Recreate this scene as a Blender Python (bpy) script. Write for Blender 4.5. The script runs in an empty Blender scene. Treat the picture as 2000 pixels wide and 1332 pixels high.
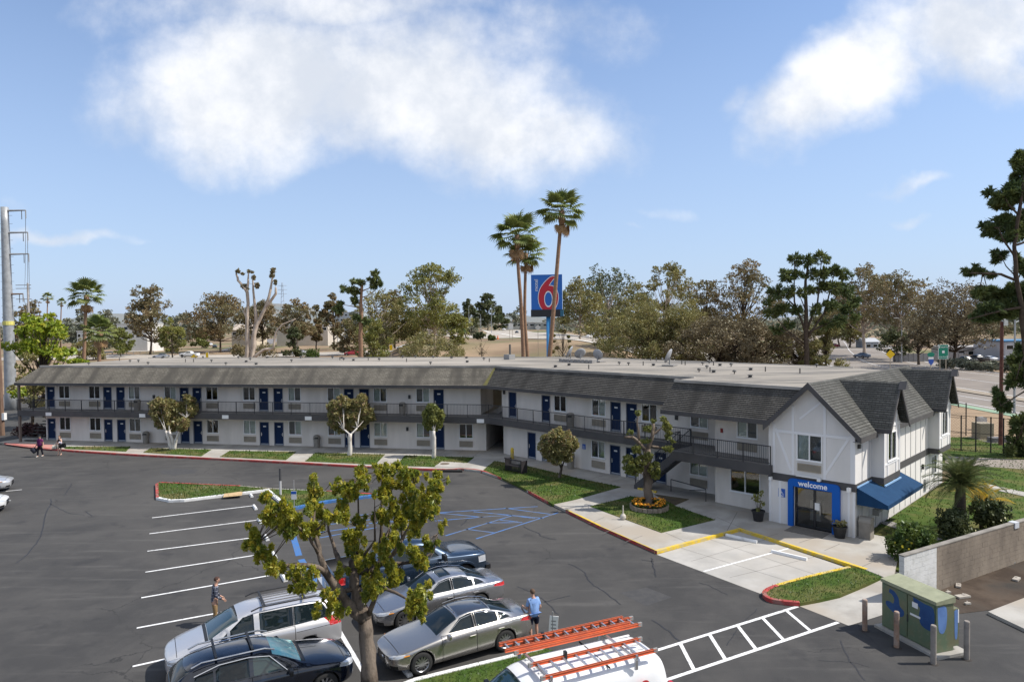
import bpy, bmesh, math, random
import numpy as np
from mathutils import Vector, Matrix
random.seed(7); rng = np.random.default_rng(7)
sc = bpy.context.scene; col = sc.collection
R = math.radians

F = 1333.0; HC = 11.0; PIT = math.atan(36/1333); ROLL = .0115
cr, sr = math.cos(ROLL), math.sin(ROLL); cp, sp = math.cos(PIT), math.sin(PIT)
cam_d = bpy.data.cameras.new('camera'); cam = bpy.data.objects.new('camera', cam_d); col.objects.link(cam)
cam_d.sensor_width = 36; cam_d.lens = 36*F/2000; cam_d.clip_end = 30000; cam_d.clip_start = .1
r0 = Vector((1, 0, 0)); u0 = Vector((0, sp, cp)); f0 = Vector((0, cp, -sp))
rr = cr*r0-sr*u0; uu = sr*r0+cr*u0
m = Matrix((rr, uu, -f0)).transposed().to_4x4(); m.translation = (0, 0, HC); cam.matrix_world = m
sc.camera = cam
sc.view_settings.view_transform = 'Standard'; sc.view_settings.look = 'None'; sc.view_settings.gamma = 1
sc.view_settings.use_curve_mapping = False; sc.view_settings.exposure = 0.46
sc.cycles.max_bounces = 6; sc.cycles.diffuse_bounces = 3; sc.cycles.glossy_bounces = 3; sc.cycles.transmission_bounces = 4
sc.cycles.transparent_max_bounces = 8; sc.cycles.caustics_reflective = False; sc.cycles.caustics_refractive = False
sc.cycles.sample_clamp_indirect = 6; sc.cycles.use_denoising = True

SUN_EL = R(50); SUN_DIR = Vector((1.0*math.cos(SUN_EL), -.03*math.cos(SUN_EL), math.sin(SUN_EL))).normalized()
sl = bpy.data.lights.new('sun', 'SUN'); so = bpy.data.objects.new('sun', sl); col.objects.link(so)
sl.energy = 4.1; sl.angle = R(.6); sl.color = (1, .94, .85)
so.rotation_euler = SUN_DIR.to_track_quat('Z', 'Y').to_euler(); so.location = (60, 20, 80)

world = bpy.data.worlds.new('World'); sc.world = world; world.use_nodes = True
class NT:
    def __init__(s, tree): s.t = tree; s.t.nodes.clear()
    def n(s, typ, **kw):
        nd = s.t.nodes.new(typ)
        for k, v in kw.items():
            if k in nd.inputs.keys() if not k.startswith('_') else False: pass
            setattr(nd, k, v)
        return nd
    def set(s, sock, v):
        if isinstance(v, bpy.types.NodeSocket): s.t.links.new(v, sock)
        elif v is not None:
            if isinstance(v, (tuple, list)) and len(v) == 3 and sock.type == 'RGBA': v = (*v, 1)
            sock.default_value = v
    def math(s, op, a, b=None, c=None, clamp=False):
        nd = s.n('ShaderNodeMath', operation=op, use_clamp=clamp)
        for i, v in enumerate((a, b, c)):
            if v is not None: s.set(nd.inputs[i], v)
        return nd.outputs[0]
    def noise(s, vec, scale, detail=4, rough=.5, lac=2, dist=0):
        nd = s.n('ShaderNodeTexNoise')
        if vec is not None: s.set(nd.inputs['Vector'], vec)
        nd.inputs['Scale'].default_value = scale; nd.inputs['Detail'].default_value = detail
        nd.inputs['Roughness'].default_value = rough; nd.inputs['Distortion'].default_value = dist
        return nd
    def ramp(s, fac, lo, hi, a=0., b=1., smooth=True):
        nd = s.n('ShaderNodeMapRange', interpolation_type='SMOOTHSTEP' if smooth else 'LINEAR')
        s.set(nd.inputs['Value'], fac)
        for k, v in (('From Min', lo), ('From Max', hi), ('To Min', a), ('To Max', b)): s.set(nd.inputs[k], v)
        return nd.outputs[0]
    def mix(s, fac, a, b, typ='MIX'):
        nd = s.n('ShaderNodeMix', data_type='RGBA', blend_type=typ)
        s.set(nd.inputs[0], fac); s.set(nd.inputs[6], a); s.set(nd.inputs[7], b)
        return nd.outputs[2]
    def xyz(s, x, y, z):
        nd = s.n('ShaderNodeCombineXYZ')
        for i, v in enumerate((x, y, z)): s.set(nd.inputs[i], v)
        return nd.outputs[0]
w = NT(world.node_tree)
tc = w.n('ShaderNodeTexCoord'); sep = w.n('ShaderNodeSeparateXYZ'); w.set(sep.inputs[0], tc.outputs['Generated'])
dx, dy, dz = sep.outputs
sky = w.n('ShaderNodeTexSky', sky_type='NISHITA'); sky.sun_disc = False
sky.sun_elevation = SUN_EL; sky.sun_rotation = math.atan2(SUN_DIR.x, SUN_DIR.y)
sky.altitude = 0; sky.air_density = 1.0; sky.dust_density = .7; sky.ozone_density = 2.2
dys = w.math('MAXIMUM', dy, .12)
X = w.math('DIVIDE', dx, dys); Z = w.math('DIVIDE', dz, dys)
base = w.xyz(X, Z, 0)
wn = w.noise(base, 2.6, 5, .58)
wsep = w.n('ShaderNodeSeparateXYZ'); w.set(wsep.inputs[0], wn.outputs['Color'])
wx = w.math('MULTIPLY_ADD', wsep.outputs[0], .30, -.15); wz = w.math('MULTIPLY_ADD', wsep.outputs[1], .20, -.10)
Xw = w.math('ADD', X, wx); Zw = w.math('ADD', Z, wz)
def blob(u, v, ru, rv, amp=1., rot=0.):
    cx, cz = (u-1000)/F, (630-v)/F
    a = w.math('SUBTRACT', Xw, cx); b = w.math('SUBTRACT', Zw, cz)
    c, s_ = math.cos(rot), math.sin(rot)
    a2 = w.math('DIVIDE', w.math('ADD', w.math('MULTIPLY', a, c), w.math('MULTIPLY', b, s_)), ru/F)
    b2 = w.math('DIVIDE', w.math('SUBTRACT', w.math('MULTIPLY', b, c), w.math('MULTIPLY', a, s_)), rv/F)
    d = w.math('SQRT', w.math('ADD', w.math('MULTIPLY', a2, a2), w.math('MULTIPLY', b2, b2)))
    return w.ramp(d, 0., 1.25, amp, 0.)
blobs = [(720, 225, 230, 120, 1.05, -.1), (540, 170, 380, 200, 1.15, 0), (880, 220, 420, 165, 1.15, -.22), (1080, 275, 230, 100, .9, 0), (640, 30, 560, 90, .75, 0), (800, 120, 420, 150, .7, 0),
         (1100, 60, 330, 110, .45, -.2), (1650, 180, 260, 120, 1.05, .55), (1880, 60, 330, 160, 1.0, .3), (1940, 140, 190, 110, .75, 0),
         (1480, 205, 90, 40, .5, .4), (130, 455, 190, 22, .62, 0), (1790, 385, 110, 22, .55, .1), (1795, 440, 60, 20, .5, 0), (1285, 403, 80, 22, .42, 0),
         (310, 560, 90, 10, .45, 0), (60, 395, 110, 30, .3, 0), (1240, 440, 60, 14, .35, 0), (1000, 110, 420, 120, .35, 0)]
tot = None
for b in blobs:
    o_ = blob(*b); tot = o_ if tot is None else w.math('MAXIMUM', tot, o_)
front = w.ramp(dy, .05, .3)
den = w.math('ADD', w.math('MAXIMUM', dz, 0.), .16)
lay = w.xyz(w.math('DIVIDE', dx, den), w.math('DIVIDE', dy, den), 0)
ln = w.noise(lay, .55, 6, .55)
layc = w.math('MULTIPLY', w.ramp(ln.outputs[0], .43, .60), 1.0)
off_frame = w.math('MAXIMUM', w.math('MAXIMUM', w.ramp(w.math('ABSOLUTE', X), .95, 1.5), w.ramp(Z, .55, .9)), w.math('SUBTRACT', 1., front))
tot = w.math('ADD', w.math('MULTIPLY', tot, front), w.math('MULTIPLY', layc, off_frame))
fine = w.noise(base, 7.0, 9, .62)
fine2 = w.noise(base, 2.2, 5, .55)
dens = w.math('ADD', tot, w.math('MULTIPLY_ADD', fine.outputs[0], .95, -.50))
dens = w.math('ADD', dens, w.math('MULTIPLY_ADD', fine2.outputs[0], .5, -.25))
dens = w.math('MULTIPLY', dens, w.ramp(tot, .02, .25))
fine3 = w.noise(base, 19, 6, .6); dens = w.math('ADD', dens, w.math('MULTIPLY_ADD', fine3.outputs[0], .34, -.17)); cl = w.ramp(dens, .10, .95)
cl = w.math('MULTIPLY', cl, w.ramp(dz, -.01, .05))
shade = w.noise(base, 4.2, 6, .6)
ccol = w.mix(w.ramp(w.math('ADD', shade.outputs[0], w.math('MULTIPLY_ADD', fine.outputs[0], .35, -.175)), .36, .64), (5.9, 6.3, 7.0), (8.5, 8.55, 8.7))
skyc = w.mix(1.0, sky.outputs[0], (1.06, 1.20, 1.36), 'MULTIPLY')
veil = w.ramp(dz, .50, -.01, .06, .84, smooth=False)
skyc = w.mix(veil, skyc, (4.15, 5.15, 7.1))
colr = w.mix(w.math('MULTIPLY', cl, .96), skyc, ccol)
bg = w.n('ShaderNodeBackground'); w.set(bg.inputs[0], colr); bg.inputs[1].default_value = .092
wo = w.n('ShaderNodeOutputWorld'); w.t.links.new(bg.outputs[0], wo.inputs[0])

def ray(u, v):
    xp = (u-1000)/F; yp = (666-v)/F
    x = xp*cr+yp*sr; y = -xp*sr+yp*cr
    return Vector((x, cp+y*sp, -sp+y*cp))
def G(u, v, z=0.):                     # point of the level z that is seen at u, v of the photograph
    d = ray(u, v); t = (z-HC)/d.z
    return Vector((d.x*t, d.y*t, z))
def D(u, v, y):                        # point seen at u, v and standing y metres in front of the viewer
    d = ray(u, v); t = y/d.y
    return Vector((d.x*t, y, HC+d.z*t))
class Fr:                              # a wall: a runs along it, n points out of it
    def __init__(s, O, deg):
        s.O = Vector((O[0], O[1], 0)); s.ang = R(deg)
        s.a = Vector((math.cos(s.ang), math.sin(s.ang), 0)); s.n = Vector((math.sin(s.ang), -math.cos(s.ang), 0))
    def P(s, t, off=0., z=0.): return s.O+s.a*t+s.n*off+Vector((0, 0, z))
    def hit(s, u, v, off=0.):
        d = ray(u, v); c = Vector((0, 0, HC)); q = s.O+s.n*off
        t = (q-c).dot(s.n)/d.dot(s.n); p = c+d*t
        return (p-s.O).dot(s.a), p.z
    def su(s, u, v, off=0.): return s.hit(u, v, off)[0]
def srgb(r, g, b):
    f = lambda c: ((c/255+.055)/1.055)**2.4 if c > 10 else c/255/12.92
    return (f(r), f(g), f(b))

MATS = {}
def M(name, c, rough=.8, metal=0., c2=None, vs=1., vlo=.35, vhi=.65, c3=None, vs3=.1, bump=0., bs=30., spec=.5, coat=0., obj=False, stretch=None, emit=0.):
    if name in MATS: return MATS[name]
    mt = bpy.data.materials.new(name); mt.use_nodes = True; t = NT(mt.node_tree)
    b = t.n('ShaderNodeBsdfPrincipled'); o = t.n('ShaderNodeOutputMaterial'); t.t.links.new(b.outputs[0], o.inputs[0])
    if obj: cs = t.n('ShaderNodeTexCoord').outputs['Object']
    else: cs = t.n('ShaderNodeNewGeometry').outputs['Position']
    if stretch:
        mp = t.n('ShaderNodeMapping'); t.set(mp.inputs[0], cs); mp.inputs['Scale'].default_value = stretch; cs = mp.outputs[0]
    colr = c
    if c2: colr = t.mix(t.ramp(t.noise(cs, vs, 6, .6).outputs[0], vlo, vhi), c, c2)
    if c3: colr = t.mix(t.ramp(t.noise(cs, vs3, 4, .55).outputs[0], .45, .65), colr, c3)
    t.set(b.inputs['Base Color'], colr); b.inputs['Roughness'].default_value = rough; b.inputs['Metallic'].default_value = metal
    b.inputs['Specular IOR Level'].default_value = spec; b.inputs['Coat Weight'].default_value = coat; b.inputs['Coat Roughness'].default_value = .04
    if emit: t.set(b.inputs['Emission Color'], c); b.inputs['Emission Strength'].default_value = emit
    if bump:
        bn = t.n('ShaderNodeBump'); bn.inputs['Strength'].default_value = bump; bn.inputs['Distance'].default_value = .03
        t.set(bn.inputs['Height'], t.noise(cs, bs, 5, .6).outputs[0]); t.t.links.new(bn.outputs[0], b.inputs['Normal'])
    MATS[name] = mt; return mt
LEAFK = (2.15, 2.0, 1.75)
def leafmat(name, c, c2, vs=.5, trans=.35, c3=None):
    if name in MATS: return MATS[name]
    mt = bpy.data.materials.new(name); mt.use_nodes = True; t = NT(mt.node_tree)
    cs = t.n('ShaderNodeNewGeometry'); k = t.mix(t.ramp(t.noise(cs.outputs['Position'], vs, 3, .6).outputs[0], .38, .62), c, c2)
    if c3: k = t.mix(t.ramp(t.noise(cs.outputs['Position'], vs*2.3+.37, 2).outputs[0], .52, .66), k, c3)
    rv = t.n('ShaderNodeNewGeometry').outputs['Random Per Island']
    k = t.mix(t.math('MULTIPLY', rv, .35), k, (c2[0]*.75, c2[1]*.75, c2[2]*.7)); k = t.mix(1.0, k, LEAFK, 'MULTIPLY')
    d = t.n('ShaderNodeBsdfDiffuse'); tr = t.n('ShaderNodeBsdfTranslucent'); t.set(d.inputs[0], k); t.set(tr.inputs[0], k)
    g = t.n('ShaderNodeBsdfGlossy'); g.inputs['Roughness'].default_value = .45; t.set(g.inputs[0], (.6, .65, .6))
    mx = t.n('ShaderNodeMixShader'); mx.inputs[0].default_value = trans
    t.t.links.new(d.outputs[0], mx.inputs[1]); t.t.links.new(tr.outputs[0], mx.inputs[2])
    m2 = t.n('ShaderNodeMixShader'); m2.inputs[0].default_value = .04
    t.t.links.new(mx.outputs[0], m2.inputs[1]); t.t.links.new(g.outputs[0], m2.inputs[2])
    o = t.n('ShaderNodeOutputMaterial'); t.t.links.new(m2.outputs[0], o.inputs[0])
    MATS[name] = mt; return mt
def shinglemat(name, ca, cb, cstain):
    mt = bpy.data.materials.new(name); mt.use_nodes = True; t = NT(mt.node_tree)
    uv = t.n('ShaderNodeUVMap').outputs[0]
    br = t.n('ShaderNodeTexBrick', offset=.5); t.set(br.inputs['Vector'], uv)
    br.inputs['Scale'].default_value = 1; br.inputs['Brick Width'].default_value = .33; br.inputs['Row Height'].default_value = .165
    br.inputs['Mortar Size'].default_value = .012; br.inputs['Bias'].default_value = -.1
    t.set(br.inputs['Color1'], ca); t.set(br.inputs['Color2'], cb); t.set(br.inputs['Mortar'], tuple(.35*x for x in ca))
    mp = t.n('ShaderNodeMapping'); t.set(mp.inputs[0], uv); mp.inputs['Scale'].default_value = (.42, .10, 1); mp.inputs['Rotation'].default_value = (0, 0, .5)
    k = t.mix(t.ramp(t.noise(mp.outputs[0], 1.6, 5, .6).outputs[0], .42, .64), br.outputs[0], cstain)
    k = t.mix(t.math('MULTIPLY', t.ramp(t.noise(uv, 9, 3).outputs[0], .4, .7), .5), k, tuple(.55*x for x in ca))
    b = t.n('ShaderNodeBsdfPrincipled'); t.set(b.inputs['Base Color'], k); b.inputs['Roughness'].default_value = .92; b.inputs['Specular IOR Level'].default_value = .25
    o = t.n('ShaderNodeOutputMaterial'); t.t.links.new(b.outputs[0], o.inputs[0])
    return mt
def panemat():
    mt = bpy.data.materials.new('window_glass'); mt.use_nodes = True; t = NT(mt.node_tree)
    tr = t.n('ShaderNodeBsdfTransparent'); t.set(tr.inputs[0], (.93, .95, .95)); gl = t.n('ShaderNodeBsdfGlossy'); gl.inputs['Roughness'].default_value = .02
    fr = t.n('ShaderNodeFresnel'); fr.inputs[0].default_value = 1.5
    mx = t.n('ShaderNodeMixShader'); t.set(mx.inputs[0], t.math('MULTIPLY_ADD', fr.outputs[0], 1.3, .03, clamp=True))
    t.t.links.new(tr.outputs[0], mx.inputs[1]); t.t.links.new(gl.outputs[0], mx.inputs[2])
    o = t.n('ShaderNodeOutputMaterial'); t.t.links.new(mx.outputs[0], o.inputs[0]); return mt
PANE = panemat()

def link(name, data, parent=None, kind=None, inv=None):
    o = bpy.data.objects.new(name, data); col.objects.link(o)
    if parent is not None:
        o.parent = parent
        if inv is not None: o.matrix_parent_inverse = inv
    if kind: o['kind'] = kind
    return o
def thing(name, label, cat, loc=(0, 0, 0), rz=0., group=None):
    o = bpy.data.objects.new(name, None); col.objects.link(o); o.location = loc; o.rotation_euler = (0, 0, rz); o.empty_display_size = .3
    o['label'] = label; o['category'] = cat
    if group: o['group'] = group
    return o
def tag(o, label, cat, group=None):
    o['label'] = label; o['category'] = cat
    if group: o['group'] = group
    return o
def dup(root, loc, rz, label, group=None, swap=None):
    def cp_(o, par):
        c = o.copy(); col.objects.link(c)
        if par is not None: c.parent = par
        if swap and c.type == 'MESH':
            for i, s_ in enumerate(c.material_slots):
                if s_.material and s_.material.name in swap:
                    nm_ = s_.material.name; s_.link = 'OBJECT'; s_.material = swap[nm_]
        for ch in o.children: cp_(ch, c)
        return c
    r = cp_(root, None); r.location = loc; r.rotation_euler = (0, 0, rz); r['label'] = label
    if group: r['group'] = group
    return r
class MB:
    def __init__(s): s.v = []; s.f = []; s.m = []; s.uv = {}
    def add(s, vs, fs, mi=0):
        b = len(s.v); s.v += [tuple(p) for p in vs]
        for f in fs: s.f.append([b+i for i in f]); s.m.append(mi)
    def hexa(s, p, mi=0):              # 4 bottom, 4 top, counter-clockwise from above
        s.add(p, [(3, 2, 1, 0), (4, 5, 6, 7), (0, 1, 5, 4), (1, 2, 6, 5), (2, 3, 7, 6), (3, 0, 4, 7)], mi)
    def box(s, c, d, rz=0., mi=0):
        cs, sn = math.cos(rz), math.sin(rz); p = []
        for z in (-.5, .5):
            for x, y in ((-.5, -.5), (.5, -.5), (.5, .5), (-.5, .5)):
                X_, Y_ = x*d[0], y*d[1]; p.append((c[0]+X_*cs-Y_*sn, c[1]+X_*sn+Y_*cs, c[2]+z*d[2]))
        s.hexa(p, mi)
    def fbox(s, fr, s0, s1, o0, o1, z0, z1, mi=0):
        if o0 < o1: o0, o1 = o1, o0    # o0 is the outer side
        p = [fr.P(a, o, z) for z in (z0, z1) for a, o in ((s0, o0), (s1, o0), (s1, o1), (s0, o1))]
        s.hexa(p, mi)
    def lbox(s, x0, x1, y0, y1, z0, z1, mi=0):
        s.hexa([(x, y, z) for z in (z0, z1) for x, y in ((x0, y0), (x1, y0), (x1, y1), (x0, y1))], mi)
    def prism(s, poly, z0, z1, mi=0, mt=None, bottom=False):
        A = sum(poly[i][0]*poly[(i+1) % len(poly)][1]-poly[(i+1) % len(poly)][0]*poly[i][1] for i in range(len(poly)))
        if A < 0: poly = poly[::-1]
        n = len(poly); vs = [(p[0], p[1], z0) for p in poly]+[(p[0], p[1], z1) for p in poly]
        s.add(vs, [(i, (i+1) % n, n+(i+1) % n, n+i) for i in range(n)], mi)
        s.add(vs[n:], [tuple(range(n))], mi if mt is None else mt)
        if bottom: s.add(vs[:n], [tuple(range(n))[::-1]], mi)
    def sheet(s, poly, z, mi=0):
        A = sum(poly[i][0]*poly[(i+1) % len(poly)][1]-poly[(i+1) % len(poly)][0]*poly[i][1] for i in range(len(poly)))
        if A < 0: poly = poly[::-1]
        s.add([(p[0], p[1], z) for p in poly], [tuple(range(len(poly)))], mi)
    def tube(s, pts, rad, n=6, mi=0, cap=True):
        pts = [Vector(p) for p in pts]; k = len(pts)
        if not hasattr(rad, '__len__'): rad = [rad]*k
        vs = []; up = None
        for i, p in enumerate(pts):
            d = (pts[min(i+1, k-1)]-pts[max(i-1, 0)]).normalized()
            if up is None: up = Vector((0, 0, 1)) if abs(d.z) < .9 else Vector((1, 0, 0))
            x = d.cross(up).normalized(); y = x.cross(d); up = y if y.length > .1 else up
            for j in range(n):
                a = 2*math.pi*j/n; vs.append(p+(x*math.cos(a)+y*math.sin(a))*rad[i])
        fs = [(i*n+j, i*n+(j+1) % n, (i+1)*n+(j+1) % n, (i+1)*n+j) for i in range(k-1) for j in range(n)]
        if cap: fs += [tuple(range(n))[::-1], tuple((k-1)*n+j for j in range(n))]
        s.add(vs, fs, mi)
    def lathe(s, prof, n=16, c=(0, 0, 0), mi=0, sy=1.):
        vs = [(c[0]+r*math.cos(2*math.pi*j/n), c[1]+r*math.sin(2*math.pi*j/n)*sy, c[2]+z) for r, z in prof for j in range(n)]
        k = len(prof); fs = [(i*n+j, i*n+(j+1) % n, (i+1)*n+(j+1) % n, (i+1)*n+j) for i in range(k-1) for j in range(n)]
        fs += [tuple(range(n))[::-1], tuple((k-1)*n+j for j in range(n))]
        s.add(vs, fs, mi)
    def shingles(s, p0, p1, p2, p3, course=.165, mi=0, lift=.028):   # p0 p1 eave, p2 above p1, p3 above p0
        p0, p1, p2, p3 = map(Vector, (p0, p1, p2, p3))
        L = max((p3-p0).length, (p2-p1).length); n = max(2, round(L/course))
        nr = (p1-p0).cross(p3-p0)
        if nr.length < 1e-6: nr = (p1-p0).cross(p2-p0)
        nr.normalize(); e = (p1-p0); el = e.length; e = e/el; q = nr.cross(e)
        for k in range(n):
            t0, t1 = k/n, (k+1)/n
            a, b = p0.lerp(p3, t0), p1.lerp(p2, t0); c, d = p1.lerp(p2, t1), p0.lerp(p3, t1)
            a2, b2 = a+nr*lift, b+nr*lift
            base = len(s.v); s.v += [tuple(x) for x in (a, b, a2, b2, c+nr*.002, d+nr*.002)]
            s.f.append([base+2, base+3, base+4, base+5]); s.m.append(mi)
            s.uv[len(s.f)-1] = [((x-p0).dot(e), (x-p0).dot(q)+.003*(1 if i < 2 else -1)) for i, x in enumerate((a, b, c, d))]
            s.f.append([base, base+1, base+3, base+2]); s.m.append(mi)
            s.uv[len(s.f)-1] = [((x-p0).dot(e), k*.165+.01) for x in (a, b, b, a)]
    def mesh(s, name, mats, smooth=False):
        me = bpy.data.meshes.new(name); me.from_pydata(s.v, [], s.f)
        for mt in (mats if isinstance(mats, (list, tuple)) else [mats]): me.materials.append(mt)
        if len(me.materials) > 1: me.polygons.foreach_set('material_index', s.m)
        if smooth: me.polygons.foreach_set('use_smooth', [True]*len(s.f))
        if s.uv:
            ul = me.uv_layers.new(name='UVMap')
            for i, uvs in s.uv.items():
                st = me.polygons[i].loop_start
                for j, q in enumerate(uvs): ul.data[st+j].uv = q
        me.update(); return me
    def build(s, name, mats, parent=None, kind=None, inv=None, smooth=False):
        return link(name, s.mesh(name, mats, smooth), parent, kind, inv)
def mesh_np(name, V, Q, mats, mi=None):
    me = bpy.data.meshes.new(name); n, k = len(Q), Q.shape[1]
    me.vertices.add(len(V)); me.vertices.foreach_set('co', np.asarray(V, np.float32).ravel())
    me.loops.add(n*k); me.loops.foreach_set('vertex_index', Q.astype(np.int32).ravel())
    me.polygons.add(n); me.polygons.foreach_set('loop_start', np.arange(0, n*k, k, dtype=np.int32)); me.polygons.foreach_set('loop_total', np.full(n, k, np.int32))
    for mt in (mats if isinstance(mats, (list, tuple)) else [mats]): me.materials.append(mt)
    if mi is not None: me.polygons.foreach_set('material_index', mi.astype(np.int32))
    me.update(calc_edges=True); me.validate(); return me
def struct(name, mb, mats, smooth=False): return mb.build(name, mats, None, 'structure', smooth=smooth)
def strip(mb, p0, p1, wd, z, mi=0):
    p0 = Vector((p0[0], p0[1], 0)); p1 = Vector((p1[0], p1[1], 0)); d = (p1-p0).normalized(); q = Vector((-d.y, d.x, 0))*wd/2
    mb.sheet([p0-q, p1-q, p1+q, p0+q], z, mi)
def textmesh(name, txt, size, ext, mat, align='CENTER', sx=1., bold=0.):
    c = bpy.data.curves.new(name, 'FONT'); c.body = txt; c.size = size; c.extrude = ext; c.align_x = align; c.align_y = 'CENTER'; c.offset = bold; c.resolution_u = 4
    o = bpy.data.objects.new(name, c); col.objects.link(o); bpy.context.view_layer.update()
    me = bpy.data.meshes.new_from_object(o.evaluated_get(bpy.context.evaluated_depsgraph_get())); bpy.data.objects.remove(o); bpy.data.curves.remove(c)
    me.materials.clear(); me.materials.append(mat)
    if sx != 1.:
        for v in me.vertices: v.co.x *= sx
    me.name = name; return me
def inset(poly, d):                    # move a closed outline inwards
    A = sum(poly[i][0]*poly[(i+1) % len(poly)][1]-poly[(i+1) % len(poly)][0]*poly[i][1] for i in range(len(poly)))
    s_ = 1 if A > 0 else -1; n = len(poly); out = []
    for i in range(n):
        p, a, b = Vector(poly[i][:2]), Vector(poly[i-1][:2]), Vector(poly[(i+1) % n][:2])
        d1 = (p-a).normalized(); d2 = (b-p).normalized(); n1 = Vector((-d1.y, d1.x))*s_; n2 = Vector((-d2.y, d2.x))*s_
        bis = n1+n2; bis = bis.normalized() if bis.length > .05 else n1
        out.append(p+bis*(d/max(.4, bis.dot(n1))))
    return out
def offline(pts, d):                   # offset of an open line to its left
    out = []
    for i, p in enumerate(pts):
        p = Vector(p[:2]); a = Vector(pts[max(i-1, 0)][:2]); b = Vector(pts[min(i+1, len(pts)-1)][:2])
        t = (b-a).normalized(); out.append(p+Vector((-t.y, t.x))*d)
    return out
def lint(f1, o1, f2, o2):              # where two walls, moved out by o1 and o2, meet
    A, B = f1.P(0, o1), f2.P(0, o2); cr_ = f1.a.x*f2.a.y-f1.a.y*f2.a.x
    t = ((B.x-A.x)*f2.a.y-(B.y-A.y)*f2.a.x)/cr_
    return A+f1.a*t
FL = Fr((-2.29, 57.84), -10.7)         # long wing: s from -43.7 to 0
FW = Fr((5.4, 49.9), -46.5)            # wing running towards the lobby: s from -9 to 15.5
FB = Fr((16.9, 33.55), -45)            # lobby front: s from -4.4 to 0
FS = Fr((16.9, 33.55), 45)             # lobby side: s from 0 to 16.5
LW = 4.4; SL = 16.5
def sst(x, a, b):
    t = np.clip((x-a)/(b-a), 0, 1); return t*t*(3-2*t)
def terr(x, y):
    x = np.asarray(x, float); y = np.asarray(y, float)
    e = 6.0*sst(y, 100, 190)*sst(x, -40, -22)*(1-.55*sst(x, 18, 46))*(1-sst(x, 52, 64))*(1-.75*sst(y, 520, 900))
    b = .55*np.sin(x*.061+1)*np.sin(y*.047)*sst(y, 120, 200)*(1-sst(x, 40, 55))
    return -.05+e+b*.6+1.5*sst(y, 125, 185)*(1-sst(x, -32, -8))
def th(x, y): return float(terr(x, y))
soil = M('dry_ground', (.30, .22, .145), .95, c2=(.185, .13, .088), vs=.05, c3=(.12, .13, .06), vs3=.021, bump=.5, bs=1.2, spec=.15)
gx = np.unique(np.concatenate([np.linspace(-130, 170, 101), np.sign(np.linspace(-1, 1, 60))*np.abs(np.linspace(-1, 1, 60))**2.4*9000]))
gy = np.unique(np.concatenate([np.linspace(-60, 560, 125), np.linspace(560, 1500, 20), np.linspace(1500, 14000, 20), [-3000, -800, -250]]))
XX, YY = np.meshgrid(gx, gy, indexing='ij'); ZZ = terr(XX, YY)
V = np.stack([XX, YY, ZZ], -1).reshape(-1, 3); ny = len(gy)
ii, jj = np.meshgrid(np.arange(len(gx)-1), np.arange(ny-1), indexing='ij'); q = (ii*ny+jj).ravel()
me = mesh_np('ground', V, np.stack([q, q+ny, q+ny+1, q+1], 1), soil); me.polygons.foreach_set('use_smooth', [True]*len(me.polygons))
link('ground', me, None, 'structure')
hillm = M('hazed_scrub', (.17, .20, .21), .95, c2=(.20, .20, .19), vs=.002, spec=.1)  # blue-grey of distant haze is mixed into the scrub colour
for nm, y0, base_, amp, seed, x0, x1 in (('hills', 7500, 105, 70, 3, -9000, 9000), ('far_hills', 12500, 240, 130, 8, -14000, 14000)):
    r_ = np.random.default_rng(seed); xs = np.linspace(x0, x1, 260); ph = r_.random(9)*6.3; hh = np.zeros_like(xs)
    for k in range(9): hh += np.sin(xs/x1*(2+k*2.7)*3+ph[k])/(1+k*.55)
    hh = np.clip(base_*.45+amp*hh*.5, 12, None)*(1-.55*sst(xs, -1500, 2500))*(1+1.1*sst(-xs, 2800, 4800))
    prof = [(-1.0, 0.), (-.6, .45), (-.25, .85), (0, 1.), (.5, .6), (1., 0)]
    V = np.array([(x, y0+p*1400+120*math.sin(x/700.), max(-5, h*z+(8*math.sin(x/160.+p*9) if 0 < z else -5))) for x, h in zip(xs, hh) for p, z in prof]); k = len(prof)
    ii, jj = np.meshgrid(np.arange(len(xs)-1), np.arange(k-1), indexing='ij'); q = (ii*k+jj).ravel()
    me = mesh_np(nm, V, np.stack([q, q+k, q+k+1, q+1], 1), hillm); me.polygons.foreach_set('use_smooth', [True]*len(me.polygons)); link(nm, me, None, 'structure')

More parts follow.
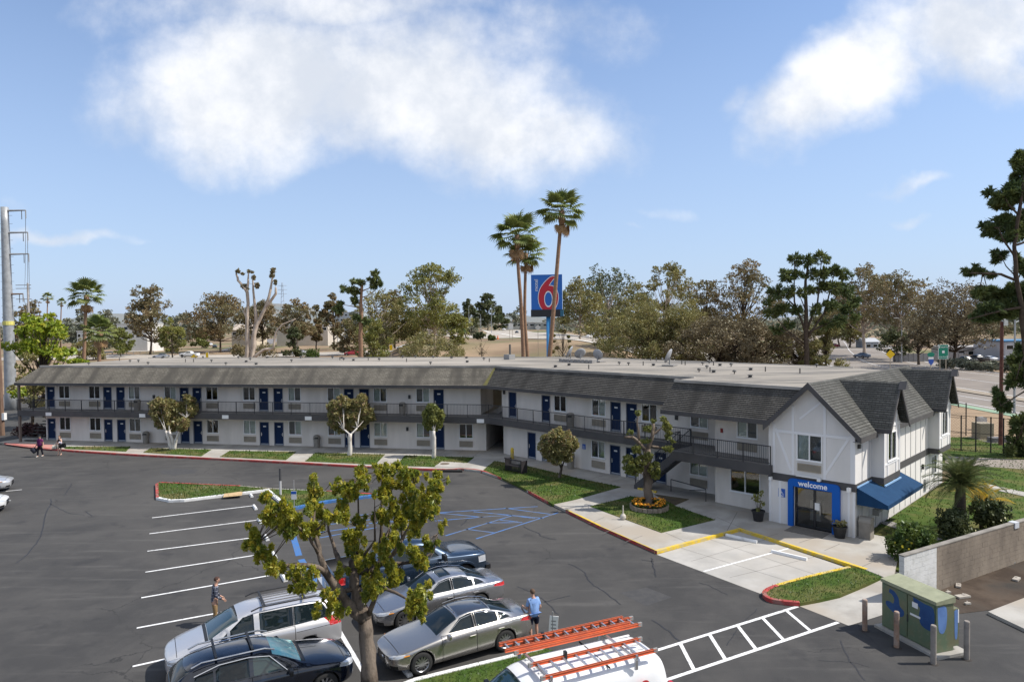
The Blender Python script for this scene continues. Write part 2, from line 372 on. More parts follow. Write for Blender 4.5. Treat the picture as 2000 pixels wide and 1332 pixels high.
def asphalt_mat():
    mt = bpy.data.materials.new('asphalt'); mt.use_nodes = True; t = NT(mt.node_tree)
    p = t.n('ShaderNodeNewGeometry').outputs['Position']
    big = t.noise(p, .075, 6, .62, dist=.6); mid = t.noise(p, .55, 6, .65); fin = t.noise(p, 22, 4, .7)
    mp = t.n('ShaderNodeMapping'); t.set(mp.inputs[0], p); mp.inputs['Rotation'].default_value = (0, 0, -.48); mp.inputs['Scale'].default_value = (.16, 1.5, 1)
    strk = t.noise(mp.outputs[0], 1.1, 5, .6)
    k = t.mix(t.ramp(big.outputs[0], .36, .66), (.040, .0392, .039), (.074, .0705, .066))
    k = t.mix(t.math('MULTIPLY', t.ramp(mid.outputs[0], .40, .70), .6), k, (.080, .0765, .072))
    k = t.mix(t.math('MULTIPLY', t.ramp(strk.outputs[0], .53, .75), .32), k, (.15, .143, .134))
    stn = t.noise(p, .62, 4, .55); k = t.mix(t.math('MULTIPLY', t.ramp(stn.outputs[0], .57, .72), .62), k, (.028, .028, .03))
    k = t.mix(t.math('MULTIPLY', t.ramp(fin.outputs[0], .35, .7), .40), k, (.05, .05, .052))
    vo = t.n('ShaderNodeTexVoronoi', feature='DISTANCE_TO_EDGE'); wv = t.noise(p, .9, 4, .6)
    add = t.n('ShaderNodeVectorMath', operation='ADD'); t.set(add.inputs[0], p); t.set(add.inputs[1], wv.outputs['Color']); t.set(vo.inputs['Vector'], add.outputs[0]); vo.inputs['Scale'].default_value = .16
    crk = t.math('MULTIPLY', t.ramp(vo.outputs['Distance'], .0, .006, 1., 0.), t.ramp(t.noise(p, .12, 2).outputs[0], .5, .6)); k = t.mix(t.math('MULTIPLY', crk, .75), k, (.022, .022, .023))
    b = t.n('ShaderNodeBsdfPrincipled'); t.set(b.inputs['Base Color'], k); b.inputs['Roughness'].default_value = .88; b.inputs['Specular IOR Level'].default_value = .3
    bn = t.n('ShaderNodeBump'); bn.inputs['Strength'].default_value = .35; bn.inputs['Distance'].default_value = .02; t.set(bn.inputs['Height'], fin.outputs[0]); t.t.links.new(bn.outputs[0], b.inputs['Normal'])
    o = t.n('ShaderNodeOutputMaterial'); t.t.links.new(b.outputs[0], o.inputs[0]); return mt
ASPH = asphalt_mat()
CONC = M('concrete_walk', (.40, .385, .355), .9, c2=(.30, .285, .26), vs=.7, c3=(.34, .30, .25), vs3=.16, bump=.15, bs=14, spec=.3)
PADC = M('concrete_pad', (.42, .405, .38), .9, c2=(.33, .32, .30), vs=.5, c3=(.37, .345, .31), vs3=.2, bump=.15, bs=14, spec=.3)
REDC = M('red_curb_paint', (.42, .045, .04), .75, c2=(.30, .05, .045), vs=3, c3=(.30, .13, .11), vs3=2.2)
YELC = M('yellow_curb_paint', (.72, .48, .02), .7, c2=(.56, .40, .05), vs=2.5, c3=(.50, .40, .17), vs3=3.1)
WHTC = M('white_curb_paint', (.72, .72, .71), .75, c2=(.50, .49, .47), vs=2.5, vlo=.5, vhi=.8)
BLUC = M('blue_paint', (.03, .14, .40), .8, c2=(.07, .14, .28), vs=3)
WLINE = M('white_line_paint', (.72, .72, .72), .8, c2=(.36, .36, .36), vs=5, vlo=.46, vhi=.78)
BLINE = M('worn_blue_line', (.06, .145, .34), .85, c2=(.10, .125, .18), vs=1.6, vlo=.38, vhi=.66)
LAWN = M('lawn_turf', (.045, .085, .016), .95, c2=(.075, .105, .024), vs=1.1, c3=(.125, .115, .045), vs3=.4, bump=.6, bs=9, spec=.1)
BLADE = leafmat('grass_blade', (.024, .050, .009), (.034, .056, .012), .8, .45, (.046, .054, .016))
DIRT = M('bare_dirt', (.050, .038, .030), .95, c2=(.10, .076, .058), vs=.6, c3=(.05, .045, .04), vs3=.3, bump=.8, bs=3, spec=.1)
LAWNS = []
def lawn(name, poly, z0, z1):
    mb = MB(); mb.prism(poly, z0, z1); struct(name, mb, LAWN); LAWNS.append((poly, z1))
mb = MB(); mb.sheet([(-95, 3), (31, 3), (31, 28), (26, 36), (10, 62), (-46, 74), (-52, 96), (-140, 96), (-140, 40)], 0.); struct('car_park', mb, ASPH)
mb = MB(); mb.sheet([(-200, 78), (-52, 96), (-58, 112), (-210, 104)], .008); struct('side_street', mb, M('old_street', (.13, .125, .12), .9, c2=(.10, .097, .094), vs=.4))
cpx = [(8, 868), (60, 875.5), (130, 882), (250, 890), (400, 897.5), (560, 905.5), (720, 914.5), (850, 920), (905, 919), (940, 923), (975, 935), (1010, 950), (1050, 973), (1077, 987)]
curbA = [G(*p) for p in cpx]
curbB = [G(1105, 1000), G(1170, 1032), G(1283, 1082)]
curbC = [G(1283, 1082), G(1445, 1038), G(1690, 1118)]
apron = [p.copy() for p in curbA]+[curbB[0], curbB[1], curbC[0], curbC[1], curbC[2], G(1722, 1131), G(1743, 1140), FS.P(1.2, 1.8), FS.P(1.2, -1), FB.P(-6, -8), FW.P(8, -6), FW.P(-9, -8), FL.P(-4, -6), FL.P(-46.5, -4), FL.P(-47.5, 1.5)]
mb = MB(); mb.prism(apron, -.03, .14); struct('sidewalk', mb, CONC)
JOINT = M('joint_dark', (.16, .15, .14), .95)  # dark tone of the joints themselves
mb = MB()
for k in range(30):
    s_ = -44+1.5*k; a, b = FL.P(s_, .2), FL.P(s_, 2.2); strip(mb, a, b, .025, .144)
for k in range(11):
    s_ = -7.5+1.6*k; a, b = FW.P(s_, .2), FW.P(s_, 1.9); strip(mb, a, b, .025, .144)
for a, b in (((1180, 1010), (1150, 1022)), ((1215, 1027), (1180, 1040)), ((1255, 1046), (1222, 1058)), ((1300, 1040), (1345, 1060)), ((1400, 1010), (1470, 1040)), ((1440, 1000), (1420, 1036)),
             ((1520, 1042), (1490, 1050)), ((1610, 1075), (1640, 1062)), ((1680, 1108), (1720, 1090)), ((1560, 1060), (1590, 1050))):
    strip(mb, G(*a, .14), G(*b, .14), .03, .144)
struct('paving_joints', mb, JOINT)
def curb(name, line, mat, wd=.16, zt=.155, left=True):
    q = offline(line, wd if left else -wd); n = len(line)
    mb = MB(); o = offline(line, -.012 if left else .012)
    for i in range(n-1):
        a, b, c, d = o[i], o[i+1], q[i+1], q[i]
        if left: P4 = [a, b, c, d]
        else: P4 = [d, c, b, a]
        mb.hexa([(p.x, p.y, -.02) for p in P4]+[(p.x, p.y, zt) for p in P4])
    return struct(name, mb, mat)
def smooth_line(pts, k=4):
    out = []; P_ = [Vector(p[:2]) for p in pts]
    for i in range(len(P_)-1):
        a, b, c, d = P_[max(i-1, 0)], P_[i], P_[i+1], P_[min(i+2, len(P_)-1)]
        for j in range(k):
            t = j/k; out.append(.5*((2*b)+(c-a)*t+(2*a-5*b+4*c-d)*t*t+(3*b-a-3*c+d)*t**3))
    out.append(P_[-1]); return out
curb('red_curb', smooth_line(curbA), REDC)
pinkm = M('faded_red_paint', (.52, .20, .17), .85, c2=(.40, .22, .19), vs=2)
mb = MB(); pp = [G(10, 867, .15), G(60, 873.5, .15), G(104, 877.5, .15), G(106, 868.5, .15), G(60, 866, .15), G(18, 865, .15)]; mb.sheet(pp, .149); struct('faded_red_landing', mb, pinkm)
mb = MB(); 
for a, b, c, wd in ((curbB[0], curbB[1], 0, .13), (curbB[1], curbB[2], 0, .06)):
    d_ = (b-a).normalized(); q_ = Vector((-d_.y, d_.x, 0)); mb.sheet([a+q_*.003, b+q_*.003, b+q_*wd, a+q_*wd], .157)
struct('yellow_curb_top', mb, YELC)
curb('red_entry_curb', curbB, REDC, .03, .14)
curb('yellow_curb', curbC, YELC, .17)
padp = [G(1283, 1083, 0), G(1445, 1037, 0), G(1660, 1111, 0), G(1490, 1161, 0)]
mb = MB(); mb.sheet(padp, .006); struct('concrete_parking_pad', mb, PADC)
mb = MB(); strip(mb, G(1374, 1116), G(1540, 1071), .11, .012); struct('parking_line', mb, WLINE)
mb = MB()
for a, b in (((1330, 1070), (1556, 1140)), ((1388, 1054), (1605, 1126)), ((1350, 1096), (1500, 1052)), ((1425, 1128), (1600, 1085))): strip(mb, G(*a), G(*b), .02, .010)
struct('pad_joints', mb, JOINT)
isl = smooth_line([G(1657, 1112), G(1580, 1130), G(1515, 1148), G(1493, 1158), G(1490, 1167), G(1503, 1176), G(1530, 1181), G(1562, 1184)], 3)
islp = isl+[G(1600, 1177), G(1640, 1168), G(1690, 1147), G(1722, 1132), G(1692, 1118)]
lawn('island_lawn', [Vector(p[:2]) for p in islp], -.02, .13)
n1 = 7
curb('yellow_island_curb', isl[:n1], YELC, .14)
curb('red_island_curb', isl[n1-1:], REDC, .16)
mb = MB(); mb.sheet([G(1562, 1184), G(1600, 1177), G(1640, 1168), G(1690, 1147), G(1722, 1132), G(1760, 1146), G(1757, 1190), G(1658, 1222)], .01); struct('curb_ramp', mb, CONC)
def L(name, px, z=.14): lawn(name, [G(*p, z).xy for p in px], .02, .165)
L('lawn', [(124.6, 872.5), (255, 872.5), (246, 882), (127, 876.5)]); L('lawn', [(294, 875.5), (413, 878), (393, 891), (280, 884)])
L('lawn', [(448.5, 880.5), (579, 882.5), (558, 898.5), (429, 892.5)]); L('lawn', [(616, 884.5), (752, 887.5), (733, 907.5), (596, 901)])
L('lawn', [(791, 889.5), (926, 893.5), (911, 905), (863, 902), (850, 912), (774, 909.5)])
L('lawn', [(965.4, 900.5), (1027.7, 909.5), (1140, 936.6), (1212.6, 951), (1125.5, 975.5), (1100, 981), (1080, 985), (1050, 967.5), (1010, 947), (975, 931), (944, 918)])
L('lawn', [(1152.5, 989), (1232, 969.5), (1300, 978), (1318, 988), (1396.5, 1015.3), (1292, 1040.5)])
mulch = M('mulch', (.06, .045, .03), .95, c2=(.10, .08, .04), vs=2, bump=.8, bs=6)
mb = MB(); mb.prism([G(*p, .14).xy for p in [(1277, 965), (1346, 975), (1318, 987), (1296, 977)]], .02, .16); struct('mulch_bed', mb, mulch)
FK = Fr((17.0, 27.3), 29)              # block wall
sl_ = [FS.P(2.1, .12), FS.P(19.5, .12), Vector((36, 62, 0)), Vector((60, 62, 0)), Vector((56, 47, 0)), FK.P(16, -.12), FK.P(1.2, -.12), FK.P(.6, -2.2)]
lawn('side_lawn', [p.xy for p in sl_], -.03, .09)
mb = MB(); a, b = G(1922, 948, .1), G(2060, 978, .1); strip(mb, a, b, 1.1, .115); struct('garden_path', mb, CONC)
mb = MB(); a, b = G(1728, 1019, .1), G(1830, 1055, .1); strip(mb, a, b, .8, .112); struct('garden_path', mb, M('grey_path', (.22, .21, .20), .9, c2=(.28, .27, .25), vs=2))
mb = MB(); mb.sheet([G(1846, 893), G(2100, 905), G(2100, 926), G(1846, 908)], .012+.09); struct('gravel_track', mb, M('gravel_track', (.27, .235, .20), .95, c2=(.20, .175, .15), vs=1.5, bump=.6, bs=10))
mb = MB(); mb.sheet([FK.P(-.2, .02), FK.P(15, .02), (31, 27), (30, 15), (22, 17), G(1945, 1190), G(1860, 1200), G(1800, 1180)], .012); struct('dirt_strip', mb, DIRT)
mb = MB(); mb.prism([G(1930, 1200), G(2000, 1173), G(2120, 1215), G(2060, 1262)], 0, .12); struct('concrete_slab', mb, CONC)
bays = [((297, 1011), (497, 987)), ((292, 1042), (505, 1015)), ((288, 1076), (515, 1047)), ((284, 1117), (524, 1080)), ((276, 1167), (535, 1122)), ((267, 1226), (548, 1174)), ((259, 1301), (575, 1230)), ((240, 1400), (600, 1312))]
for a, b in bays:
    mb = MB(); strip(mb, G(*a), G(*b), .11, .005); struct('parking_line', mb, WLINE)
mb = MB(); strip(mb, G(606, 1134), G(712, 1316), .15, .0065); struct('parking_line', mb, WLINE)
for a, b in (((-60, 966), (43, 956)), ((-60, 989), (21, 977)), ((-60, 1010), (-2, 1003))):
    mb = MB(); strip(mb, G(*a), G(*b), .11, .005); struct('parking_line', mb, WLINE)
mb = MB(); strip(mb, G(1275, 1272), G(1558, 1184), .14, .007); struct('crosswalk_line', mb, WLINE)
mb = MB(); strip(mb, G(1240, 1348), G(1637, 1215), .14, .007); struct('crosswalk_line', mb, WLINE)
for a, b in (((1329, 1257), (1356, 1309)), ((1386, 1239), (1417, 1288)), ((1441, 1222), (1476, 1267)), ((1490, 1207), (1530, 1249)), ((1537, 1193), (1582, 1231))):
    mb = MB(); strip(mb, G(*a), G(*b), .13, .009); struct('crosswalk_line', mb, WLINE)
bl = [((855, 1001), (1050, 989)), ((850, 1017), (960, 1008)), ((870, 1046), (1000, 1007)), ((930, 1052), (1090, 1001)), ((852, 1001), (945, 1010)), ((925, 999), (1062, 1012)), ((985, 992), (1075, 1004)), ((1000, 1007), (1045, 1012)),
      ((950, 1021), (1020, 1020)), ((910, 1033), (965, 1040)), ((960, 1008), (1000, 1006)), ((975, 1015), (1012, 1019)), ((620, 1040), (720, 1026)), ((625, 1050), (735, 1030)), ((700, 1006), (860, 990)), ((640, 1024), (850, 1000)), ((720, 1022), (850, 1012))]
for a, b in bl:
    mb = MB(); strip(mb, G(*a), G(*b), .12, .005); struct('blue_line', mb, BLINE)
for a, b, wd in (((572, 1045), (584, 1085), .3), ((588, 1092), (618, 1140), .3), ((600, 1105), (625, 1112), .35)):
    mb = MB(); strip(mb, G(*a), G(*b), wd, .0062); struct('blue_line', mb, BLUC)
ia = [G(305, 976), G(304, 949), G(312, 945), G(470, 952), G(530, 957), G(640, 962), G(742, 969)]
ib = [G(742, 969), G(720, 973), G(640, 983), G(565, 998), G(533, 972), G(524, 960), G(360, 980), G(330, 981), G(305, 976)]
lawn('island_lawn', [Vector(p[:2]) for p in ia[:-1]+ib[:-1]], -.02, .13)
curb('red_island_curb', ia[:4], REDC, .16, left=False); curb('grey_island_curb', ia[3:6], CONC, .14, .14, left=False); curb('red_island_curb', ia[5:], REDC, .16, left=False)
curb('blue_curb', ib[:4], BLUC, .3, .15, left=False); curb('white_curb', ib[3:], WHTC, .2, .15, left=False)
ga = [G(760, 1352), G(810, 1332.5), G(990, 1288), G(1060, 1270)]
gp = [p.xy for p in ga]+[G(1150, 1300).xy, G(1180, 1420).xy, G(760, 1500).xy]
lawn('strip_lawn', gp, -.02, .12); curb('white_curb', ga, WHTC, .15, .15, left=False)
TAR = M('tar_seam', (.022, .022, .024), .6)
def seam(px, wd=.06):
    pts = smooth_line([G(*p) for p in px], 5); mb = MB()
    pts = [Vector((p.x+random.uniform(-.04, .04), p.y+random.uniform(-.04, .04))) for p in pts]
    l_, r_ = offline(pts, wd/2), offline(pts, -wd/2)
    for i in range(len(pts)-1): mb.sheet([r_[i], r_[i+1], l_[i+1], l_[i]], .0035)
    struct('tar_seam', mb, TAR)
seam([(1110, 1100), (1140, 1115), (1150, 1135), (1180, 1155), (1212, 1180)]); seam([(1010, 1145), (1040, 1158), (1065, 1175), (1090, 1200)], .05); seam([(1062, 1176), (1085, 1170), (1115, 1163)], .05)
seam([(1272, 1090), (1276, 1105), (1280, 1127)], .07); seam([(1252, 1093), (1278, 1096)]); seam([(1275, 1210), (1300, 1228), (1328, 1252)], .07); seam([(1368, 1138), (1390, 1146), (1420, 1162)], .05)
seam([(1022, 1028), (1048, 1040), (1060, 1048), (1085, 1054)], .07); seam([(140, 945), (132, 958), (125, 967)], .05); seam([(98, 974), (100, 985), (90, 1000), (82, 1040), (60, 1075), (30, 1100)], .06); seam([(98, 984), (130, 1000), (165, 1006)], .05)
seam([(165, 998), (180, 1008)], .05); seam([(900, 1027), (915, 1012)], .06); seam([(0, 1010), (60, 1005), (98, 995)], .03)
seam([(1480, 1190), (1440, 1230), (1420, 1260)], .03); seam([(1640, 1250), (1660, 1290), (1690, 1330)], .05); seam([(1600, 1290), (1655, 1292), (1700, 1302)], .03)
mb = MB(); mb.sheet([G(1210, 1157), G(1263, 1147), G(1312, 1166), G(1262, 1183)], .0022); struct('asphalt_patch', mb, M('patched_asphalt', (.042, .042, .044), .9, c2=(.055, .054, .054), vs=3))
mb = MB(); mb.sheet([G(312, 918), G(345, 915), G(388, 917), G(380, 924), G(340, 928), G(315, 925)], .0022); struct('asphalt_patch', mb, MATS['patched_asphalt'])
def inpoly(px, py, poly):
    r_ = np.zeros(len(px), bool); n = len(poly); j = n-1
    for i in range(n):
        xi, yi, xj, yj = poly[i][0], poly[i][1], poly[j][0], poly[j][1]
        with np.errstate(divide='ignore', invalid='ignore'): c = ((yi > py) != (yj > py)) & (px < (xj-xi)*(py-yi)/(yj-yi)+xi)
        r_ ^= c; j = i
    return r_
BV = []
for poly, z in LAWNS:
    P_ = np.array([(p[0], p[1]) for p in poly]); lo, hi = P_.min(0), P_.max(0); A = np.prod(hi-lo)
    dist = max(18, np.hypot(*P_.mean(0))); n = int(min(26000, A*min(260, 110*(34/dist)**2)))
    p = lo+rng.random((n, 2))*(hi-lo); p = p[inpoly(p[:, 0], p[:, 1], P_)]; n = len(p)
    h = (.045+.06*rng.random(n))*np.clip(dist/34, .7, 1.3); a = rng.random(n)*6.28; wd = .018*np.clip(dist/30, .8, 1.8)
    d = np.stack([np.cos(a), np.sin(a)], 1); q = np.stack([-d[:, 1], d[:, 0]], 1)*(.5+rng.random((n, 1)))*.05
    b0 = np.c_[p-d*wd, np.full(n, z-.005)]; b1 = np.c_[p+d*wd, np.full(n, z-.005)]; t_ = np.c_[p+q, z+h]
    BV.append(np.stack([b0, b1, t_], 1).reshape(-1, 3))
BV = np.concatenate(BV); me = mesh_np('grass', BV, np.arange(len(BV)).reshape(-1, 3), BLADE); link('grass', me, None, 'stuff')
mb = MB(); mb.prism([G(*p, .16).xy for p in [(848, 911), (863, 901), (912, 904), (905, 913)]], .0, .167); struct('drain_apron', mb, CONC)
mb = MB(); c = G(869, 905.5, .17); mb.lathe([(0, .167), (.36, .167), (.36, .178), (0, .18)], 20, (c.x, c.y, 0)); o = mb.build('manhole_cover', M('rusty_iron', (.12, .10, .085), .8, .3, c2=(.2, .15, .11), vs=6)); tag(o, 'round rusty manhole cover in the concrete drain slab by the red curb', 'manhole cover')
mb = MB(); mb.hexa([(p.x, p.y, z) for z in (.02, .11) for p in [G(852, 922), G(903, 922.5), G(903, 920), G(852, 920)]]); struct('drain_opening', mb, M('dark_void', (.008, .008, .008), 1))
def drape(name, line, wd, mat, z=.06, k=6):
    L_ = smooth_line(line, 8); l_, r_ = offline(L_, wd/2), offline(L_, -wd/2); V = []
    for a, b in zip(l_, r_):
        for j in range(k+1):
            p = a.lerp(b, j/k); V.append((p.x, p.y, th(p.x, p.y)+z))
    n = len(L_); ii, jj = np.meshgrid(np.arange(n-1), np.arange(k), indexing='ij'); q = (ii*(k+1)+jj).ravel()
    me = mesh_np(name, np.array(V), np.stack([q, q+1, q+k+2, q+k+1], 1), mat); return link(name, me, None, 'structure')
RMAT = M('road_surface', (.235, .205, .175), .9, c2=(.19, .165, .145), vs=.15, c3=(.25, .225, .20), vs3=.03, spec=.25)
RLIGHT = M('pale_road', (.40, .36, .31), .9, c2=(.33, .30, .26), vs=.08, spec=.25)
avc = [(76, 20), (77, 110), (82, 160), (108, 225), (152, 320), (200, 430), (255, 600)]
drape('avenue', avc, 39, RMAT, .03)
for off_, wd, mt, z_ in ((-9, 2.6, M('median_strip', (.30, .25, .19), .95, c2=(.24, .2, .15), vs=.5), .14), (17.2, .3, WLINE, .05), (-18.4, .25, WLINE, .05), (3.5, .18, WLINE, .05), (-13.6, .18, WLINE, .05), (13., .18, WLINE, .05), (-6.9, .25, WLINE, .05)):
    drape('avenue_line' if wd < 1 else 'median', offline(smooth_line(avc, 6), -off_), wd, mt, z_, 1)
drape('green_bike_lane', offline(smooth_line(avc[:3], 6), 20.2), 1.6, M('bike_lane_green', (.22, .32, .22), .9), .05, 1)
drape('highway', [(-300, 200), (-160, 214), (-70, 220), (-30, 226), (-6, 250), (2, 300), (-6, 430)], 26, RLIGHT, .07)
drape('ramp_road', [(-8, 430), (2, 330), (12, 255), (22, 205), (36, 168), (56, 140)], 24, RLIGHT, .09)
drape('ramp_edge_line', offline(smooth_line([(-8, 430), (2, 330), (12, 255), (22, 205), (36, 168), (56, 140)], 6), -11.3), 1.0, M('kerb_white', (.75, .72, .66), .8), .16, 1)
drape('side_road', [(60, 150), (40, 190), (30, 255), (36, 330), (60, 420)], 16, RLIGHT, .11)
drape('far_street', [(-105, 262), (-125, 330), (-175, 520), (-240, 800)], 14, M('far_street', (.17, .165, .165), .9), .08)
STU = M('stucco', (.76, .70, .635), .9, c2=(.69, .635, .575), vs=.8, c3=(.63, .58, .52), vs3=.55, stretch=(1, 1, .22), bump=.35, bs=26, spec=.2)
STUB = M('lobby_stucco', (.71, .685, .66), .9, c2=(.65, .63, .605), vs=.9, stretch=(1, 1, .25), bump=.35, bs=26, spec=.2)
TRIM = M('trim_paint', (.74, .735, .74), .7)
FAS = M('charcoal_paint', (.055, .053, .055), .7, c2=(.075, .07, .07), vs=.8)
SHL = shinglemat('weathered_shingles', (.185, .168, .14), (.25, .23, .19), (.095, .087, .075))
SHR = shinglemat('dark_shingles', (.086, .081, .073), (.124, .117, .105), (.052, .049, .044))
SHB = shinglemat('lobby_shingles', (.088, .088, .081), (.124, .124, .115), (.062, .063, .058))
DOORM = M('blue_door_paint', (.003, .017, .060), .65, c2=(.004, .020, .068), vs=3, spec=.2)
DARKD = M('dark_door_paint', (.015, .015, .02), .5)
PLATE = M('white_plate', (.75, .75, .74), .5); STEEL = M('brushed_metal', (.55, .55, .55), .35, .9); GREY = M('grey_paint', (.25, .25, .25), .6)
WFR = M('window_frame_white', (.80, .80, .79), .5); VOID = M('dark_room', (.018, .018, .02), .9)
CURT = M('curtain_cloth', (.74, .80, .70), .9, c2=(.62, .68, .60), vs=3); SCREEN = M('insect_screen', (.045, .048, .05), .8)
ACM = M('beige_grille', (.36, .31, .235), .7, c2=(.31, .27, .21), vs=2)
FLATR = M('flat_roof_coating', (.27, .245, .21), .9, c2=(.14, .132, .12), vs=.5, vlo=.44, vhi=.62, c3=(.33, .30, .26), vs3=.12, spec=.2, stretch=(.35, 1.3, 1))
RAILM = M('railing_paint', (.035, .035, .038), .5)
DECK = M('walkway_deck', (.20, .19, .18), .9)
ML = Vector((-3, 60, 0)); MI = Matrix.Translation(-ML)
motel = thing('motel_building', 'long two-storey white motel with blue doors, balconies, shingle roofs and a gabled lobby', 'building', ML)
def part(mb, name, mats, kind=None, smooth=False): return mb.build(name, mats, motel, kind, MI, smooth)
def fquad(mb, fr, s0, s1, off, z0, z1, mi=0): mb.add([fr.P(s0, off, z0), fr.P(s1, off, z0), fr.P(s1, off, z1), fr.P(s0, off, z1)], [(0, 1, 2, 3)], mi)
def wall(mb, fr, s0, s1, z0, z1, off, ops, dep=.11, mi=0):
    S = sorted({s0, s1, *[o[0] for o in ops], *[o[1] for o in ops]}); Z = sorted({z0, z1, *[o[2] for o in ops], *[o[3] for o in ops]})
    S = [x for x in S if s0 <= x <= s1]; Z = [x for x in Z if z0 <= x <= z1]
    for i in range(len(S)-1):
        for j in range(len(Z)-1):
            sc_, zc = (S[i]+S[i+1])/2, (Z[j]+Z[j+1])/2
            if any(o[0] < sc_ < o[1] and o[2] < zc < o[3] for o in ops): continue
            fquad(mb, fr, S[i], S[i+1], off, Z[j], Z[j+1], mi)
    for a, b, c, d in ops:
        P = lambda s, o, z: fr.P(s, off+o, z)
        for q in (((a, c), (b, c)), ((b, c), (b, d)), ((b, d), (a, d)), ((a, d), (a, c))):
            (x0, y0), (x1, y1) = q; mb.add([P(x0, 0, y0), P(x0, -dep, y0), P(x1, -dep, y1), P(x1, 0, y1)], [(0, 1, 2, 3)], mi)
_wc = {}
def window(fr, s0, s1, z0, z1, off=0., flip=False, both=None, parent=None):
    wd, h = round(s1-s0, 2), round(z1-z0, 2); key = (wd, h, flip, both)
    if key not in _wc:
        t = .055; mb = MB()           # local: x along, y inwards, z up ; frame in front of the wall
        mb.lbox(-t, wd+t, -.03, .06, -t, 0); mb.lbox(-t, wd+t, -.03, .06, h, h+t); mb.lbox(-t, 0, -.03, .06, 0, h); mb.lbox(wd, wd+t, -.03, .06, 0, h)
        mb.lbox(wd/2-.03, wd/2+.03, -.015, .07, 0, h); mb.lbox(-t-.03, wd+t+.03, -.06, -.03, -t-.03, -t)
        x0, x1, y1 = 0, wd, 1.1       # room behind
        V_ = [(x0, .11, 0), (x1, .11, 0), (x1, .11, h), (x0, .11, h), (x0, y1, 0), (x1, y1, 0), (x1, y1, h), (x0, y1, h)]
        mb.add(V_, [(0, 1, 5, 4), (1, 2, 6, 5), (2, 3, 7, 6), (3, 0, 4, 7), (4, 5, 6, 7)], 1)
        fm = mb.mesh('window', [WFR, VOID])
        p = MB(); p.lbox(.0, wd/2-.03, .030, .036, 0, h); pm = p.mesh('pane', PANE)
        c = MB(); n = 14; xa, xb = (.02, wd/2-.02) if not flip else (wd/2+.02, wd-.02)
        if both == 'full': xa, xb, n = .02, wd-.02, 26
        for i in range(n):
            a, b = xa+(xb-xa)*i/n, xa+(xb-xa)*(i+1)/n; y = .045+.015*(i % 2); y2 = .045+.015*((i+1) % 2)
            c.add([(a, y, .01), (b, y2, .01), (b, y2, h-.02), (a, y, h-.02)], [(0, 1, 2, 3)])
        cm = c.mesh('curtain', CURT)
        q = MB(); xa, xb = (0, wd/2) if flip else (wd/2, wd); q.add([(xa+.02, .075, .0), (xb-.02, .075, 0), (xb-.02, .075, h), (xa+.02, .075, h)], [(0, 1, 2, 3)]); qm = q.mesh('insect_screen', M('screen_mesh', (.11, .115, .11), .8))
        _wc[key] = (fm, pm, cm, qm)
    fm, pm, cm, qm = _wc[key]
    w_ = link('window', fm, motel, None, MI); p = fr.P(s0, off, z0); w_.matrix_basis = Matrix.Translation(p) @ Matrix.Rotation(fr.ang, 4, 'Z')
    link('pane', pm, w_); o = link('pane', pm, w_); o.location = (wd/2+.03, 0, 0)
    if both != 'dark': link('curtain', cm, w_)
    if both is None and random.random() < .8: link('insect_screen', qm, w_)
    return (s0, s1, z0, z1)
_dc = {}
def door(fr, s0, s1, z0, z1, off=0., hinge=1, plate=True, mat=None):
    wd, h = round(s1-s0, 2), round(z1-z0, 2); key = (wd, h, hinge, mat)
    if key not in _dc:
        mb = MB(); mb.lbox(.05, wd-.05, .06, .10, .06, h-.05)
        mb.lbox(0, .05, -.02, .11, 0, h, 1); mb.lbox(wd-.05, wd, -.02, .11, 0, h, 1); mb.lbox(.05, wd-.05, -.02, .11, h-.05, h, 1); mb.lbox(.05, wd-.05, .02, .11, 0, .06, 2)
        dm = mb.mesh('door', [mat or DOORM, M('door_casing', (.22, .23, .26), .6), GREY])
        mb = MB(); x = wd-.14 if hinge > 0 else .14; mb.lbox(x-.035, x+.035, .045, .06, .85, 1.15); mb.tube([(x, .045, 1.0), (x, .0, 1.0), (x-.12*hinge, .0, 1.0)], .014, 6)
        hm = mb.mesh('handle', STEEL); mb = MB(); mb.lbox(wd/2-.14, wd/2+.14, .052, .06, h*.78, h*.78+.11); pm = mb.mesh('number_plate', PLATE)
        mb = MB(); mb.lbox(.07, wd-.07, .054, .06, .08, .16); km = mb.mesh('kick_plate', M('kick_plate', (.30, .33, .38), .5))
        _dc[key] = (dm, hm, pm, km)
    dm, hm, pm, km = _dc[key]
    d = link('door', dm, motel, None, MI); d.matrix_basis = Matrix.Translation(fr.P(s0, off, z0)) @ Matrix.Rotation(fr.ang, 4, 'Z')
    link('handle', hm, d); link('kick_plate', km, d)
    if plate: link('number_plate', pm, d)
    return (s0, s1, z0, z1)
_ac = {}
def acunit(fr, s0, s1, z0, z1, off=0., mat=None):
    wd, h = round(s1-s0, 2), round(z1-z0, 2)
    if (wd, h) not in _ac:
        mb = MB(); mb.lbox(0, wd, -.07, .05, 0, .04); mb.lbox(0, wd, -.07, .05, h-.04, h); mb.lbox(0, .04, -.07, .05, .04, h-.04); mb.lbox(wd-.04, wd, -.07, .05, .04, h-.04); mb.lbox(.04, wd-.04, -.02, .05, .04, h-.04, 1)
        for k in range(8):
            z = .05+(h-.1)*(k+.5)/8; mb.add([(.04, -.065, z-.02), (wd-.04, -.065, z-.02), (wd-.04, -.03, z+.02), (.04, -.03, z+.02)], [(0, 1, 2, 3)])
        _ac[(wd, h)] = mb.mesh('wall_air_conditioner', [ACM, M('grille_shadow', (.10, .085, .065), .8)])
    o = link('wall_air_conditioner', _ac[(wd, h)], motel, None, MI); o.matrix_basis = Matrix.Translation(fr.P(s0, off-.003, z0)) @ Matrix.Rotation(fr.ang, 4, 'Z')

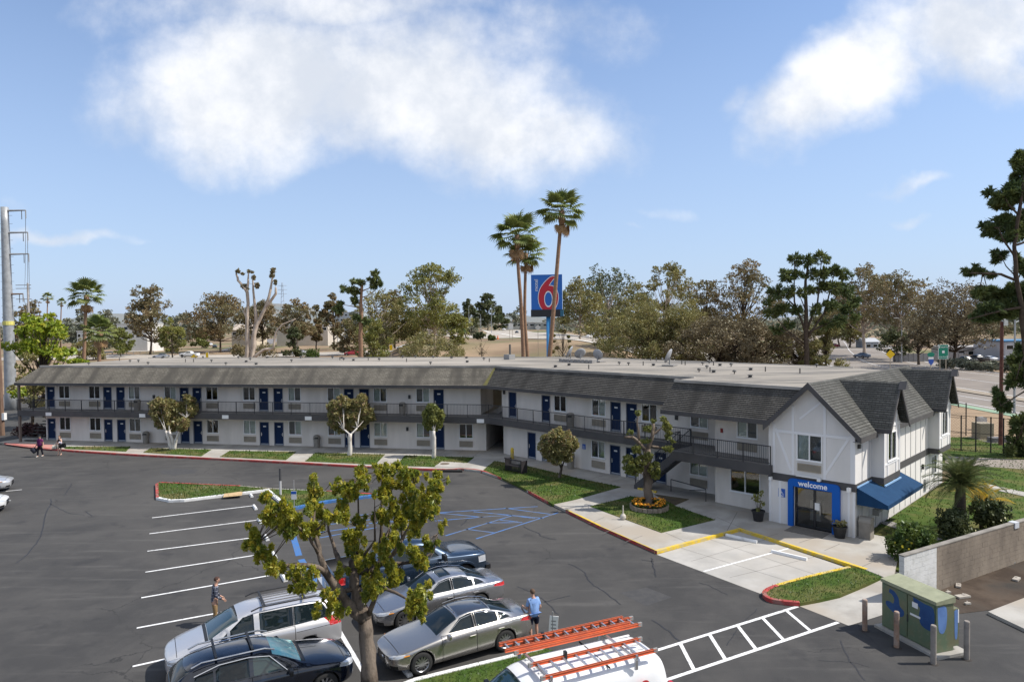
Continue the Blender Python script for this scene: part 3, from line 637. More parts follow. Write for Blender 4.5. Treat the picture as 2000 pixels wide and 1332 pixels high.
Z1, Z2, ZE = .14, 3.2, 5.8
LD = [(91, 110), (201.5, 221), (227, 246), (351, 370.5), (376, 396.5), (505.7, 527.3), (534, 556.5), (671.6, 693.7), (701.5, 723.6), (846.6, 869)]
LWN = [(114.5, 137), (173.5, 196), (251, 274), (321, 345), (402.5, 426), (474.5, 499), (562.4, 588.4), (639, 665.6), (729, 756), (812, 840)]
ul = lambda u, z: FL.su(u, 770+.012*(u-90) if z > 2 else 840+.03*(u-90))
opsU, opsL = [], []
for i, (a, b) in enumerate(LD):
    s0 = ul(a, 4); s1 = s0+.94; opsU.append((s0, s1, Z2, Z2+2.14)); opsL.append((s0, s1, Z1, Z1+2.12))
    h = 1 if i in (0, 2, 4, 6, 8) else -1
    door(FL, s0, s1, Z2, Z2+2.14, hinge=h); door(FL, s0, s1, Z1, Z1+2.12, hinge=h)
for i, (a, b) in enumerate(LWN):
    c = (ul(a, 4)+ul(b, 4))/2; s0 = c-.56; s1 = c+.56; fl = i in (1, 3, 5, 7, 9)
    opsU.append(window(FL, s0, s1, 4.25, 5.36, flip=fl, both=(None, None, None, None, 'dark', 'dark', None, None, None, None)[i])); opsL.append(window(FL, s0, s1, 1.2, 2.34, flip=fl if i % 3 else not fl, both=(None, None, 'dark', None, 'dark', 'full', None, None, 'full', None)[i]))
    acunit(FL, s0-.03, s1+.03, 3.46, 3.94); acunit(FL, s0-.03, s1+.03, .42, .92)
c = FL.su(910.5, 860); opsL.append(window(FL, c-.56, c+.56, 1.2, 2.34, both='dark')); acunit(FL, c-.59, c+.59, .42, .92)
SL0 = -43.75
mb = MB(); wall(mb, FL, SL0, -.45, Z2, 5.75, 0, opsU); wall(mb, FL, SL0, 0, .0, Z2, 0, opsL)
fquad(mb, Fr(FL.P(SL0), FL_ang := math.degrees(FL.ang)-90), -15, 0, 0, 0, 7.2)
CK = lint(FL, -2.5, FW, -2.5)
mb.add([FL.P(-.45, 0, Z2), FL.P(-.45, -5, Z2), FL.P(-.45, -5, 5.75), FL.P(-.45, 0, 5.75)], [(3, 2, 1, 0)])
mb.add([FL.P(0, 0, 0), FL.P(0, -9, 0), FL.P(0, -9, Z2), FL.P(0, 0, Z2)], [(3, 2, 1, 0)])
WS0, SM, OM = -9.0, 11.35, 1.6
uw = lambda u, up: FW.su(u, 740+(u-985)*.2 if up else 860+(u-985)*.26)
opsU, opsL = [], []
for a, b in ((992, 1009.4), (1056, 1076), (1191, 1213.5), (1222, 1245)):
    c = (uw(a, 1)+uw(b, 1))/2; opsU.append(door(FW, c-.47, c+.47, Z2, Z2+2.14, hinge=-1 if a < 1200 and a > 1100 else 1, plate=a > 1000))
for a, b in ((1028, 1049.5), (1057, 1077), (1190, 1213.5), (1222, 1245), (1271, 1283)):
    c = (uw(a, 0)+uw(b, 0))/2 if a < 1270 else 6.4; opsL.append(door(FW, c-.47, c+.47, Z1, Z1+2.12, hinge=-1 if a < 1040 or 1100 < a < 1215 else 1, plate=a > 1100))
for i, (a, b) in enumerate(((1081.7, 1106.4), (1155, 1184), (1252.8, 1284.5), (1348, 1384))):
    c = (uw(a, 1)+uw(b, 1))/2; opsU.append(window(FW, c-.58, c+.58, 4.25, 5.36, flip=i in (1, 3), both='dark' if i == 2 else None)); acunit(FW, c-.6, c+.6, 3.46, 3.94)
for i, (a, b) in enumerate(((1155, 1183), (1347, 1383))):
    c = (uw(a, 0)+uw(b, 0))/2; opsL.append(window(FW, c-.58, c+.58, 1.2, 2.34, flip=True, both=None if i == 0 else 'full')); acunit(FW, c-.6, c+.6, .42, .92)
wall(mb, FW, WS0, SM, .0, Z2, 0, opsL); wall(mb, FW, WS0-.15, SM, Z2, 5.75, 0, opsU)
mb.add([FW.P(WS0, 0, 0), FW.P(WS0, -8, 0), FW.P(WS0, -8, Z2), FW.P(WS0, 0, Z2)], [(0, 1, 2, 3)])
mb.add([FW.P(WS0-.15, 0, Z2), FW.P(WS0-.15, -4, Z2), FW.P(WS0-.15, -4, 5.75), FW.P(WS0-.15, 0, 5.75)], [(0, 1, 2, 3)])
FR_ = Fr(FW.P(SM), math.degrees(FW.ang)-90)
r1 = door(FR_, .30, 1.24, Z2, Z2+2.14, mat=DARKD); r2 = door(FR_, .30, 1.24, Z1, Z1+2.12, mat=DARKD)
wall(mb, FR_, 0, OM, 0, Z2, 0, [r2]); wall(mb, FR_, 0, OM, Z2, 6.4, 0, [r1])
SE = 15.5
a = FW.su(1441, 838, OM); w1 = window(FW, a, a+1.16, 4.25, 5.36, OM, flip=False); acunit(FW, a-.02, a+1.18, 3.46, 3.94, OM)
a = FW.su(1428, 940, OM); w2 = window(FW, a, a+1.75, 1.05, 2.34, OM, both='dark')
wall(mb, FW, SM, SE, 0, Z2, OM, [w2]); wall(mb, FW, SM, SE, Z2, 6.4, OM, [w1])
for fr, s0, s1, dp in ((FL, SL0, 3, 15), (FW, -6, 17, 16)):
    q = [fr.P(s1, -dp, 0), fr.P(s0, -dp, 0), fr.P(s0, -dp, 7.2), fr.P(s1, -dp, 7.2)]; mb.add(q, [(0, 1, 2, 3)])
part(mb, 'wall', STU)
mb = MB(); p = [FL.P(0, -.2, 0), FL.P(0, -9, 0), FW.P(WS0, -9, 0), FW.P(WS0, -.2, 0)]
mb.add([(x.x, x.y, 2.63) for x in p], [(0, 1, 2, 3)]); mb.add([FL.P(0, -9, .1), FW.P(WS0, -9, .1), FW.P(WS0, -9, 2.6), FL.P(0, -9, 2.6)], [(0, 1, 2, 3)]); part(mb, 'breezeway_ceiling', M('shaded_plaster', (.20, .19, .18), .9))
OL, OW, OB, S1, SB_ = 1.5, 1.0, 3.3, 8.75, 9.35
KB = lint(FL, OL, FW, OW); sKL = (KB-FL.O).dot(FL.a); sKW = (KB-FW.O).dot(FW.a)
edge = [FL.P(-45.4, -2.2), FL.P(-45.4, OL), FL.P(sKL, OL), FW.P(SB_, OW), FW.P(SB_, OB), FW.P(SE+.1, OB)]
slab = [p.xy for p in edge]+[FW.P(SE+.1, -.5).xy, lint(FL, -1.2, FW, -1.2).xy, FL.P(-43.7, -1.2).xy, FL.P(-43.7, -2.2).xy]
mb = MB(); mb.prism(slab, 2.66, 3.18, bottom=True); part(mb, 'balcony_slab', [FAS])
mb = MB(); mb.sheet(slab, 3.187); part(mb, 'balcony_floor', DECK)
BAL = MB(); nb = 0
post_m = MB(); post_m.lbox(-.025, .025, -.025, .025, 0, 1.06); post_m = post_m.mesh('railing_post', RAILM)
RT, RB = 4.24, 3.30
def rail_run(mbr, p0, p1, z0=0., z1=0., posts=1.75, ends=True, stair=False):
    L_ = (p1-p0).length; d = (p1-p0)/L_; base = 3.19 if not stair else 0
    a = Vector((p0.x, p0.y, z0)); b = Vector((p1.x, p1.y, z1))
    mbr.tube([a+Vector((0, 0, 1.04)), b+Vector((0, 0, 1.04))], .028, 5); mbr.tube([a+Vector((0, 0, .12)), b+Vector((0, 0, .12))], .02, 4)
    n = max(1, round(L_/posts))
    for i in range(n+1 if ends else n):
        q = a.lerp(b, i/n); o = link('railing_post', post_m, rail, None, MI_R); o.location = q
    k = int(L_/.125)
    for i in range(1, k):
        q = a.lerp(b, i/k); r_ = .008; BAL.hexa([(q.x+x, q.y+y, q.z+z) for z in (.13, 1.03) for x, y in ((-r_, -r_), (r_, -r_), (r_, r_), (-r_, r_))])
rmb = MB(); rail = link('railing', bpy.data.meshes.new('railing'), motel, None, MI); MI_R = None
segs = [(edge[0], edge[1]), (edge[1], edge[2]), (edge[2], FW.P(SB_, OW)), (FW.P(SB_, 2.25), edge[4]), (edge[4], edge[5])]
for i, (a, b) in enumerate(segs):
    sh = .06
    rail_run(rmb, a, b, 3.19, 3.19, ends=True)
S_B, S_T, O0, O1 = 6.0, 9.35, 1.08, 2.25
st = MB(); n = 15
for k in range(n):
    s0 = S_B+(S_T-S_B)*k/n; z = Z1+(3.18-Z1)*(k+1)/(n+1); st.fbox(FW, s0, s0+.30, O1, O0, z-.05, z)
part(st, 'stair_treads', M('stair_tread', (.10, .098, .095), .9), 'stuff')
for o_ in (O0, O1):
    mb = MB(); mb.add([FW.P(s, o, z) for o in (o_+.025, o_-.025) for s, z in ((S_B-.1, Z1), (S_B+.25, Z1), (S_T+.1, 2.75), (S_T+.1, 3.18), (S_T-.1, 3.16), (S_B-.1, Z1+.25))],
                      [(0, 1, 2, 3, 4, 5), (11, 10, 9, 8, 7, 6)]+[(i, (i+6), (i+1) % 6+6, (i+1) % 6) for i in range(6)]); part(mb, 'stair_stringer', FAS)
    rail_run(rmb, FW.P(S_B, o_), FW.P(S_T, o_), Z1+.1, 3.19, posts=3, stair=True)
me = rmb.mesh('railing', RAILM); rail.data = me
o = BAL.build('balusters', RAILM, rail, 'stuff')
mb = MB(); P_ = FW.P; mb.tube([P_(8.0, 1.2, .9), P_(10.9, 1.9, .9), P_(10.9, 1.9, .1)], .03, 6); mb.tube([P_(8.0, 1.2, .9), P_(8.0, 1.2, .1)], .03, 6); mb.tube([P_(9.6, 1.6, .55), P_(10.9, 1.9, .85)], .022, 5); part(mb, 'handrail', RAILM)
mb = MB()
for k in range(11):
    z = .2+k*.26; mb.fbox(FL, -45.3, -44.0, 1.0-k*.35, .68-k*.35, z, z+.06)
part(mb, 'end_stair_treads', M('end_stair', (.04, .038, .035), .9), 'stuff')
for s_, o_ in ((-45.3, 1.35), (-45.3, -2.0), (-.9, 1.3)):
    if s_ < -1:
        mb = MB(); mb.fbox(FL, s_-.09, s_+.09, o_+.09, o_-.09, 0, 5.7); part(mb, 'column', M('weathered_post', (.16, .13, .11), .9))
mb = MB(); mb.lbox(0, .62, -.03, 0, 0, .32); lm = mb.mesh('fascia_light', PLATE)
for u in (95, 278, 440, 602, 938):
    s_ = FL.su(u, 812, OL); o = link('fascia_light', lm, motel, None, MI); o.matrix_basis = Matrix.Translation(FL.P(s_-.3, OL+.003, 2.72)) @ Matrix.Rotation(FL.ang, 4, 'Z')
ZT = 7.3
EL, TL = 1.55, -.05; EW, TW = 1.1, -.5; EB, TB = 3.42, 1.82
Ke = lint(FL, EL, FW, EW); Kt = lint(FL, TL, FW, TW); z3 = lambda p, z: Vector((p.x, p.y, z))
mb = MB(); mb.shingles(FL.P(-45.6, EL, ZE), z3(Ke, ZE), z3(Kt, ZT), FL.P(-44.1, TL, ZT)); mb.shingles(FL.P(-45.6, -16, ZE), FL.P(-45.6, EL, ZE), FL.P(-44.1, TL, ZT), FL.P(-44.1, -15, ZT)); part(mb, 'shingle_roof', SHL)
mb = MB(); mb.shingles(z3(Ke, ZE), FW.P(S1, EW, ZE), FW.P(S1, TW, ZT), z3(Kt, ZT))
ZB = 5.62; mb.shingles(FW.P(S1, EB, ZB), FW.P(SE-.05, EB, ZB), FW.P(SE+1.75, TB-.05, ZT), FW.P(S1, TB-.05, ZT)); mb.add([FW.P(S1, EW-.5, 5.6), FW.P(S1, EB, ZB), FW.P(S1, TB-.05, ZT), FW.P(S1, TW, ZT)], [(0, 1, 2, 3)]); mb.uv[len(mb.f)-1] = [(0, 0), (2, 0), (1.5, 1.6), (0, 1.6)]
part(mb, 'shingle_roof', SHR)
mb = MB(); d = (z3(Kt, ZT)-z3(Ke, ZE)); q = FL.a*.16
mb.add([z3(Ke, ZE)-q*2.2+Vector((0, 0, .045)), z3(Ke, ZE)+Vector((0, 0, .06)), z3(Kt, ZT)+Vector((0, 0, .05)), z3(Kt, ZT)-q*.8+Vector((0, 0, .045))], [(0, 1, 2, 3)]); part(mb, 'valley_moss', M('roof_moss', (.13, .12, .03), .95, c2=(.09, .085, .04), vs=2.5))
def fascia(p, q, z, name='fascia'):
    mb = MB(); d = (q-p).normalized(); nn = Vector((d.y, -d.x, 0)); mb.hexa([(x.x, x.y, zz) for zz in (z-.24, z+.02) for x in (p+nn*.02, q+nn*.02, q-nn*.03, p-nn*.03)]); part(mb, name, FAS)
fascia(FL.P(-45.6, EL), Ke, ZE); fascia(Ke, FW.P(S1, EW), ZE); fascia(FW.P(S1, EB), FW.P(SE+.1, EB), ZB); fascia(FL.P(-45.6, -16), FL.P(-45.6, EL), ZE); fascia(FW.P(S1, EW), FW.P(S1, EB), ZB)
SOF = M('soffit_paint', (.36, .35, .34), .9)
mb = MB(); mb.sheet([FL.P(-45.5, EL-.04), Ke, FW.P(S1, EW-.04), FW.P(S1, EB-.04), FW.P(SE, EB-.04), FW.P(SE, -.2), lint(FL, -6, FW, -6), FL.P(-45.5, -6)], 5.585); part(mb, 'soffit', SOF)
mb = MB(); mb.sheet([FL.P(-44.15, TL-.02), z3(Kt, 0), lint(FL, -14.5, FW, -15.5), FL.P(-44.1, -14.5)], ZT+.015)
mb.sheet([z3(Kt, 0), FW.P(S1, TW), FW.P(S1, TB), FW.P(SE+1.6, TB), FB.P(-2.45, -16), FW.P(13, -15.5), lint(FL, -14.5, FW, -15.5)], ZT+.015); part(mb, 'flat_roof', FLATR)
mb = MB()
def kerb(p, q): 
    d = (q-p).normalized(); nn = Vector((d.y, -d.x, 0))*.14; mb.hexa([(x.x, x.y, zz) for zz in (ZT-.1, ZT+.07) for x in (p+nn, q+nn, q-nn*.3, p-nn*.3)])
kerb(FL.P(-44.2, TL), Kt); kerb(Kt, FW.P(S1, TW)); kerb(FW.P(S1, TB), FW.P(SE+1.6, TB)); kerb(FW.P(13, -15.5), lint(FL, -14.5, FW, -15.5)); kerb(lint(FL, -14.5, FW, -15.5), FL.P(-44, -14.5)); part(mb, 'roof_edge', M('roof_edge_metal', (.40, .37, .33), .8, c2=(.26, .245, .22), vs=.6))
mb = MB(); mb.lathe([(.05, 0), (.05, .22), (.17, .22), (.20, .30), (.10, .40), (0, .40)], 8); vm = mb.mesh('roof_vent', M('vent_metal', (.06, .06, .06), .7))
mb = MB(); mb.lathe([(.06, 0), (.06, .5), (0, .5)], 8); pm_ = mb.mesh('vent_pipe', M('pipe_metal', (.09, .085, .08), .7))
mb = MB(); mb.lathe([(.22, 0), (.16, .10), (.14, .12), (.2, .22), (.26, .24), (0, .3)], 10); bm_ = mb.mesh('roof_vent', MATS['vent_metal'])
rv = random.Random(5)
for i in range(62):
    if i < 36: p = FL.P(-43+i*1.2+rv.uniform(-.4, .4), rv.choice([-2, -6, -9, -12.6, -13.4])+rv.uniform(-.5, .5))
    else: p = FW.P(-6+(i-36)*.72+rv.uniform(-.3, .3), rv.choice([-2.5, -5, -8.5, -11.5, -14.4])+rv.uniform(-.6, .6))
    r_ = rv.random(); o = link('roof_vent' if r_ < .75 else 'vent_pipe', vm if r_ < .45 else bm_ if r_ < .75 else pm_, motel, None, MI); o.location = (p.x, p.y, ZT+.01); o.scale = (.75, .75, .7)
ZR = 7.72; mid = -2.15
fh = lambda u, v, off=0.: FB.hit(u, v, off)
dl, dr = fh(1551, 1000)[0], fh(1627, 1000)[0]
wl, wr = fh(1558, 860)[0], fh(1604, 860)[0]
ops = [(dl, dr, .14, 2.28), (wl, wr, 3.72, 4.98)]
window(FB, wl, wr, 3.72, 4.98, flip=False)
acunit(FB, wl, wr, 3.1, 3.5)
mb = MB(); wall(mb, FB, -LW, 0, 0, 2.42, 0, [ops[0]], dep=.3); wall(mb, FB, -LW, 0, 2.42, 5.58, 0, [ops[1]])
mb.add([FB.P(-LW, 0, 5.58), FB.P(0, 0, 5.58), FB.P(mid, 0, ZR-.04)], [(0, 1, 2)])
FLf = Fr(FB.P(-LW), math.degrees(FB.ang)-90); fquad(mb, FLf, -3, 0, 0, 0, 5.7)
b1, b2 = (2.3, 4.95), (13.0, 15.7); BO = .6
sidew = (SL-3.0, SL-1.8, 1.05, 2.35)
wall(mb, FS, 0, SL, 0, 2.42, 0, [(13.9, 14.9, 1.0, 2.1)]); wall(mb, FS, 0, SL, 2.42, 5.6, 0, [])
window(FS, 13.9, 14.9, 1.0, 2.1, flip=True)
fquad(mb, Fr(FS.P(SL), 135), 0, 6, 0, 0, 5.6)
for (a, b) in (b1, b2):
    c = (a+b)/2; wz0, wz1 = 3.62, 5.0
    wall(mb, FS, a, b, 2.80, 5.46, BO, [(c-.62, c+.62, wz0, wz1)]); window(FS, c-.62, c+.62, wz0, wz1, BO, flip=True)
    fquad(mb, Fr(FS.P(a), -45), 0, BO, 0, 2.8, 5.46); mb.add([FS.P(b, BO, 2.8), FS.P(b, 0, 2.8), FS.P(b, 0, 5.46), FS.P(b, BO, 5.46)], [(0, 1, 2, 3)])
    mb.add([FS.P(a, BO, 5.46), FS.P(b, BO, 5.46), FS.P(c, BO, 7.45)], [(0, 1, 2)]); mb.add([FS.P(a, BO, 2.8), FS.P(a, 0, 2.8), FS.P(b, 0, 2.8), FS.P(b, BO, 2.8)], [(0, 1, 2, 3)])
part(mb, 'lobby_wall', STUB)
mb = MB(); mb.fbox(FB, -LW-.02, .035, .035, 0, 2.42, 2.8); mb.fbox(FS, .04, SL, .035, 0, 2.42, 2.8)
part(mb, 'belt_band', FAS)
for (a, b) in (b1, b2):
    mb = MB(); mb.fbox(FS, a-.03, b+.03, BO+.03, .04, 2.5, 2.82); part(mb, 'bay_base_band', FAS)
def board(fr, p, q, wd, off=.0, th_=.03, mat=None, name='trim_board'):
    (s0, z0), (s1, z1) = p, q; d = Vector((s1-s0, z1-z0)); d.normalize(); nx, nz = -d.y*wd/2, d.x*wd/2; mb = MB()
    c = [(s0-nx, z0-nz), (s1-nx, z1-nz), (s1+nx, z1+nz), (s0+nx, z0+nz)]
    A = sum(c[i][0]*c[(i+1) % 4][1]-c[(i+1) % 4][0]*c[i][1] for i in range(4)); c = c if A > 0 else c[::-1]
    mb.add([fr.P(s, off+th_, z) for s, z in c]+[fr.P(s, off-.01, z) for s, z in c], [(0, 1, 2, 3)]+[(i, i+4, (i+1) % 4+4, (i+1) % 4) for i in range(4)]); part(mb, name, mat or TRIM)
x0 = fh(1512, 900)[0]
for u, v0, v1 in ((1512, 822, 912), (1549, 800, 922), (1611, 780, 935), (1664, 840, 955)):
    s_ = fh(u, 880)[0]; top = ZR-.28-abs(s_-mid)-.06; board(FB, (s_, 2.82), (s_, min(top, 7)), .13)
board(FB, (x0, 5.06), (-.04, 5.06), .14, th_=.034)
board(FB, fh(1515, 836), fh(1545, 918), .13, th_=.026); board(FB, fh(1661, 852), fh(1611, 928), .12, th_=.026); board(FB, fh(1562, 818), fh(1606, 784), .10, th_=.026)
for s_ in (-.06, -.30, -3.78, -4.32): board(FB, (s_, .14), (s_, 2.40), .10 if s_ > -1 else .12, th_=.028)
board(FB, (-.07, 2.82), (-.07, 5.5), .13, th_=.031)
BAT = M('batten_grey', (.40, .40, .40), .8)
for k in range(15):
    s_ = .95+k*1.04
    if not (b1[0]-.1 < s_ < b1[1]+.1 or b2[0]-.1 < s_ < b2[1]+.1): board(FS, (s_, 2.82), (s_, 5.5), .035, th_=.02, mat=BAT, name='wall_batten')
    board(FS, (s_, .1), (s_, 2.40), .035, th_=.02, mat=BAT, name='wall_batten')
for (a, b) in (b1, b2):
    c = (a+b)/2
    for s_ in (a+.07, b-.07, c-.72, c+.72): board(FS, (s_, 2.84), (s_, 5.45 if abs(s_-c) > 1 else 6.2), .12, BO, .03)
    board(FS, (a, 5.42), (b, 5.42), .16, BO, .034); board(FS, (c-.7, 5.5), (c-.15, 6.7), .10, BO, .026); board(FS, (a, 3.45), (b, 3.45), .10, BO, .026)
FO = .42; ER = .38; ez = lambda s_: ZR-abs(s_-mid)*1.0
mb = MB(); P_ = FB.P
mb.shingles(P_(ER, FO, ez(ER)), P_(ER, -SL-.4, ez(ER)), P_(mid, -SL-.4, ZR), P_(mid, FO, ZR))
mb.shingles(P_(-LW-.12, -SL, ez(-LW-.12)), P_(-LW-.12, FO, ez(-LW-.12)), P_(mid, FO, ZR), P_(mid, -SL, ZR))
part(mb, 'lobby_roof', SHB)
for (a, b) in (b1, b2):
    c = (a+b)/2; h_ = (b-a)/2+.28; zr = ZR-.06; ze = 5.36; o_e = -2.15+(ZR-ze); mb = MB(); Q = FS.P; o_in = -2.12; fo = BO+.42
    mb.shingles(Q(c-h_, o_e, ze), Q(c-h_, fo, ze), Q(c, fo, zr), Q(c, o_in, zr)); mb.shingles(Q(c+h_, fo, ze), Q(c+h_, o_e, ze), Q(c, o_in, zr), Q(c, fo, zr)); part(mb, 'cross_gable_roof', SHB)
    for sg in (-1, 1):
        mb = MB(); pts = [(c, zr+.04), (c+sg*h_, ze+.03), (c+sg*h_, ze-.2), (c, zr-.25)]
        if sg > 0: pts = pts[::-1]
        mb.add([Q(s, fo+.03, z) for s, z in pts]+[Q(s, fo-.03, z) for s, z in pts], [(0, 1, 2, 3), (7, 6, 5, 4)]+[(i, i+4, (i+1) % 4+4, (i+1) % 4) for i in range(4)]); part(mb, 'rake_board', FAS)
    mb = MB(); mb.fbox(FS, c-h_-.03, c-h_+.03, fo, o_e+.1, ze-.2, ze+.02); part(mb, 'fascia', FAS)
    mb = MB(); mb.add([Q(c-.3, fo+.3, zr-.35), Q(c+.3, fo+.3, zr-.35), Q(c, fo+.3, zr+.06), Q(c-.3, fo-.05, zr-.35), Q(c+.3, fo-.05, zr-.35), Q(c, fo-.05, zr+.06)], [(0, 1, 2), (5, 4, 3), (0, 3, 4, 1), (1, 4, 5, 2), (2, 5, 3, 0)]); part(mb, 'gable_peak_hood', FAS)
for sg in (-1, 1):
    mb = MB(); e = ER if sg > 0 else -LW-.12; pts = [(mid, ZR+.05), (e, ez(e)+.04), (e, ez(e)-.26), (mid, ZR-.30)]
    if sg > 0: pts = pts[::-1]
    mb.add([FB.P(s, FO+.035, z) for s, z in pts]+[FB.P(s, FO-.03, z) for s, z in pts], [(0, 1, 2, 3), (7, 6, 5, 4)]+[(i, i+4, (i+1) % 4+4, (i+1) % 4) for i in range(4)]); part(mb, 'rake_board', FAS)
mb = MB(); z_ = ez(ER)
for s0, s1 in ((-FO, b1[0]-.3), (b1[1]+.3, b2[0]-.3), (b2[1]+.3, SL+.4)): mb = MB(); mb.fbox(FS, s0, s1, ER+.03, ER-.03, z_-.25, z_+.02); part(mb, 'fascia', FAS)
mb = MB(); mb.add([FB.P(-LW, 0, 5.57), FB.P(-LW, FO, 5.57), FB.P(mid, FO, ZR-.12), FB.P(mid, 0, ZR-.12), FB.P(ER, FO, ez(ER)-.06), FB.P(ER, 0, ez(ER)-.06)], [(0, 1, 2, 3), (3, 2, 4, 5)]); mb.add([FS.P(-.4, ER, z_-.24), FS.P(SL, ER, z_-.24), FS.P(SL, 0, z_-.24), FS.P(-.4, 0, z_-.24)], [(3, 2, 1, 0)]); part(mb, 'soffit', SOF)
PB = M('portal_blue', (.002, .095, .42), .65, spec=.3); pl, pr = fh(1541, 1000)[0], fh(1642, 1000)[0]; pt = 2.66; pw = dl-pl
mb = MB(); r_ = .22; outer = [(pl, .14)]
outer = [(pl, .14), (pl, pt-r_)]+[(pl+r_-r_*math.cos(a), pt-r_+r_*math.sin(a)) for a in (R(30), R(60), R(90))]+[(pr-r_+r_*math.sin(a), pt-r_+r_*math.cos(a)) for a in (0, R(30), R(60), R(90))]+[(pr, .14), (dr, .14), (dr, 2.26), (dl, 2.26), (dl, .14)]
n = len(outer); ff = [FB.P(s, .16, z) for s, z in outer]; bb = [FB.P(s, .0, z) for s, z in outer]
mb.add(ff+bb, [tuple(range(n))[::-1]]+[(i, (i+1) % n, (i+1) % n+n, i+n) for i in range(n)]); portal = part(mb, 'entrance_portal', PB)
tm = textmesh('lettering', 'welcome', .40, .006, M('letter_white', (.82, .82, .82), .5), bold=.008); o = link('lettering', tm, portal); o.matrix_basis = Matrix.Translation(FB.P((pl+pr)/2-.02, .167, 2.46)) @ Matrix.Rotation(FB.ang, 4, 'Z') @ Matrix.Rotation(R(90), 4, 'X')
DF = M('door_frame_dark', (.02, .02, .022), .4); INT = M('lobby_interior', (.16, .15, .14), .8); mb = MB(); c = (dl+dr)/2+.02
for a, b in ((dl, dl+.07), (dr-.07, dr), (c-.06, c+.06)): mb.fbox(FB, a, b, -.12, -.2, .14, 2.26)
mb.fbox(FB, dl, dr, -.12, -.2, 2.16, 2.27); mb.fbox(FB, dl, dr, -.12, -.2, .14, .26); mb.fbox(FB, dl+.07, c-.06, -.13, -.19, 1.12, 1.18); fr_ = part(mb, 'entrance_door', DF)
mb = MB(); mb.fbox(FB, dl+.07, c-.06, -.155, -.165, .26, 2.16); mb.build('pane', PANE, fr_); mb = MB(); mb.fbox(FB, c+.06, dr-.07, -.155, -.165, .26, 2.16); mb.build('pane', PANE, fr_)
mb = MB(); mb.fbox(FB, c+.02, c+.26, -.10, -.12, 1.15, 1.52); mb.build('door_notice', PLATE, fr_); mb = MB(); mb.tube([FB.P(c+.3, -.08, .9), FB.P(c+.3, -.08, 1.4)], .02, 6); mb.build('handle', STEEL, fr_)
mb = MB(); q = [FB.P(s, o, z) for z in (.15, 2.4) for s, o in ((dl-1, -.3), (dr+.6, -.3), (dr+.6, -4), (dl-1, -4))]; mb.add(q, [(0, 1, 2, 3), (7, 6, 5, 4), (1, 5, 6, 2), (2, 6, 7, 3), (3, 7, 4, 0)]); mb.fbox(FB, dl+.2, dl+.75, -1.6, -2.1, .16, 1.2, 1); mb.fbox(FB, dr-.8, dr-.1, -2.2, -2.7, .16, 1.1, 1); part(mb, 'lobby_room', [INT, M('counter', (.35, .34, .33), .6)])
mb = MB(); s_ = fh(1507, 925)[0]; mb.fbox(FB, s_-.07, s_+.07, .22, 0, 2.40, 2.58); part(mb, 'security_light', PLATE)
mb = MB(); s_ = fh(1660, 950)[0]; mb.fbox(FB, s_-.08, s_+.08, .24, .03, 2.40, 2.62); part(mb, 'security_light', PLATE)
mb = MB(); a, b = fh(1557, 932)[0], fh(1603, 938)[0]; mb.fbox(FB, a, b, .16, .036, 2.82, 2.87); mb.fbox(FB, b-.1, b+.05, .26, .036, 2.72, 2.82); part(mb, 'door_closer_arm', PLATE)
mb = MB(); mb.fbox(FS, .28, .48, .12, 0, 4.55, 4.75); part(mb, 'security_camera', M('dark_plastic', (.03, .03, .03), .5))
for s_, z in ((5.75, 4.7), (11.3, 4.9)):
    mb = MB(); mb.fbox(FS, s_, s_+.3, .16, 0, z, z+.3); part(mb, 'wall_lantern', M('lantern_brass', (.30, .22, .10), .5))
mb = MB(); mb.fbox(FS, 11.6, 11.75, .12, 0, 1.7, 2.0); part(mb, 'meter_box', MATS['dark_plastic'])
mb = MB(); mb.fbox(FS, 12.1, 12.7, .12, 0, .35, 1.0); part(mb, 'meter_box', M('grey_box', (.38, .38, .37), .7))
mb = MB(); mb.fbox(FS, 2.55, 3.15, .35, 0, .95, 1.05); mb.fbox(FS, 2.55, 2.65, .3, 0, .75, .95); part(mb, 'wall_counter_shelf', M('shelf_grey', (.33, .32, .30), .7))
def accsign(fr, s_, z, wd, off=.0):
    mb = MB(); mb.fbox(fr, s_-wd/2, s_+wd/2, off+.02, off, z, z+wd*1.25); p = part(mb, 'accessibility_sign', M('sign_blue', (.015, .10, .42), .4))
    mb = MB(); C_ = lambda x, y: fr.P(s_+x*wd, off+.025, z+y*wd)
    def ln(pts, r): mb.tube([C_(*q) for q in pts], r*wd, 5)
    k = [(-.04+.19*math.cos(a), .46+.19*math.sin(a)) for a in [R(100+i*26) for i in range(10)]]; ln(k, .03); ln([(-.05, .98), (-.05, .96)], .07); ln([(-.05, .86), (-.03, .58), (.16, .58), (.24, .34), (.32, .36)], .035); ln([(-.04, .74), (.14, .74)], .03); ln([(-.3, .14), (.3, .14)], .04)
    mb.build('pictogram', M('letter_white', (.82, .82, .82), .5), p)
accsign(FB, fh(1527, 970)[0], 1.55, .36); accsign(FW, uw(1141, 0), 1.62, .3)
AW = M('awning_canvas', (.009, .040, .10), .9, c2=(.011, .047, .115), vs=3, spec=.2); mb = MB(); Q = FS.P; zi, zo, oo = 2.62, 1.98, 1.45; a0, a1 = .1, 6.1
mb.add([Q(a0, oo, zo), Q(a1, oo, zo), Q(a1, .04, zi), Q(b1[1]+.05, .04, zi), Q(b1[1]+.05, BO+.04, zi-.26), Q(b1[0]-.05, BO+.04, zi-.26), Q(b1[0]-.05, .04, zi), Q(a0, .04, zi), Q(a0, oo, zo-.2), Q(a1, oo, zo-.2), Q(a0, .04, zo-.2), Q(a1, .04, zo-.2)],
       [(0, 1, 4, 5), (0, 5, 6, 7), (1, 2, 3, 4), (8, 9, 1, 0), (7, 10, 8, 0), (2, 1, 9, 11)]); part(mb, 'awning', AW)
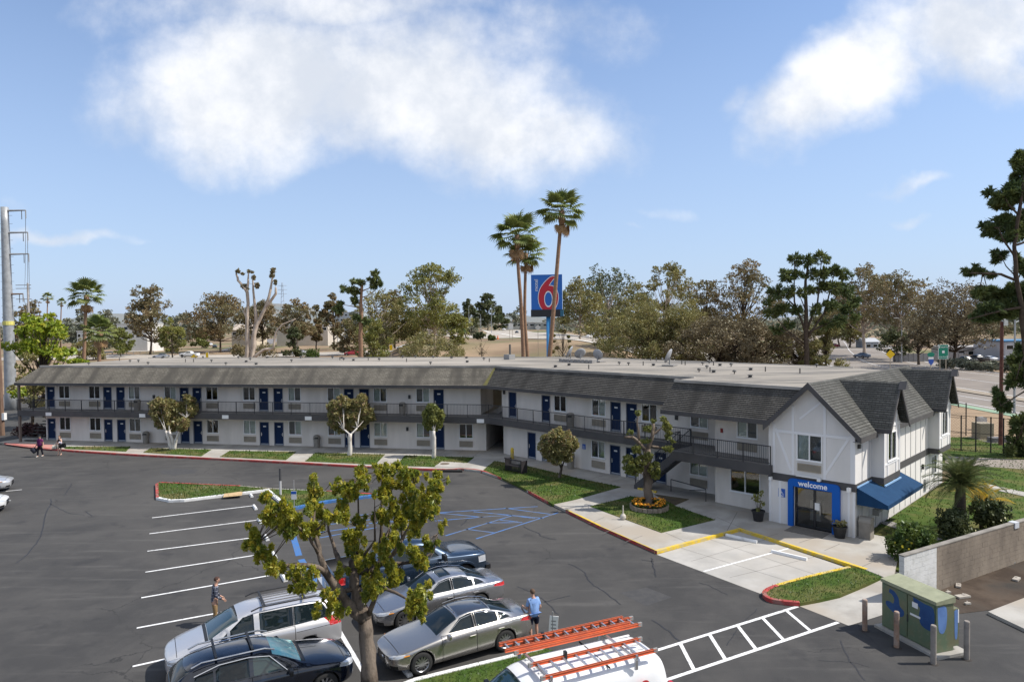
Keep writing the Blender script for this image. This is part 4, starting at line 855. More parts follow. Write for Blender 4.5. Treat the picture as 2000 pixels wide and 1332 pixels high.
mb = MB(); mb.fbox(FS, a0, b1[0]-.05, .07, .035, zi-.01, zi+.06); mb.fbox(FS, b1[1]+.05, a1, .07, .035, zi-.01, zi+.06); mb.fbox(FS, b1[0]-.02, b1[1]+.02, BO+.1, BO+.035, zi-.24, zi-.16); part(mb, 'awning_rail', M('awning_light_blue', (.25, .42, .66), .6))
for fr, s_, z in ((FL, FL.su(301, 770), 4.3), (FL, FL.su(304, 835), 1.6), (FL, FL.su(800, 775), 4.5), (FL, FL.su(796, 845), 1.7), (FW, uw(1322, 1), 4.55), (FW, uw(985, 1), 5.1)):
    mb = MB(); mb.fbox(fr, s_-.09, s_+.09, .12, 0, z, z+.32); part(mb, 'wall_light', MATS['dark_plastic'])
mb = MB(); s_ = FW.su(1410, 835, OM); mb.fbox(FW, s_-.07, s_+.07, OM+.06, OM, 4.35, 4.6); part(mb, 'fire_alarm_box', M('alarm_red', (.25, .02, .02), .5))
def paint(name, c, metal=.55, rough=.32, coat=.8):
    return M(name, c, rough, metal, spec=.5, coat=coat)
CGL = M('car_glass', (.008, .014, .017), .03, spec=.5); BLK = M('black_trim', (.012, .012, .013), .45); RUB = M('tyre_rubber', (.018, .018, .018), .85)
CHR = M('chrome', (.75, .75, .76), .12, 1.); RIM = M('rim_metal', (.36, .36, .37), .3, .9); HLM = M('headlight_lens', (.55, .57, .6), .08, .3, coat=1); TLM = M('taillight_red', (.45, .015, .015), .12, coat=1); AMB = M('amber_lens', (.75, .28, .03), .15, coat=1); SEAM = M('panel_gap', (.02, .02, .02), .8); ARCH = M('wheel_arch_dark', (.01, .01, .01), .95)
def evalmesh(o):
    bpy.context.view_layer.update(); dg = bpy.context.evaluated_depsgraph_get()
    return bpy.data.meshes.new_from_object(o.evaluated_get(dg))
def loft(stations, L):
    V, Fc = [], []
    for (x, w_, zb, zm, zs, wg, z7, wr, z9) in stations:
        h = [(0, zb), (.72*w_, zb), (.96*w_, zb+.05), (w_, zb+.20), (w_*1.0, zm), (w_*.985, zs), (wg, zs+.035), (wr, z7), (.58*wr, z9-.012), (0, z9)]
        ring = [(y, z) for y, z in h]+[(-y, z) for y, z in h[-2:0:-1]]
        V += [(L/2-x, y, z) for y, z in ring]
    n = 18; k = len(stations)
    for i in range(k-1):
        for j in range(n): Fc.append((i*n+j, i*n+(j+1) % n, (i+1)*n+(j+1) % n, (i+1)*n+j))
    for e, rev in ((0, False), ((k-1)*n, True)):            # ends closed with quads
        for j in range(8):
            f = (e+j, e+(18-j) % 18, e+(17-j), e+j+1)
            if j == 0: f = (e, e+17, e+1)
            elif j == 8: f = (e+8, e+10, e+9)
            Fc.append(f if not rev else f[::-1])
        f = (e+8, e+10, e+9); Fc.append(f if not rev else f[::-1])
    return V, Fc
def wheel_meshes(r, wd, spokes=10, rimmat=None, black=False):
    mb = MB(); pr = [(r*.66, -wd/2+.01), (r*.90, -wd/2), (r*.985, -wd/2+.025), (r, -wd*.25), (r, wd*.25), (r*.985, wd/2-.025), (r*.90, wd/2), (r*.66, wd/2-.01)]
    n = 28; vs = [(rr_*math.cos(2*math.pi*j/n), y, rr_*math.sin(2*math.pi*j/n)) for rr_, y in pr for j in range(n)]
    mb.add(vs, [(i*n+j, i*n+(j+1) % n, (i+1)*n+(j+1) % n, (i+1)*n+j) for i in range(len(pr)-1) for j in range(n)]); ty = mb.mesh('tyre', RUB, True)
    mb = MB(); y1 = wd/2-.012
    for (ra, rb, ya, yb) in ((r*.66, r*.60, y1, y1-.02), (r*.60, r*.57, y1-.02, y1-.10)):
        vs = [(rr_*math.cos(2*math.pi*j/n), y, rr_*math.sin(2*math.pi*j/n)) for rr_, y in ((ra, ya), (rb, yb)) for j in range(n)]; mb.add(vs, [(j, (j+1) % n, n+(j+1) % n, n+j) for j in range(n)])
    vs = [(r*.58*math.cos(2*math.pi*j/n), y1-.09, r*.58*math.sin(2*math.pi*j/n)) for j in range(n)]; mb.add(vs, [tuple(range(n))[::-1]], 1)
    for k in range(spokes):
        a = 2*math.pi*k/spokes; c, s_ = math.cos(a), math.sin(a); t = .028 if spokes > 7 else .045
        P = lambda rad, tt, y: (rad*c-tt*s_, y, rad*s_+tt*c)
        mb.add([P(.06, -t*.8, y1-.005), P(r*.61, -t, y1-.015), P(r*.61, t, y1-.015), P(.06, t*.8, y1-.005), P(.06, -t, y1-.06), P(r*.61, -t, y1-.06), P(r*.61, t, y1-.06), P(.06, t, y1-.06)], [(0, 1, 2, 3), (0, 4, 5, 1), (3, 2, 6, 7)])
    vs = [(.075*math.cos(2*math.pi*j/12), y1, .075*math.sin(2*math.pi*j/12)) for j in range(12)]; mb.add(vs, [tuple(range(12))])
    rm = mb.mesh('rim', [rimmat or RIM, ARCH], False); return ty, rm
class Cut:
    """cuts outlines into the body so that each panel can become a piece of its own"""
    def __init__(s, bm): s.bm = bm; s.lab = bm.faces.layers.int.new('lab')
    def poly(s, poly, U, Wv, flt, lab):
        U, Wv = Vector(U), Vector(Wv); bm = s.bm
        A = sum(poly[i][0]*poly[(i+1) % len(poly)][1]-poly[(i+1) % len(poly)][0]*poly[i][1] for i in range(len(poly)))
        if A < 0: poly = poly[::-1]
        xs = [p[0] for p in poly]; ys = [p[1] for p in poly]; pad = .35
        for i in range(len(poly)):
            p, q = Vector(poly[i]), Vector(poly[(i+1) % len(poly)]); d = (q-p).normalized(); no = U*d.y-Wv*d.x; co = U*p.x+Wv*p.y
            fs = []
            for f in bm.faces:
                if f[s.lab] in (0, lab) and flt(f):
                    c = f.calc_center_median(); a, b = c.dot(U), c.dot(Wv)
                    if min(xs)-pad < a < max(xs)+pad and min(ys)-pad < b < max(ys)+pad: fs.append(f)
            geom = set(fs); 
            for f in fs: geom.update(f.edges); geom.update(f.verts)
            bmesh.ops.bisect_plane(bm, geom=list(geom), dist=1e-5, plane_co=co, plane_no=no)
        for f in bm.faces:
            if f[s.lab] == 0 and flt(f):
                c = f.calc_center_median(); a, b = c.dot(U), c.dot(Wv); ok = True
                for i in range(len(poly)):
                    p, q = poly[i], poly[(i+1) % len(poly)]
                    if (q[0]-p[0])*(b-p[1])-(q[1]-p[1])*(a-p[0]) < -1e-6: ok = False; break
                if ok: f[s.lab] = lab
def take(bm, lab, val, side=None, push=0., thick=True):
    fs = [f for f in bm.faces if f[lab] == val and (side is None or f.calc_center_median().y*side > 0)]
    if not fs: return None
    vm = {}; V = []; N = []; Fc = []
    for f in fs:
        idx = []
        for v in f.verts:
            if v not in vm: vm[v] = len(V); V.append(v.co.copy()); N.append(v.normal.copy())
            idx.append(vm[v])
        Fc.append(idx)
    V = [v-n*push for v, n in zip(V, N)]
    if push > 0:                       # a narrow return round the edge down to the recessed pane
        cnt = {}
        for f in Fc:
            for i in range(len(f)): cnt.setdefault(tuple(sorted((f[i], f[(i+1) % len(f)]))), []).append((f[i], f[(i+1) % len(f)]))
        for k, e in cnt.items():
            if len(e) == 1:
                a, b = e[0]; V += [V[a]+N[a]*push, V[b]+N[b]*push]; N += [N[a], N[b]]; Fc.append([b, a, len(V)-2, len(V)-1])
    mb = MB(); mb.v = [tuple(v) for v in V]; mb.f = Fc; mb.m = [0]*len(Fc); return mb
def build_car(name, label, cat, L, stations, wx, r, track, P, body_mat, sub=2, rims=None, spokes=10, group=None, wd=.22, extra=None):
    root = thing(name, label, cat, group=group)
    V, Fc = loft(stations, L); me = bpy.data.meshes.new('tmp'); me.from_pydata(V, [], Fc); me.update()
    bm = bmesh.new(); bm.from_mesh(me); bmesh.ops.recalc_face_normals(bm, faces=bm.faces); bm.to_mesh(me); bm.free()
    o = bpy.data.objects.new('tmp', me); col.objects.link(o); md = o.modifiers.new('s', 'SUBSURF'); md.levels = sub; md.render_levels = sub
    ar = []
    for x in wx:
        mb = MB(); n = 26; Ra = r*1.14
        for sg in (1, -1):
            ys = (track/2-.20, track/2+.45); vs = [(L/2-x+Ra*math.cos(2*math.pi*j/n), sg*y, r+.01+Ra*math.sin(2*math.pi*j/n)) for y in ys for j in range(n)]
            q = MB(); q.add(vs, [(j, (j+1) % n, n+(j+1) % n, n+j) for j in range(n)]+[tuple(range(n))[::-1], tuple(range(n, 2*n))])
            m2 = q.mesh('tmpc', SEAM); b2 = bmesh.new(); b2.from_mesh(m2); bmesh.ops.recalc_face_normals(b2, faces=b2.faces); b2.to_mesh(m2); b2.free()
            oc = bpy.data.objects.new('tmpc', m2); col.objects.link(oc); bo = o.modifiers.new('b', 'BOOLEAN'); bo.operation = 'DIFFERENCE'; bo.object = oc; bo.solver = 'EXACT'; ar.append(oc)
    em = evalmesh(o); bpy.data.objects.remove(o)
    for a in ar: bpy.data.objects.remove(a)
    bm = bmesh.new(); bm.from_mesh(em); bmesh.ops.recalc_face_normals(bm, faces=bm.faces); cut = Cut(bm); lab = cut.lab
    for f in bm.faces:
        c = f.calc_center_median()
        for x in wx:
            if abs(c.x-(L/2-x)) < r*1.16 and abs(c.y) > track/2-.25 and c.z < r*2.2:
                vv = [math.hypot(v.co.x-(L/2-x), v.co.z-r-.01) for v in f.verts]
                if max(abs(q-r*1.14) for q in vv) < .012 or (abs(abs(c.y)-(track/2-.20)) < .01): f[lab] = 99
    bm.normal_update()
    side = lambda f: abs(f.normal.y) > .28 and f.calc_center_median().z > .2
    top = lambda f: f.normal.z > .12
    frontf = lambda f: f.normal.x > .25; rearf = lambda f: f.normal.x < -.25
    names = {}
    kinds = {'side': ((1, 0, 0), (0, 0, 1), side), 'top': ((1, 0, 0), (0, 1, 0), top), 'front': ((0, 1, 0), (0, 0, 1), frontf), 'rear': ((0, 1, 0), (0, 0, 1), rearf),
             'fl': ((.6, -.8, 0), (0, 0, 1), lambda f: f.normal.dot(Vector((.8, .6, 0))) > .2), 'fr': ((.6, .8, 0), (0, 0, 1), lambda f: f.normal.dot(Vector((.8, -.6, 0))) > .2),
             'rl': ((-.6, -.8, 0), (0, 0, 1), lambda f: f.normal.dot(Vector((-.8, .6, 0))) > .2), 'rr': ((-.6, .8, 0), (0, 0, 1), lambda f: f.normal.dot(Vector((-.8, -.6, 0))) > .2)}
    for i, (nm, kind, poly, mt, push, split) in enumerate(P):
        U, Wv, fl = kinds[kind]
        poly = [((L/2-a) if kind in ('side', 'top') else a, b) for a, b in poly]
        bm.normal_update(); cut.poly(poly, U, Wv, fl, i+1); names[i+1] = (nm, mt, push, split)
    bm.normal_update()
    objs = {}
    for k, (nm, mt, push, split) in names.items():
        for sd in ((1, -1) if split else (None,)):
            mb = take(bm, lab, k, sd, push)
            if mb: 
                ob = mb.build(nm, [mt or body_mat], root, smooth=True); objs.setdefault(nm, []).append((ob, sd))
    bmesh.ops.delete(bm, geom=[f for f in bm.faces if 0 < f[lab] < 99], context='FACES')
    for f in bm.faces: f.smooth = True; f.material_index = 1 if f[lab] == 99 else 0
    bme = bpy.data.meshes.new('body'); bm.to_mesh(bme); bm.free(); bme.materials.append(body_mat); bme.materials.append(ARCH); bo = link('body', bme, root)
    ty, rm = wheel_meshes(r, wd, spokes, rims)
    for x in wx:
        for sg in (1, -1):
            wo_ = link('wheel', ty, root); wo_.name = 'wheel'; wo_.location = (L/2-x, sg*(track/2-.02), r); 
            if sg < 0: wo_.rotation_euler = (0, 0, math.pi)
            link('rim', rm, wo_)
    mb = MB(); mb.lbox(-L/2+.5, L/2-.5, -track/2+.22, track/2-.22, .2, .55); mb.build('underbody', ARCH, root)
    if extra: extra(root, L, objs)
    return root
def mirrors(root, L, x, y, z, mat, s_=1.):
    for sg in (1, -1):
        mb = MB(); q = [(L/2-x+a*s_, sg*(y+b*s_), z+c*s_) for c in (-.07, .07) for a, b in ((-.05, 0), (.06, .02), (.03, .2), (-.05, .2))]
        if sg < 0: q = [q[i] for i in (3, 2, 1, 0, 7, 6, 5, 4)]
        mb.hexa(q); o = mb.build('mirror', mat, root)
        bv = o.modifiers.new('b', 'BEVEL'); bv.width = .025; bv.segments = 2
def handles(root, L, xs, y, z, mat):
    for x in xs:
        for sg in (1, -1):
            mb = MB(); mb.lbox(L/2-x-.10, L/2-x+.10, sg*y-.018, sg*y+.018, z-.018, z+.018); mb.build('handle', mat, root)
def plate(root, x, z, face):
    mb = MB(); mb.lbox(x-.01, x+.01, -.15, .15, z-.075, z+.075); mb.build('licence_plate', PLATE, root)
SED = [(0.0, .50, .34, .46, .58, .46, .62, .36, .63), (.10, .70, .24, .48, .65, .64, .68, .48, .70), (.42, .87, .18, .52, .73, .77, .785, .60, .81), (.95, .905, .17, .56, .82, .80, .865, .66, .905), (1.42, .91, .17, .58, .885, .79, .94, .68, .975), (1.60, .91, .17, .58, .90, .785, 1.03, .67, 1.06),
       (2.20, .91, .17, .59, .93, .76, 1.345, .58, 1.405), (2.75, .91, .17, .59, .945, .755, 1.395, .56, 1.455), (3.30, .91, .17, .59, .955, .755, 1.37, .555, 1.43), (3.80, .91, .18, .60, .965, .765, 1.235, .56, 1.28), (4.28, .90, .20, .62, .97, .77, 1.045, .60, 1.08), (4.62, .87, .24, .62, .96, .74, 1.02, .56, 1.05), (4.84, .78, .30, .62, .92, .66, .97, .50, .985), (4.92, .66, .36, .62, .86, .56, .88, .42, .89)]
def sedan_parts(trim):
    return [('windshield', 'top', [(1.50, -.66), (1.50, .66), (2.22, .555), (2.22, -.555)], CGL, .006, False),
            ('rear_window', 'top', [(3.42, -.53), (3.42, .53), (4.16, .60), (4.16, -.60)], CGL, .006, False),
            ('side_window', 'side', [(1.86, 1.0), (2.32, 1.29), (2.60, 1.345), (2.74, 1.355), (2.74, 1.0)], CGL, .008, True),
            ('side_window', 'side', [(2.82, 1.0), (2.82, 1.355), (3.2, 1.34), (3.58, 1.24), (3.58, 1.01)], CGL, .008, True),
            ('quarter_window', 'side', [(3.63, 1.01), (3.63, 1.225), (3.92, 1.10), (4.02, 1.03)], CGL, .008, True),
            ('pillar_trim', 'side', [(2.746, 1.0), (2.746, 1.352), (2.814, 1.352), (2.814, 1.0)], BLK, .004, True), ('pillar_trim', 'side', [(3.586, 1.01), (3.586, 1.235), (3.624, 1.222), (3.624, 1.01)], BLK, .004, True),
            ('door', 'side', [(1.62, .30), (1.62, .955), (2.755, .975), (2.755, .30)], None, 0., True),
            ('door', 'side', [(2.775, .30), (2.775, .975), (3.86, .985), (3.70, .75), (3.36, .42), (3.30, .30)], None, 0., True),
            ('panel_seam', 'side', [(1.605, .29), (1.605, .965), (3.88, .995), (3.72, .76), (3.38, .42), (3.32, .29)], SEAM, .004, True),
            ('sunroof', 'top', [(2.42, -.40), (2.42, .40), (2.86, .40), (2.86, -.40)], CGL, .002, False) if trim == 'sun' else ('glass_roof', 'top', [(2.26, -.50), (2.26, .50), (3.38, .47), (3.38, -.47)], M('roof_glass', (.03, .036, .05), .08, coat=1), .001, False),
            ('bonnet_seam', 'top', [(.30, -.66), (.30, .66), (.318, .66), (.318, -.66)], SEAM, .003, False),
            ('boot_seam', 'top', [(4.205, -.62), (4.205, .62), (4.225, .62), (4.225, -.62)], SEAM, .003, False),
            ('headlight', 'fl', [(.50, .675), (.56, .735), (.86, .70), (1.04, .645), (1.0, .60), (.72, .61)], HLM, .004, False),
            ('headlight', 'fr', [(.50, .675), (.56, .735), (.86, .70), (1.04, .645), (1.0, .60), (.72, .61)], HLM, .004, False),
            ('grille', 'front', [(-.30, .62), (.30, .62), (.40, .30), (-.40, .30)], BLK, .01, False),
            ('lower_intake', 'fl', [(.72, .40), (.98, .42), (.98, .30), (.72, .28)], BLK, .01, False), ('lower_intake', 'fr', [(.72, .40), (.98, .42), (.98, .30), (.72, .28)], BLK, .01, False),
            ('taillight', 'rl', [(.42, .86), (.50, .935), (1.0, .90), (1.0, .80), (.7, .79)], TLM, .003, False), ('taillight', 'rr', [(.42, .86), (.50, .935), (1.0, .90), (1.0, .80), (.7, .79)], TLM, .003, False)]
CS = 1.06                              # sizes as measured on the ground of the photograph
def put(o, x, y, deg, s_=CS): o.location = (x, y, .008); o.rotation_euler = (0, 0, R(deg)); o.scale = (s_,)*3
def sx_(root, L, objs):
    mirrors(root, L, 1.78, .92, 1.0, objs_paint[root.name]); handles(root, L, (2.62, 3.62), .915, .80, CHR); plate(root, -L/2+.02, .62, -1)
    mb = MB(); mb.tube([(L/2-.02, .0, .505), (L/2-.015, .07, .53), (L/2-.02, .14, .505)], .012, 5); mb.build('badge', CHR, root)
    for sg in (1, -1):
        pts = [(1.80, .985), (2.3, 1.315), (2.75, 1.385), (3.2, 1.365), (3.7, 1.235), (4.06, 1.035)]
        yy = lambda z: .905-.33*max(0, z-.96)**1.05
        mb = MB(); mb.tube([(L/2-a, sg*(yy(z)-.108), z) for a, z in pts], .006, 4); mb.build('window_trim', CHR, root)
        mb = MB(); mb.lbox(L/2-.58, L/2-.40, -.012, .012, .665, .69); o = mb.build('indicator', AMB, root); o.location = (0, sg*.855, .01); o.rotation_euler = (0, 0, -sg*.2*0)
        for x, y in ((.36, .79),): pass
objs_paint = {}
p_sed = paint('silver_paint', (.42, .40, .375), .85, .27); p_sed2 = paint('grey_silver_paint', (.40, .40, .41), .85, .27)
objs_paint['sedan'] = p_sed; objs_paint['sedan.001'] = p_sed2
sed2 = build_car('sedan', 'silver saloon with dark glass roof and black spoked wheels, right of the trunk', 'car', 4.92, SED, (.95, 3.77), .345, 1.60, sedan_parts('glass'), p_sed, rims=M('dark_rim', (.30, .30, .31), .3, .9), spokes=12, extra=sx_)
put(sed2, -2.0, 22.65, 210)
sed1 = build_car('sedan', 'grey silver saloon with sunroof parked between the blue pickup and the other saloon', 'car', 4.92, SED, (.95, 3.77), .345, 1.60, sedan_parts('sun'), p_sed2, extra=sx_)
put(sed1, -3.0, 25.75, 209)
MVN = [(0.0, .52, .36, .48, .64, .48, .70, .36, .71), (.10, .74, .25, .50, .73, .68, .79, .5, .81), (.42, .93, .19, .55, .83, .83, .91, .62, .94), (.85, .985, .18, .58, .93, .86, 1.02, .70, 1.06), (1.08, .99, .18, .60, .97, .86, 1.09, .73, 1.13), (1.25, .99, .18, .61, .99, .86, 1.20, .72, 1.24), (2.0, .995, .18, .62, 1.02, .835, 1.62, .66, 1.69),
       (2.7, .995, .18, .62, 1.03, .83, 1.67, .66, 1.745), (3.6, .995, .18, .62, 1.04, .83, 1.67, .66, 1.745), (4.5, .99, .19, .62, 1.04, .825, 1.64, .64, 1.71), (4.82, .97, .24, .64, 1.04, .81, 1.50, .62, 1.57), (5.0, .93, .30, .64, 1.03, .79, 1.20, .60, 1.25), (5.09, .82, .36, .64, .95, .68, 1.0, .52, 1.04)]
mv_paint = paint('light_silver_paint', (.58, .58, .60), .6, .34)
def mv_x(root, L, objs):
    mirrors(root, L, 1.62, .99, 1.10, BLK, 1.1); handles(root, L, (2.32, 2.55), 1.0, .92, mv_paint); plate(root, -L/2+.03, .8, -1)
    for sg in (1, -1):
        mb = MB(); mb.tube([(L/2-2.35, sg*.66, 1.715), (L/2-2.6, sg*.66, 1.79), (L/2-4.3, sg*.64, 1.79), (L/2-4.5, sg*.64, 1.72)], .022, 6); mb.build('roof_rail', BLK, root)
    for x in (2.75, 3.95):
        mb = MB(); mb.lbox(L/2-x-.03, L/2-x+.03, -.66, .66, 1.785, 1.815); mb.build('roof_crossbar', BLK, root)
    for k in range(5):
        mb = MB(); y = -.42+.21*k; mb.lbox(L/2-4.4, L/2-2.7, y-.012, y+.012, 1.735, 1.757); mb.build('roof_rib', M('rib_grey', (.16, .16, .17), .5), root)
mv = build_car('minivan', 'light silver minivan with roof rails parked nose outwards beside the black car', 'car', 5.09, MVN, (.98, 4.0), .335, 1.68, [
    ('windshield', 'top', [(1.16, -.71), (1.16, .71), (1.98, .63), (1.98, -.63)], M('teal_glass', (.012, .035, .045), .03, spec=.8, coat=.4), .006, False), ('rear_window', 'rear', [(-.62, 1.12), (.62, 1.12), (.56, 1.55), (-.56, 1.55)], CGL, .006, False),
    ('quarter_window', 'side', [(1.42, 1.06), (1.66, 1.25), (1.66, 1.06)], CGL, .006, True),
    ('side_window', 'side', [(1.74, 1.06), (1.74, 1.29), (2.12, 1.56), (2.42, 1.60), (2.42, 1.07)], CGL, .008, True), ('side_window', 'side', [(2.58, 1.08), (2.58, 1.60), (3.56, 1.60), (3.56, 1.10)], CGL, .008, True), ('side_window', 'side', [(3.60, 1.10), (3.60, 1.60), (4.48, 1.56), (4.62, 1.30), (4.60, 1.14)], CGL, .008, True),
    ('pillar_trim', 'side', [(3.565, 1.10), (3.565, 1.6), (3.596, 1.6), (3.596, 1.10)], BLK, .004, True), ('door', 'side', [(1.38, .32), (1.38, 1.02), (2.49, 1.05), (2.49, .32)], None, 0., True), ('sliding_door', 'side', [(2.51, .32), (2.51, 1.05), (3.58, 1.08), (3.58, .5), (3.45, .32)], None, 0., True), ('panel_seam', 'side', [(1.365, .30), (1.365, 1.03), (3.60, 1.09), (3.60, .48), (3.46, .30)], SEAM, .004, True),
    ('rail_seam', 'side', [(3.62, .90), (3.62, .915), (4.75, .935), (4.75, .92)], SEAM, .004, True), ('bonnet_seam', 'top', [(.30, -.72), (.30, .72), (.318, .72), (.318, -.72)], SEAM, .003, False), ('wiper_tray', 'top', [(1.06, -.7), (1.06, .7), (1.15, .71), (1.15, -.71)], BLK, .006, False),
    ('headlight', 'fl', [(.44, .72), (.52, .84), (.80, .80), (1.05, .70), (1.0, .62), (.7, .62)], HLM, .004, False), ('headlight', 'fr', [(.44, .72), (.52, .84), (.80, .80), (1.05, .70), (1.0, .62), (.7, .62)], HLM, .004, False),
    ('grille', 'front', [(-.36, .62), (.36, .62), (.32, .52), (-.32, .52)], BLK, .01, False), ('lower_intake', 'front', [(-.5, .40), (.5, .40), (.46, .30), (-.46, .30)], BLK, .01, False),
    ('taillight', 'rl', [(.50, .90), (.50, 1.15), (.74, 1.15), (.80, .90)], TLM, .003, False), ('taillight', 'rr', [(.50, .90), (.50, 1.15), (.74, 1.15), (.80, .90)], TLM, .003, False)], mv_paint, extra=mv_x)
put(mv, -8.64, 22.40, 208.5)
SUV = [(0.0, .52, .36, .50, .70, .50, .78, .38, .79), (.10, .74, .28, .54, .80, .70, .87, .54, .89), (.45, .93, .22, .58, .90, .84, .98, .66, 1.01), (1.0, .965, .21, .62, .97, .86, 1.06, .72, 1.10), (1.45, .97, .21, .64, 1.01, .85, 1.12, .74, 1.16), (1.62, .97, .21, .64, 1.02, .845, 1.22, .72, 1.25), (2.25, .975, .21, .65, 1.05, .82, 1.56, .63, 1.63),
       (2.9, .975, .21, .66, 1.06, .815, 1.61, .62, 1.69), (3.8, .975, .21, .66, 1.08, .81, 1.58, .61, 1.66), (4.35, .97, .24, .67, 1.09, .80, 1.50, .60, 1.56), (4.66, .93, .30, .68, 1.08, .78, 1.25, .58, 1.30), (4.82, .84, .38, .68, 1.0, .70, 1.05, .52, 1.08)]
bk_paint = paint('black_blue_paint', (.006, .010, .022), .3, .16, 1.)
SHADE = M('sunshade_foil', (.42, .62, .58), .25, .35, c2=(.20, .55, .55), vs=5)
def suv_x(root, L, objs):
    mirrors(root, L, 1.85, .975, 1.08, BLK, 1.15); handles(root, L, (2.72, 3.72), .98, .92, CHR); plate(root, -L/2+.03, .8, -1)
    for sg in (1, -1):
        mb = MB(); mb.tube([(L/2-2.2, sg*.62, 1.60), (L/2-2.45, sg*.62, 1.68), (L/2-4.0, sg*.60, 1.67), (L/2-4.25, sg*.60, 1.58)], .024, 6); mb.build('roof_rail', M('rail_silver', (.45, .46, .48), .25, .9), root)
        pts = [(1.92, 1.085), (2.35, 1.50), (2.85, 1.575), (3.6, 1.56), (4.2, 1.42)]
        mb = MB(); mb.tube([(L/2-a, sg*(.905-.38*(z-1.06)), z) for a, z in pts], .012, 4); mb.build('window_trim', CHR, root)
    for x in (2.75, 3.65):
        mb = MB(); mb.lbox(L/2-x-.03, L/2-x+.03, -.62, .62, 1.70, 1.735); mb.build('roof_crossbar', BLK, root)
suv = build_car('suv', 'black sport utility car with roof bars and bright windscreen shade beside the minivan', 'car', 4.82, SUV, (.92, 3.78), .365, 1.66, [
    ('windshield', 'top', [(1.52, -.70), (1.52, .70), (2.26, .60), (2.26, -.60)], SHADE, .012, False), ('rear_window', 'rear', [(-.60, 1.16), (.60, 1.16), (.54, 1.48), (-.54, 1.48)], CGL, .006, False),
    ('side_window', 'side', [(1.98, 1.10), (2.36, 1.46), (2.76, 1.52), (2.76, 1.11)], M('tinted_green_glass', (.02, .035, .034), .03, spec=.8, coat=.4), .008, True), ('side_window', 'side', [(2.86, 1.11), (2.86, 1.525), (3.55, 1.50), (3.68, 1.40), (3.68, 1.13)], CGL, .008, True), ('quarter_window', 'side', [(3.74, 1.14), (3.74, 1.42), (4.15, 1.36), (4.25, 1.20)], CGL, .008, True),
    ('door', 'side', [(1.66, .36), (1.66, 1.06), (2.80, 1.085), (2.80, .36)], None, 0., True), ('door', 'side', [(2.82, .36), (2.82, 1.085), (3.86, 1.10), (3.7, .85), (3.36, .5), (3.30, .36)], None, 0., True), ('panel_seam', 'side', [(1.645, .35), (1.645, 1.07), (3.88, 1.115), (3.72, .85), (3.38, .49), (3.32, .35)], SEAM, .004, True),
    ('wiper_tray', 'top', [(1.40, -.72), (1.40, .72), (1.515, .71), (1.515, -.71)], BLK, .006, False), ('bonnet_seam', 'top', [(.30, -.72), (.30, .72), (.318, .72), (.318, -.72)], SEAM, .003, False),
    ('headlight', 'fl', [(.42, .80), (.48, .90), (.80, .88), (1.04, .80), (1.0, .72), (.7, .73)], HLM, .004, False), ('headlight', 'fr', [(.42, .80), (.48, .90), (.80, .88), (1.04, .80), (1.0, .72), (.7, .73)], HLM, .004, False),
    ('grille', 'front', [(-.34, .76), (.34, .76), (.36, .46), (-.36, .46)], BLK, .01, False),
    ('taillight', 'rl', [(.44, 1.0), (.44, 1.14), (.9, 1.14), (.9, 1.0)], TLM, .003, False), ('taillight', 'rr', [(.44, 1.0), (.44, 1.14), (.9, 1.14), (.9, 1.0)], TLM, .003, False)], bk_paint, extra=suv_x)
put(suv, -7.45, 19.85, 29)
PK = [(0.0, .70, .46, .70, .95, .70, 1.05, .58, 1.06), (.08, .90, .42, .74, 1.06, .85, 1.14, .70, 1.16), (.45, 1.0, .38, .78, 1.13, .92, 1.20, .76, 1.235), (1.25, 1.01, .38, .78, 1.17, .92, 1.25, .79, 1.285), (1.52, 1.01, .38, .78, 1.19, .90, 1.30, .79, 1.335), (1.68, 1.01, .38, .78, 1.20, .895, 1.40, .77, 1.43), (2.32, 1.01, .38, .78, 1.23, .86, 1.80, .69, 1.88),
      (2.95, 1.01, .38, .78, 1.24, .86, 1.85, .68, 1.93), (3.65, 1.01, .38, .78, 1.25, .86, 1.83, .68, 1.91), (3.92, 1.01, .38, .78, 1.25, .88, 1.62, .72, 1.68), (4.0, 1.0, .38, .78, 1.25, .93, 1.32, .84, 1.33), (4.2, 1.01, .38, .78, 1.25, .95, 1.31, .86, 1.315), (5.0, 1.01, .38, .78, 1.25, .95, 1.31, .86, 1.315), (5.75, 1.0, .40, .80, 1.25, .94, 1.31, .86, 1.315), (5.88, .94, .5, .80, 1.18, .88, 1.24, .8, 1.25)]
pk_paint = paint('navy_paint', (.022, .042, .075), .55, .26, 1.)
def pk_x(root, L, objs):
    mirrors(root, L, 1.88, 1.0, 1.32, BLK, 1.5); handles(root, L, (2.62, 3.62), 1.02, 1.06, CHR); plate(root, -L/2, .7, -1)
    mb = MB(); mb.lbox(L/2-.12, L/2+.06, -.92, .92, .50, .66); o = mb.build('front_bumper', BLK, root); mb = MB(); mb.lbox(-L/2-.1, -L/2+.06, -.9, .9, .52, .68); mb.build('rear_bumper', CHR, root)
    for x in (1.05, 4.75):
        for sg in (1, -1):
            mb = MB(); pts = [(L/2-x+.53*math.cos(a), sg*1.02, .42+.53*math.sin(a)) for a in [R(q) for q in range(-10, 200, 15)]]; mb.tube(pts, .05, 5); mb.build('fender_flare', pk_paint, root)
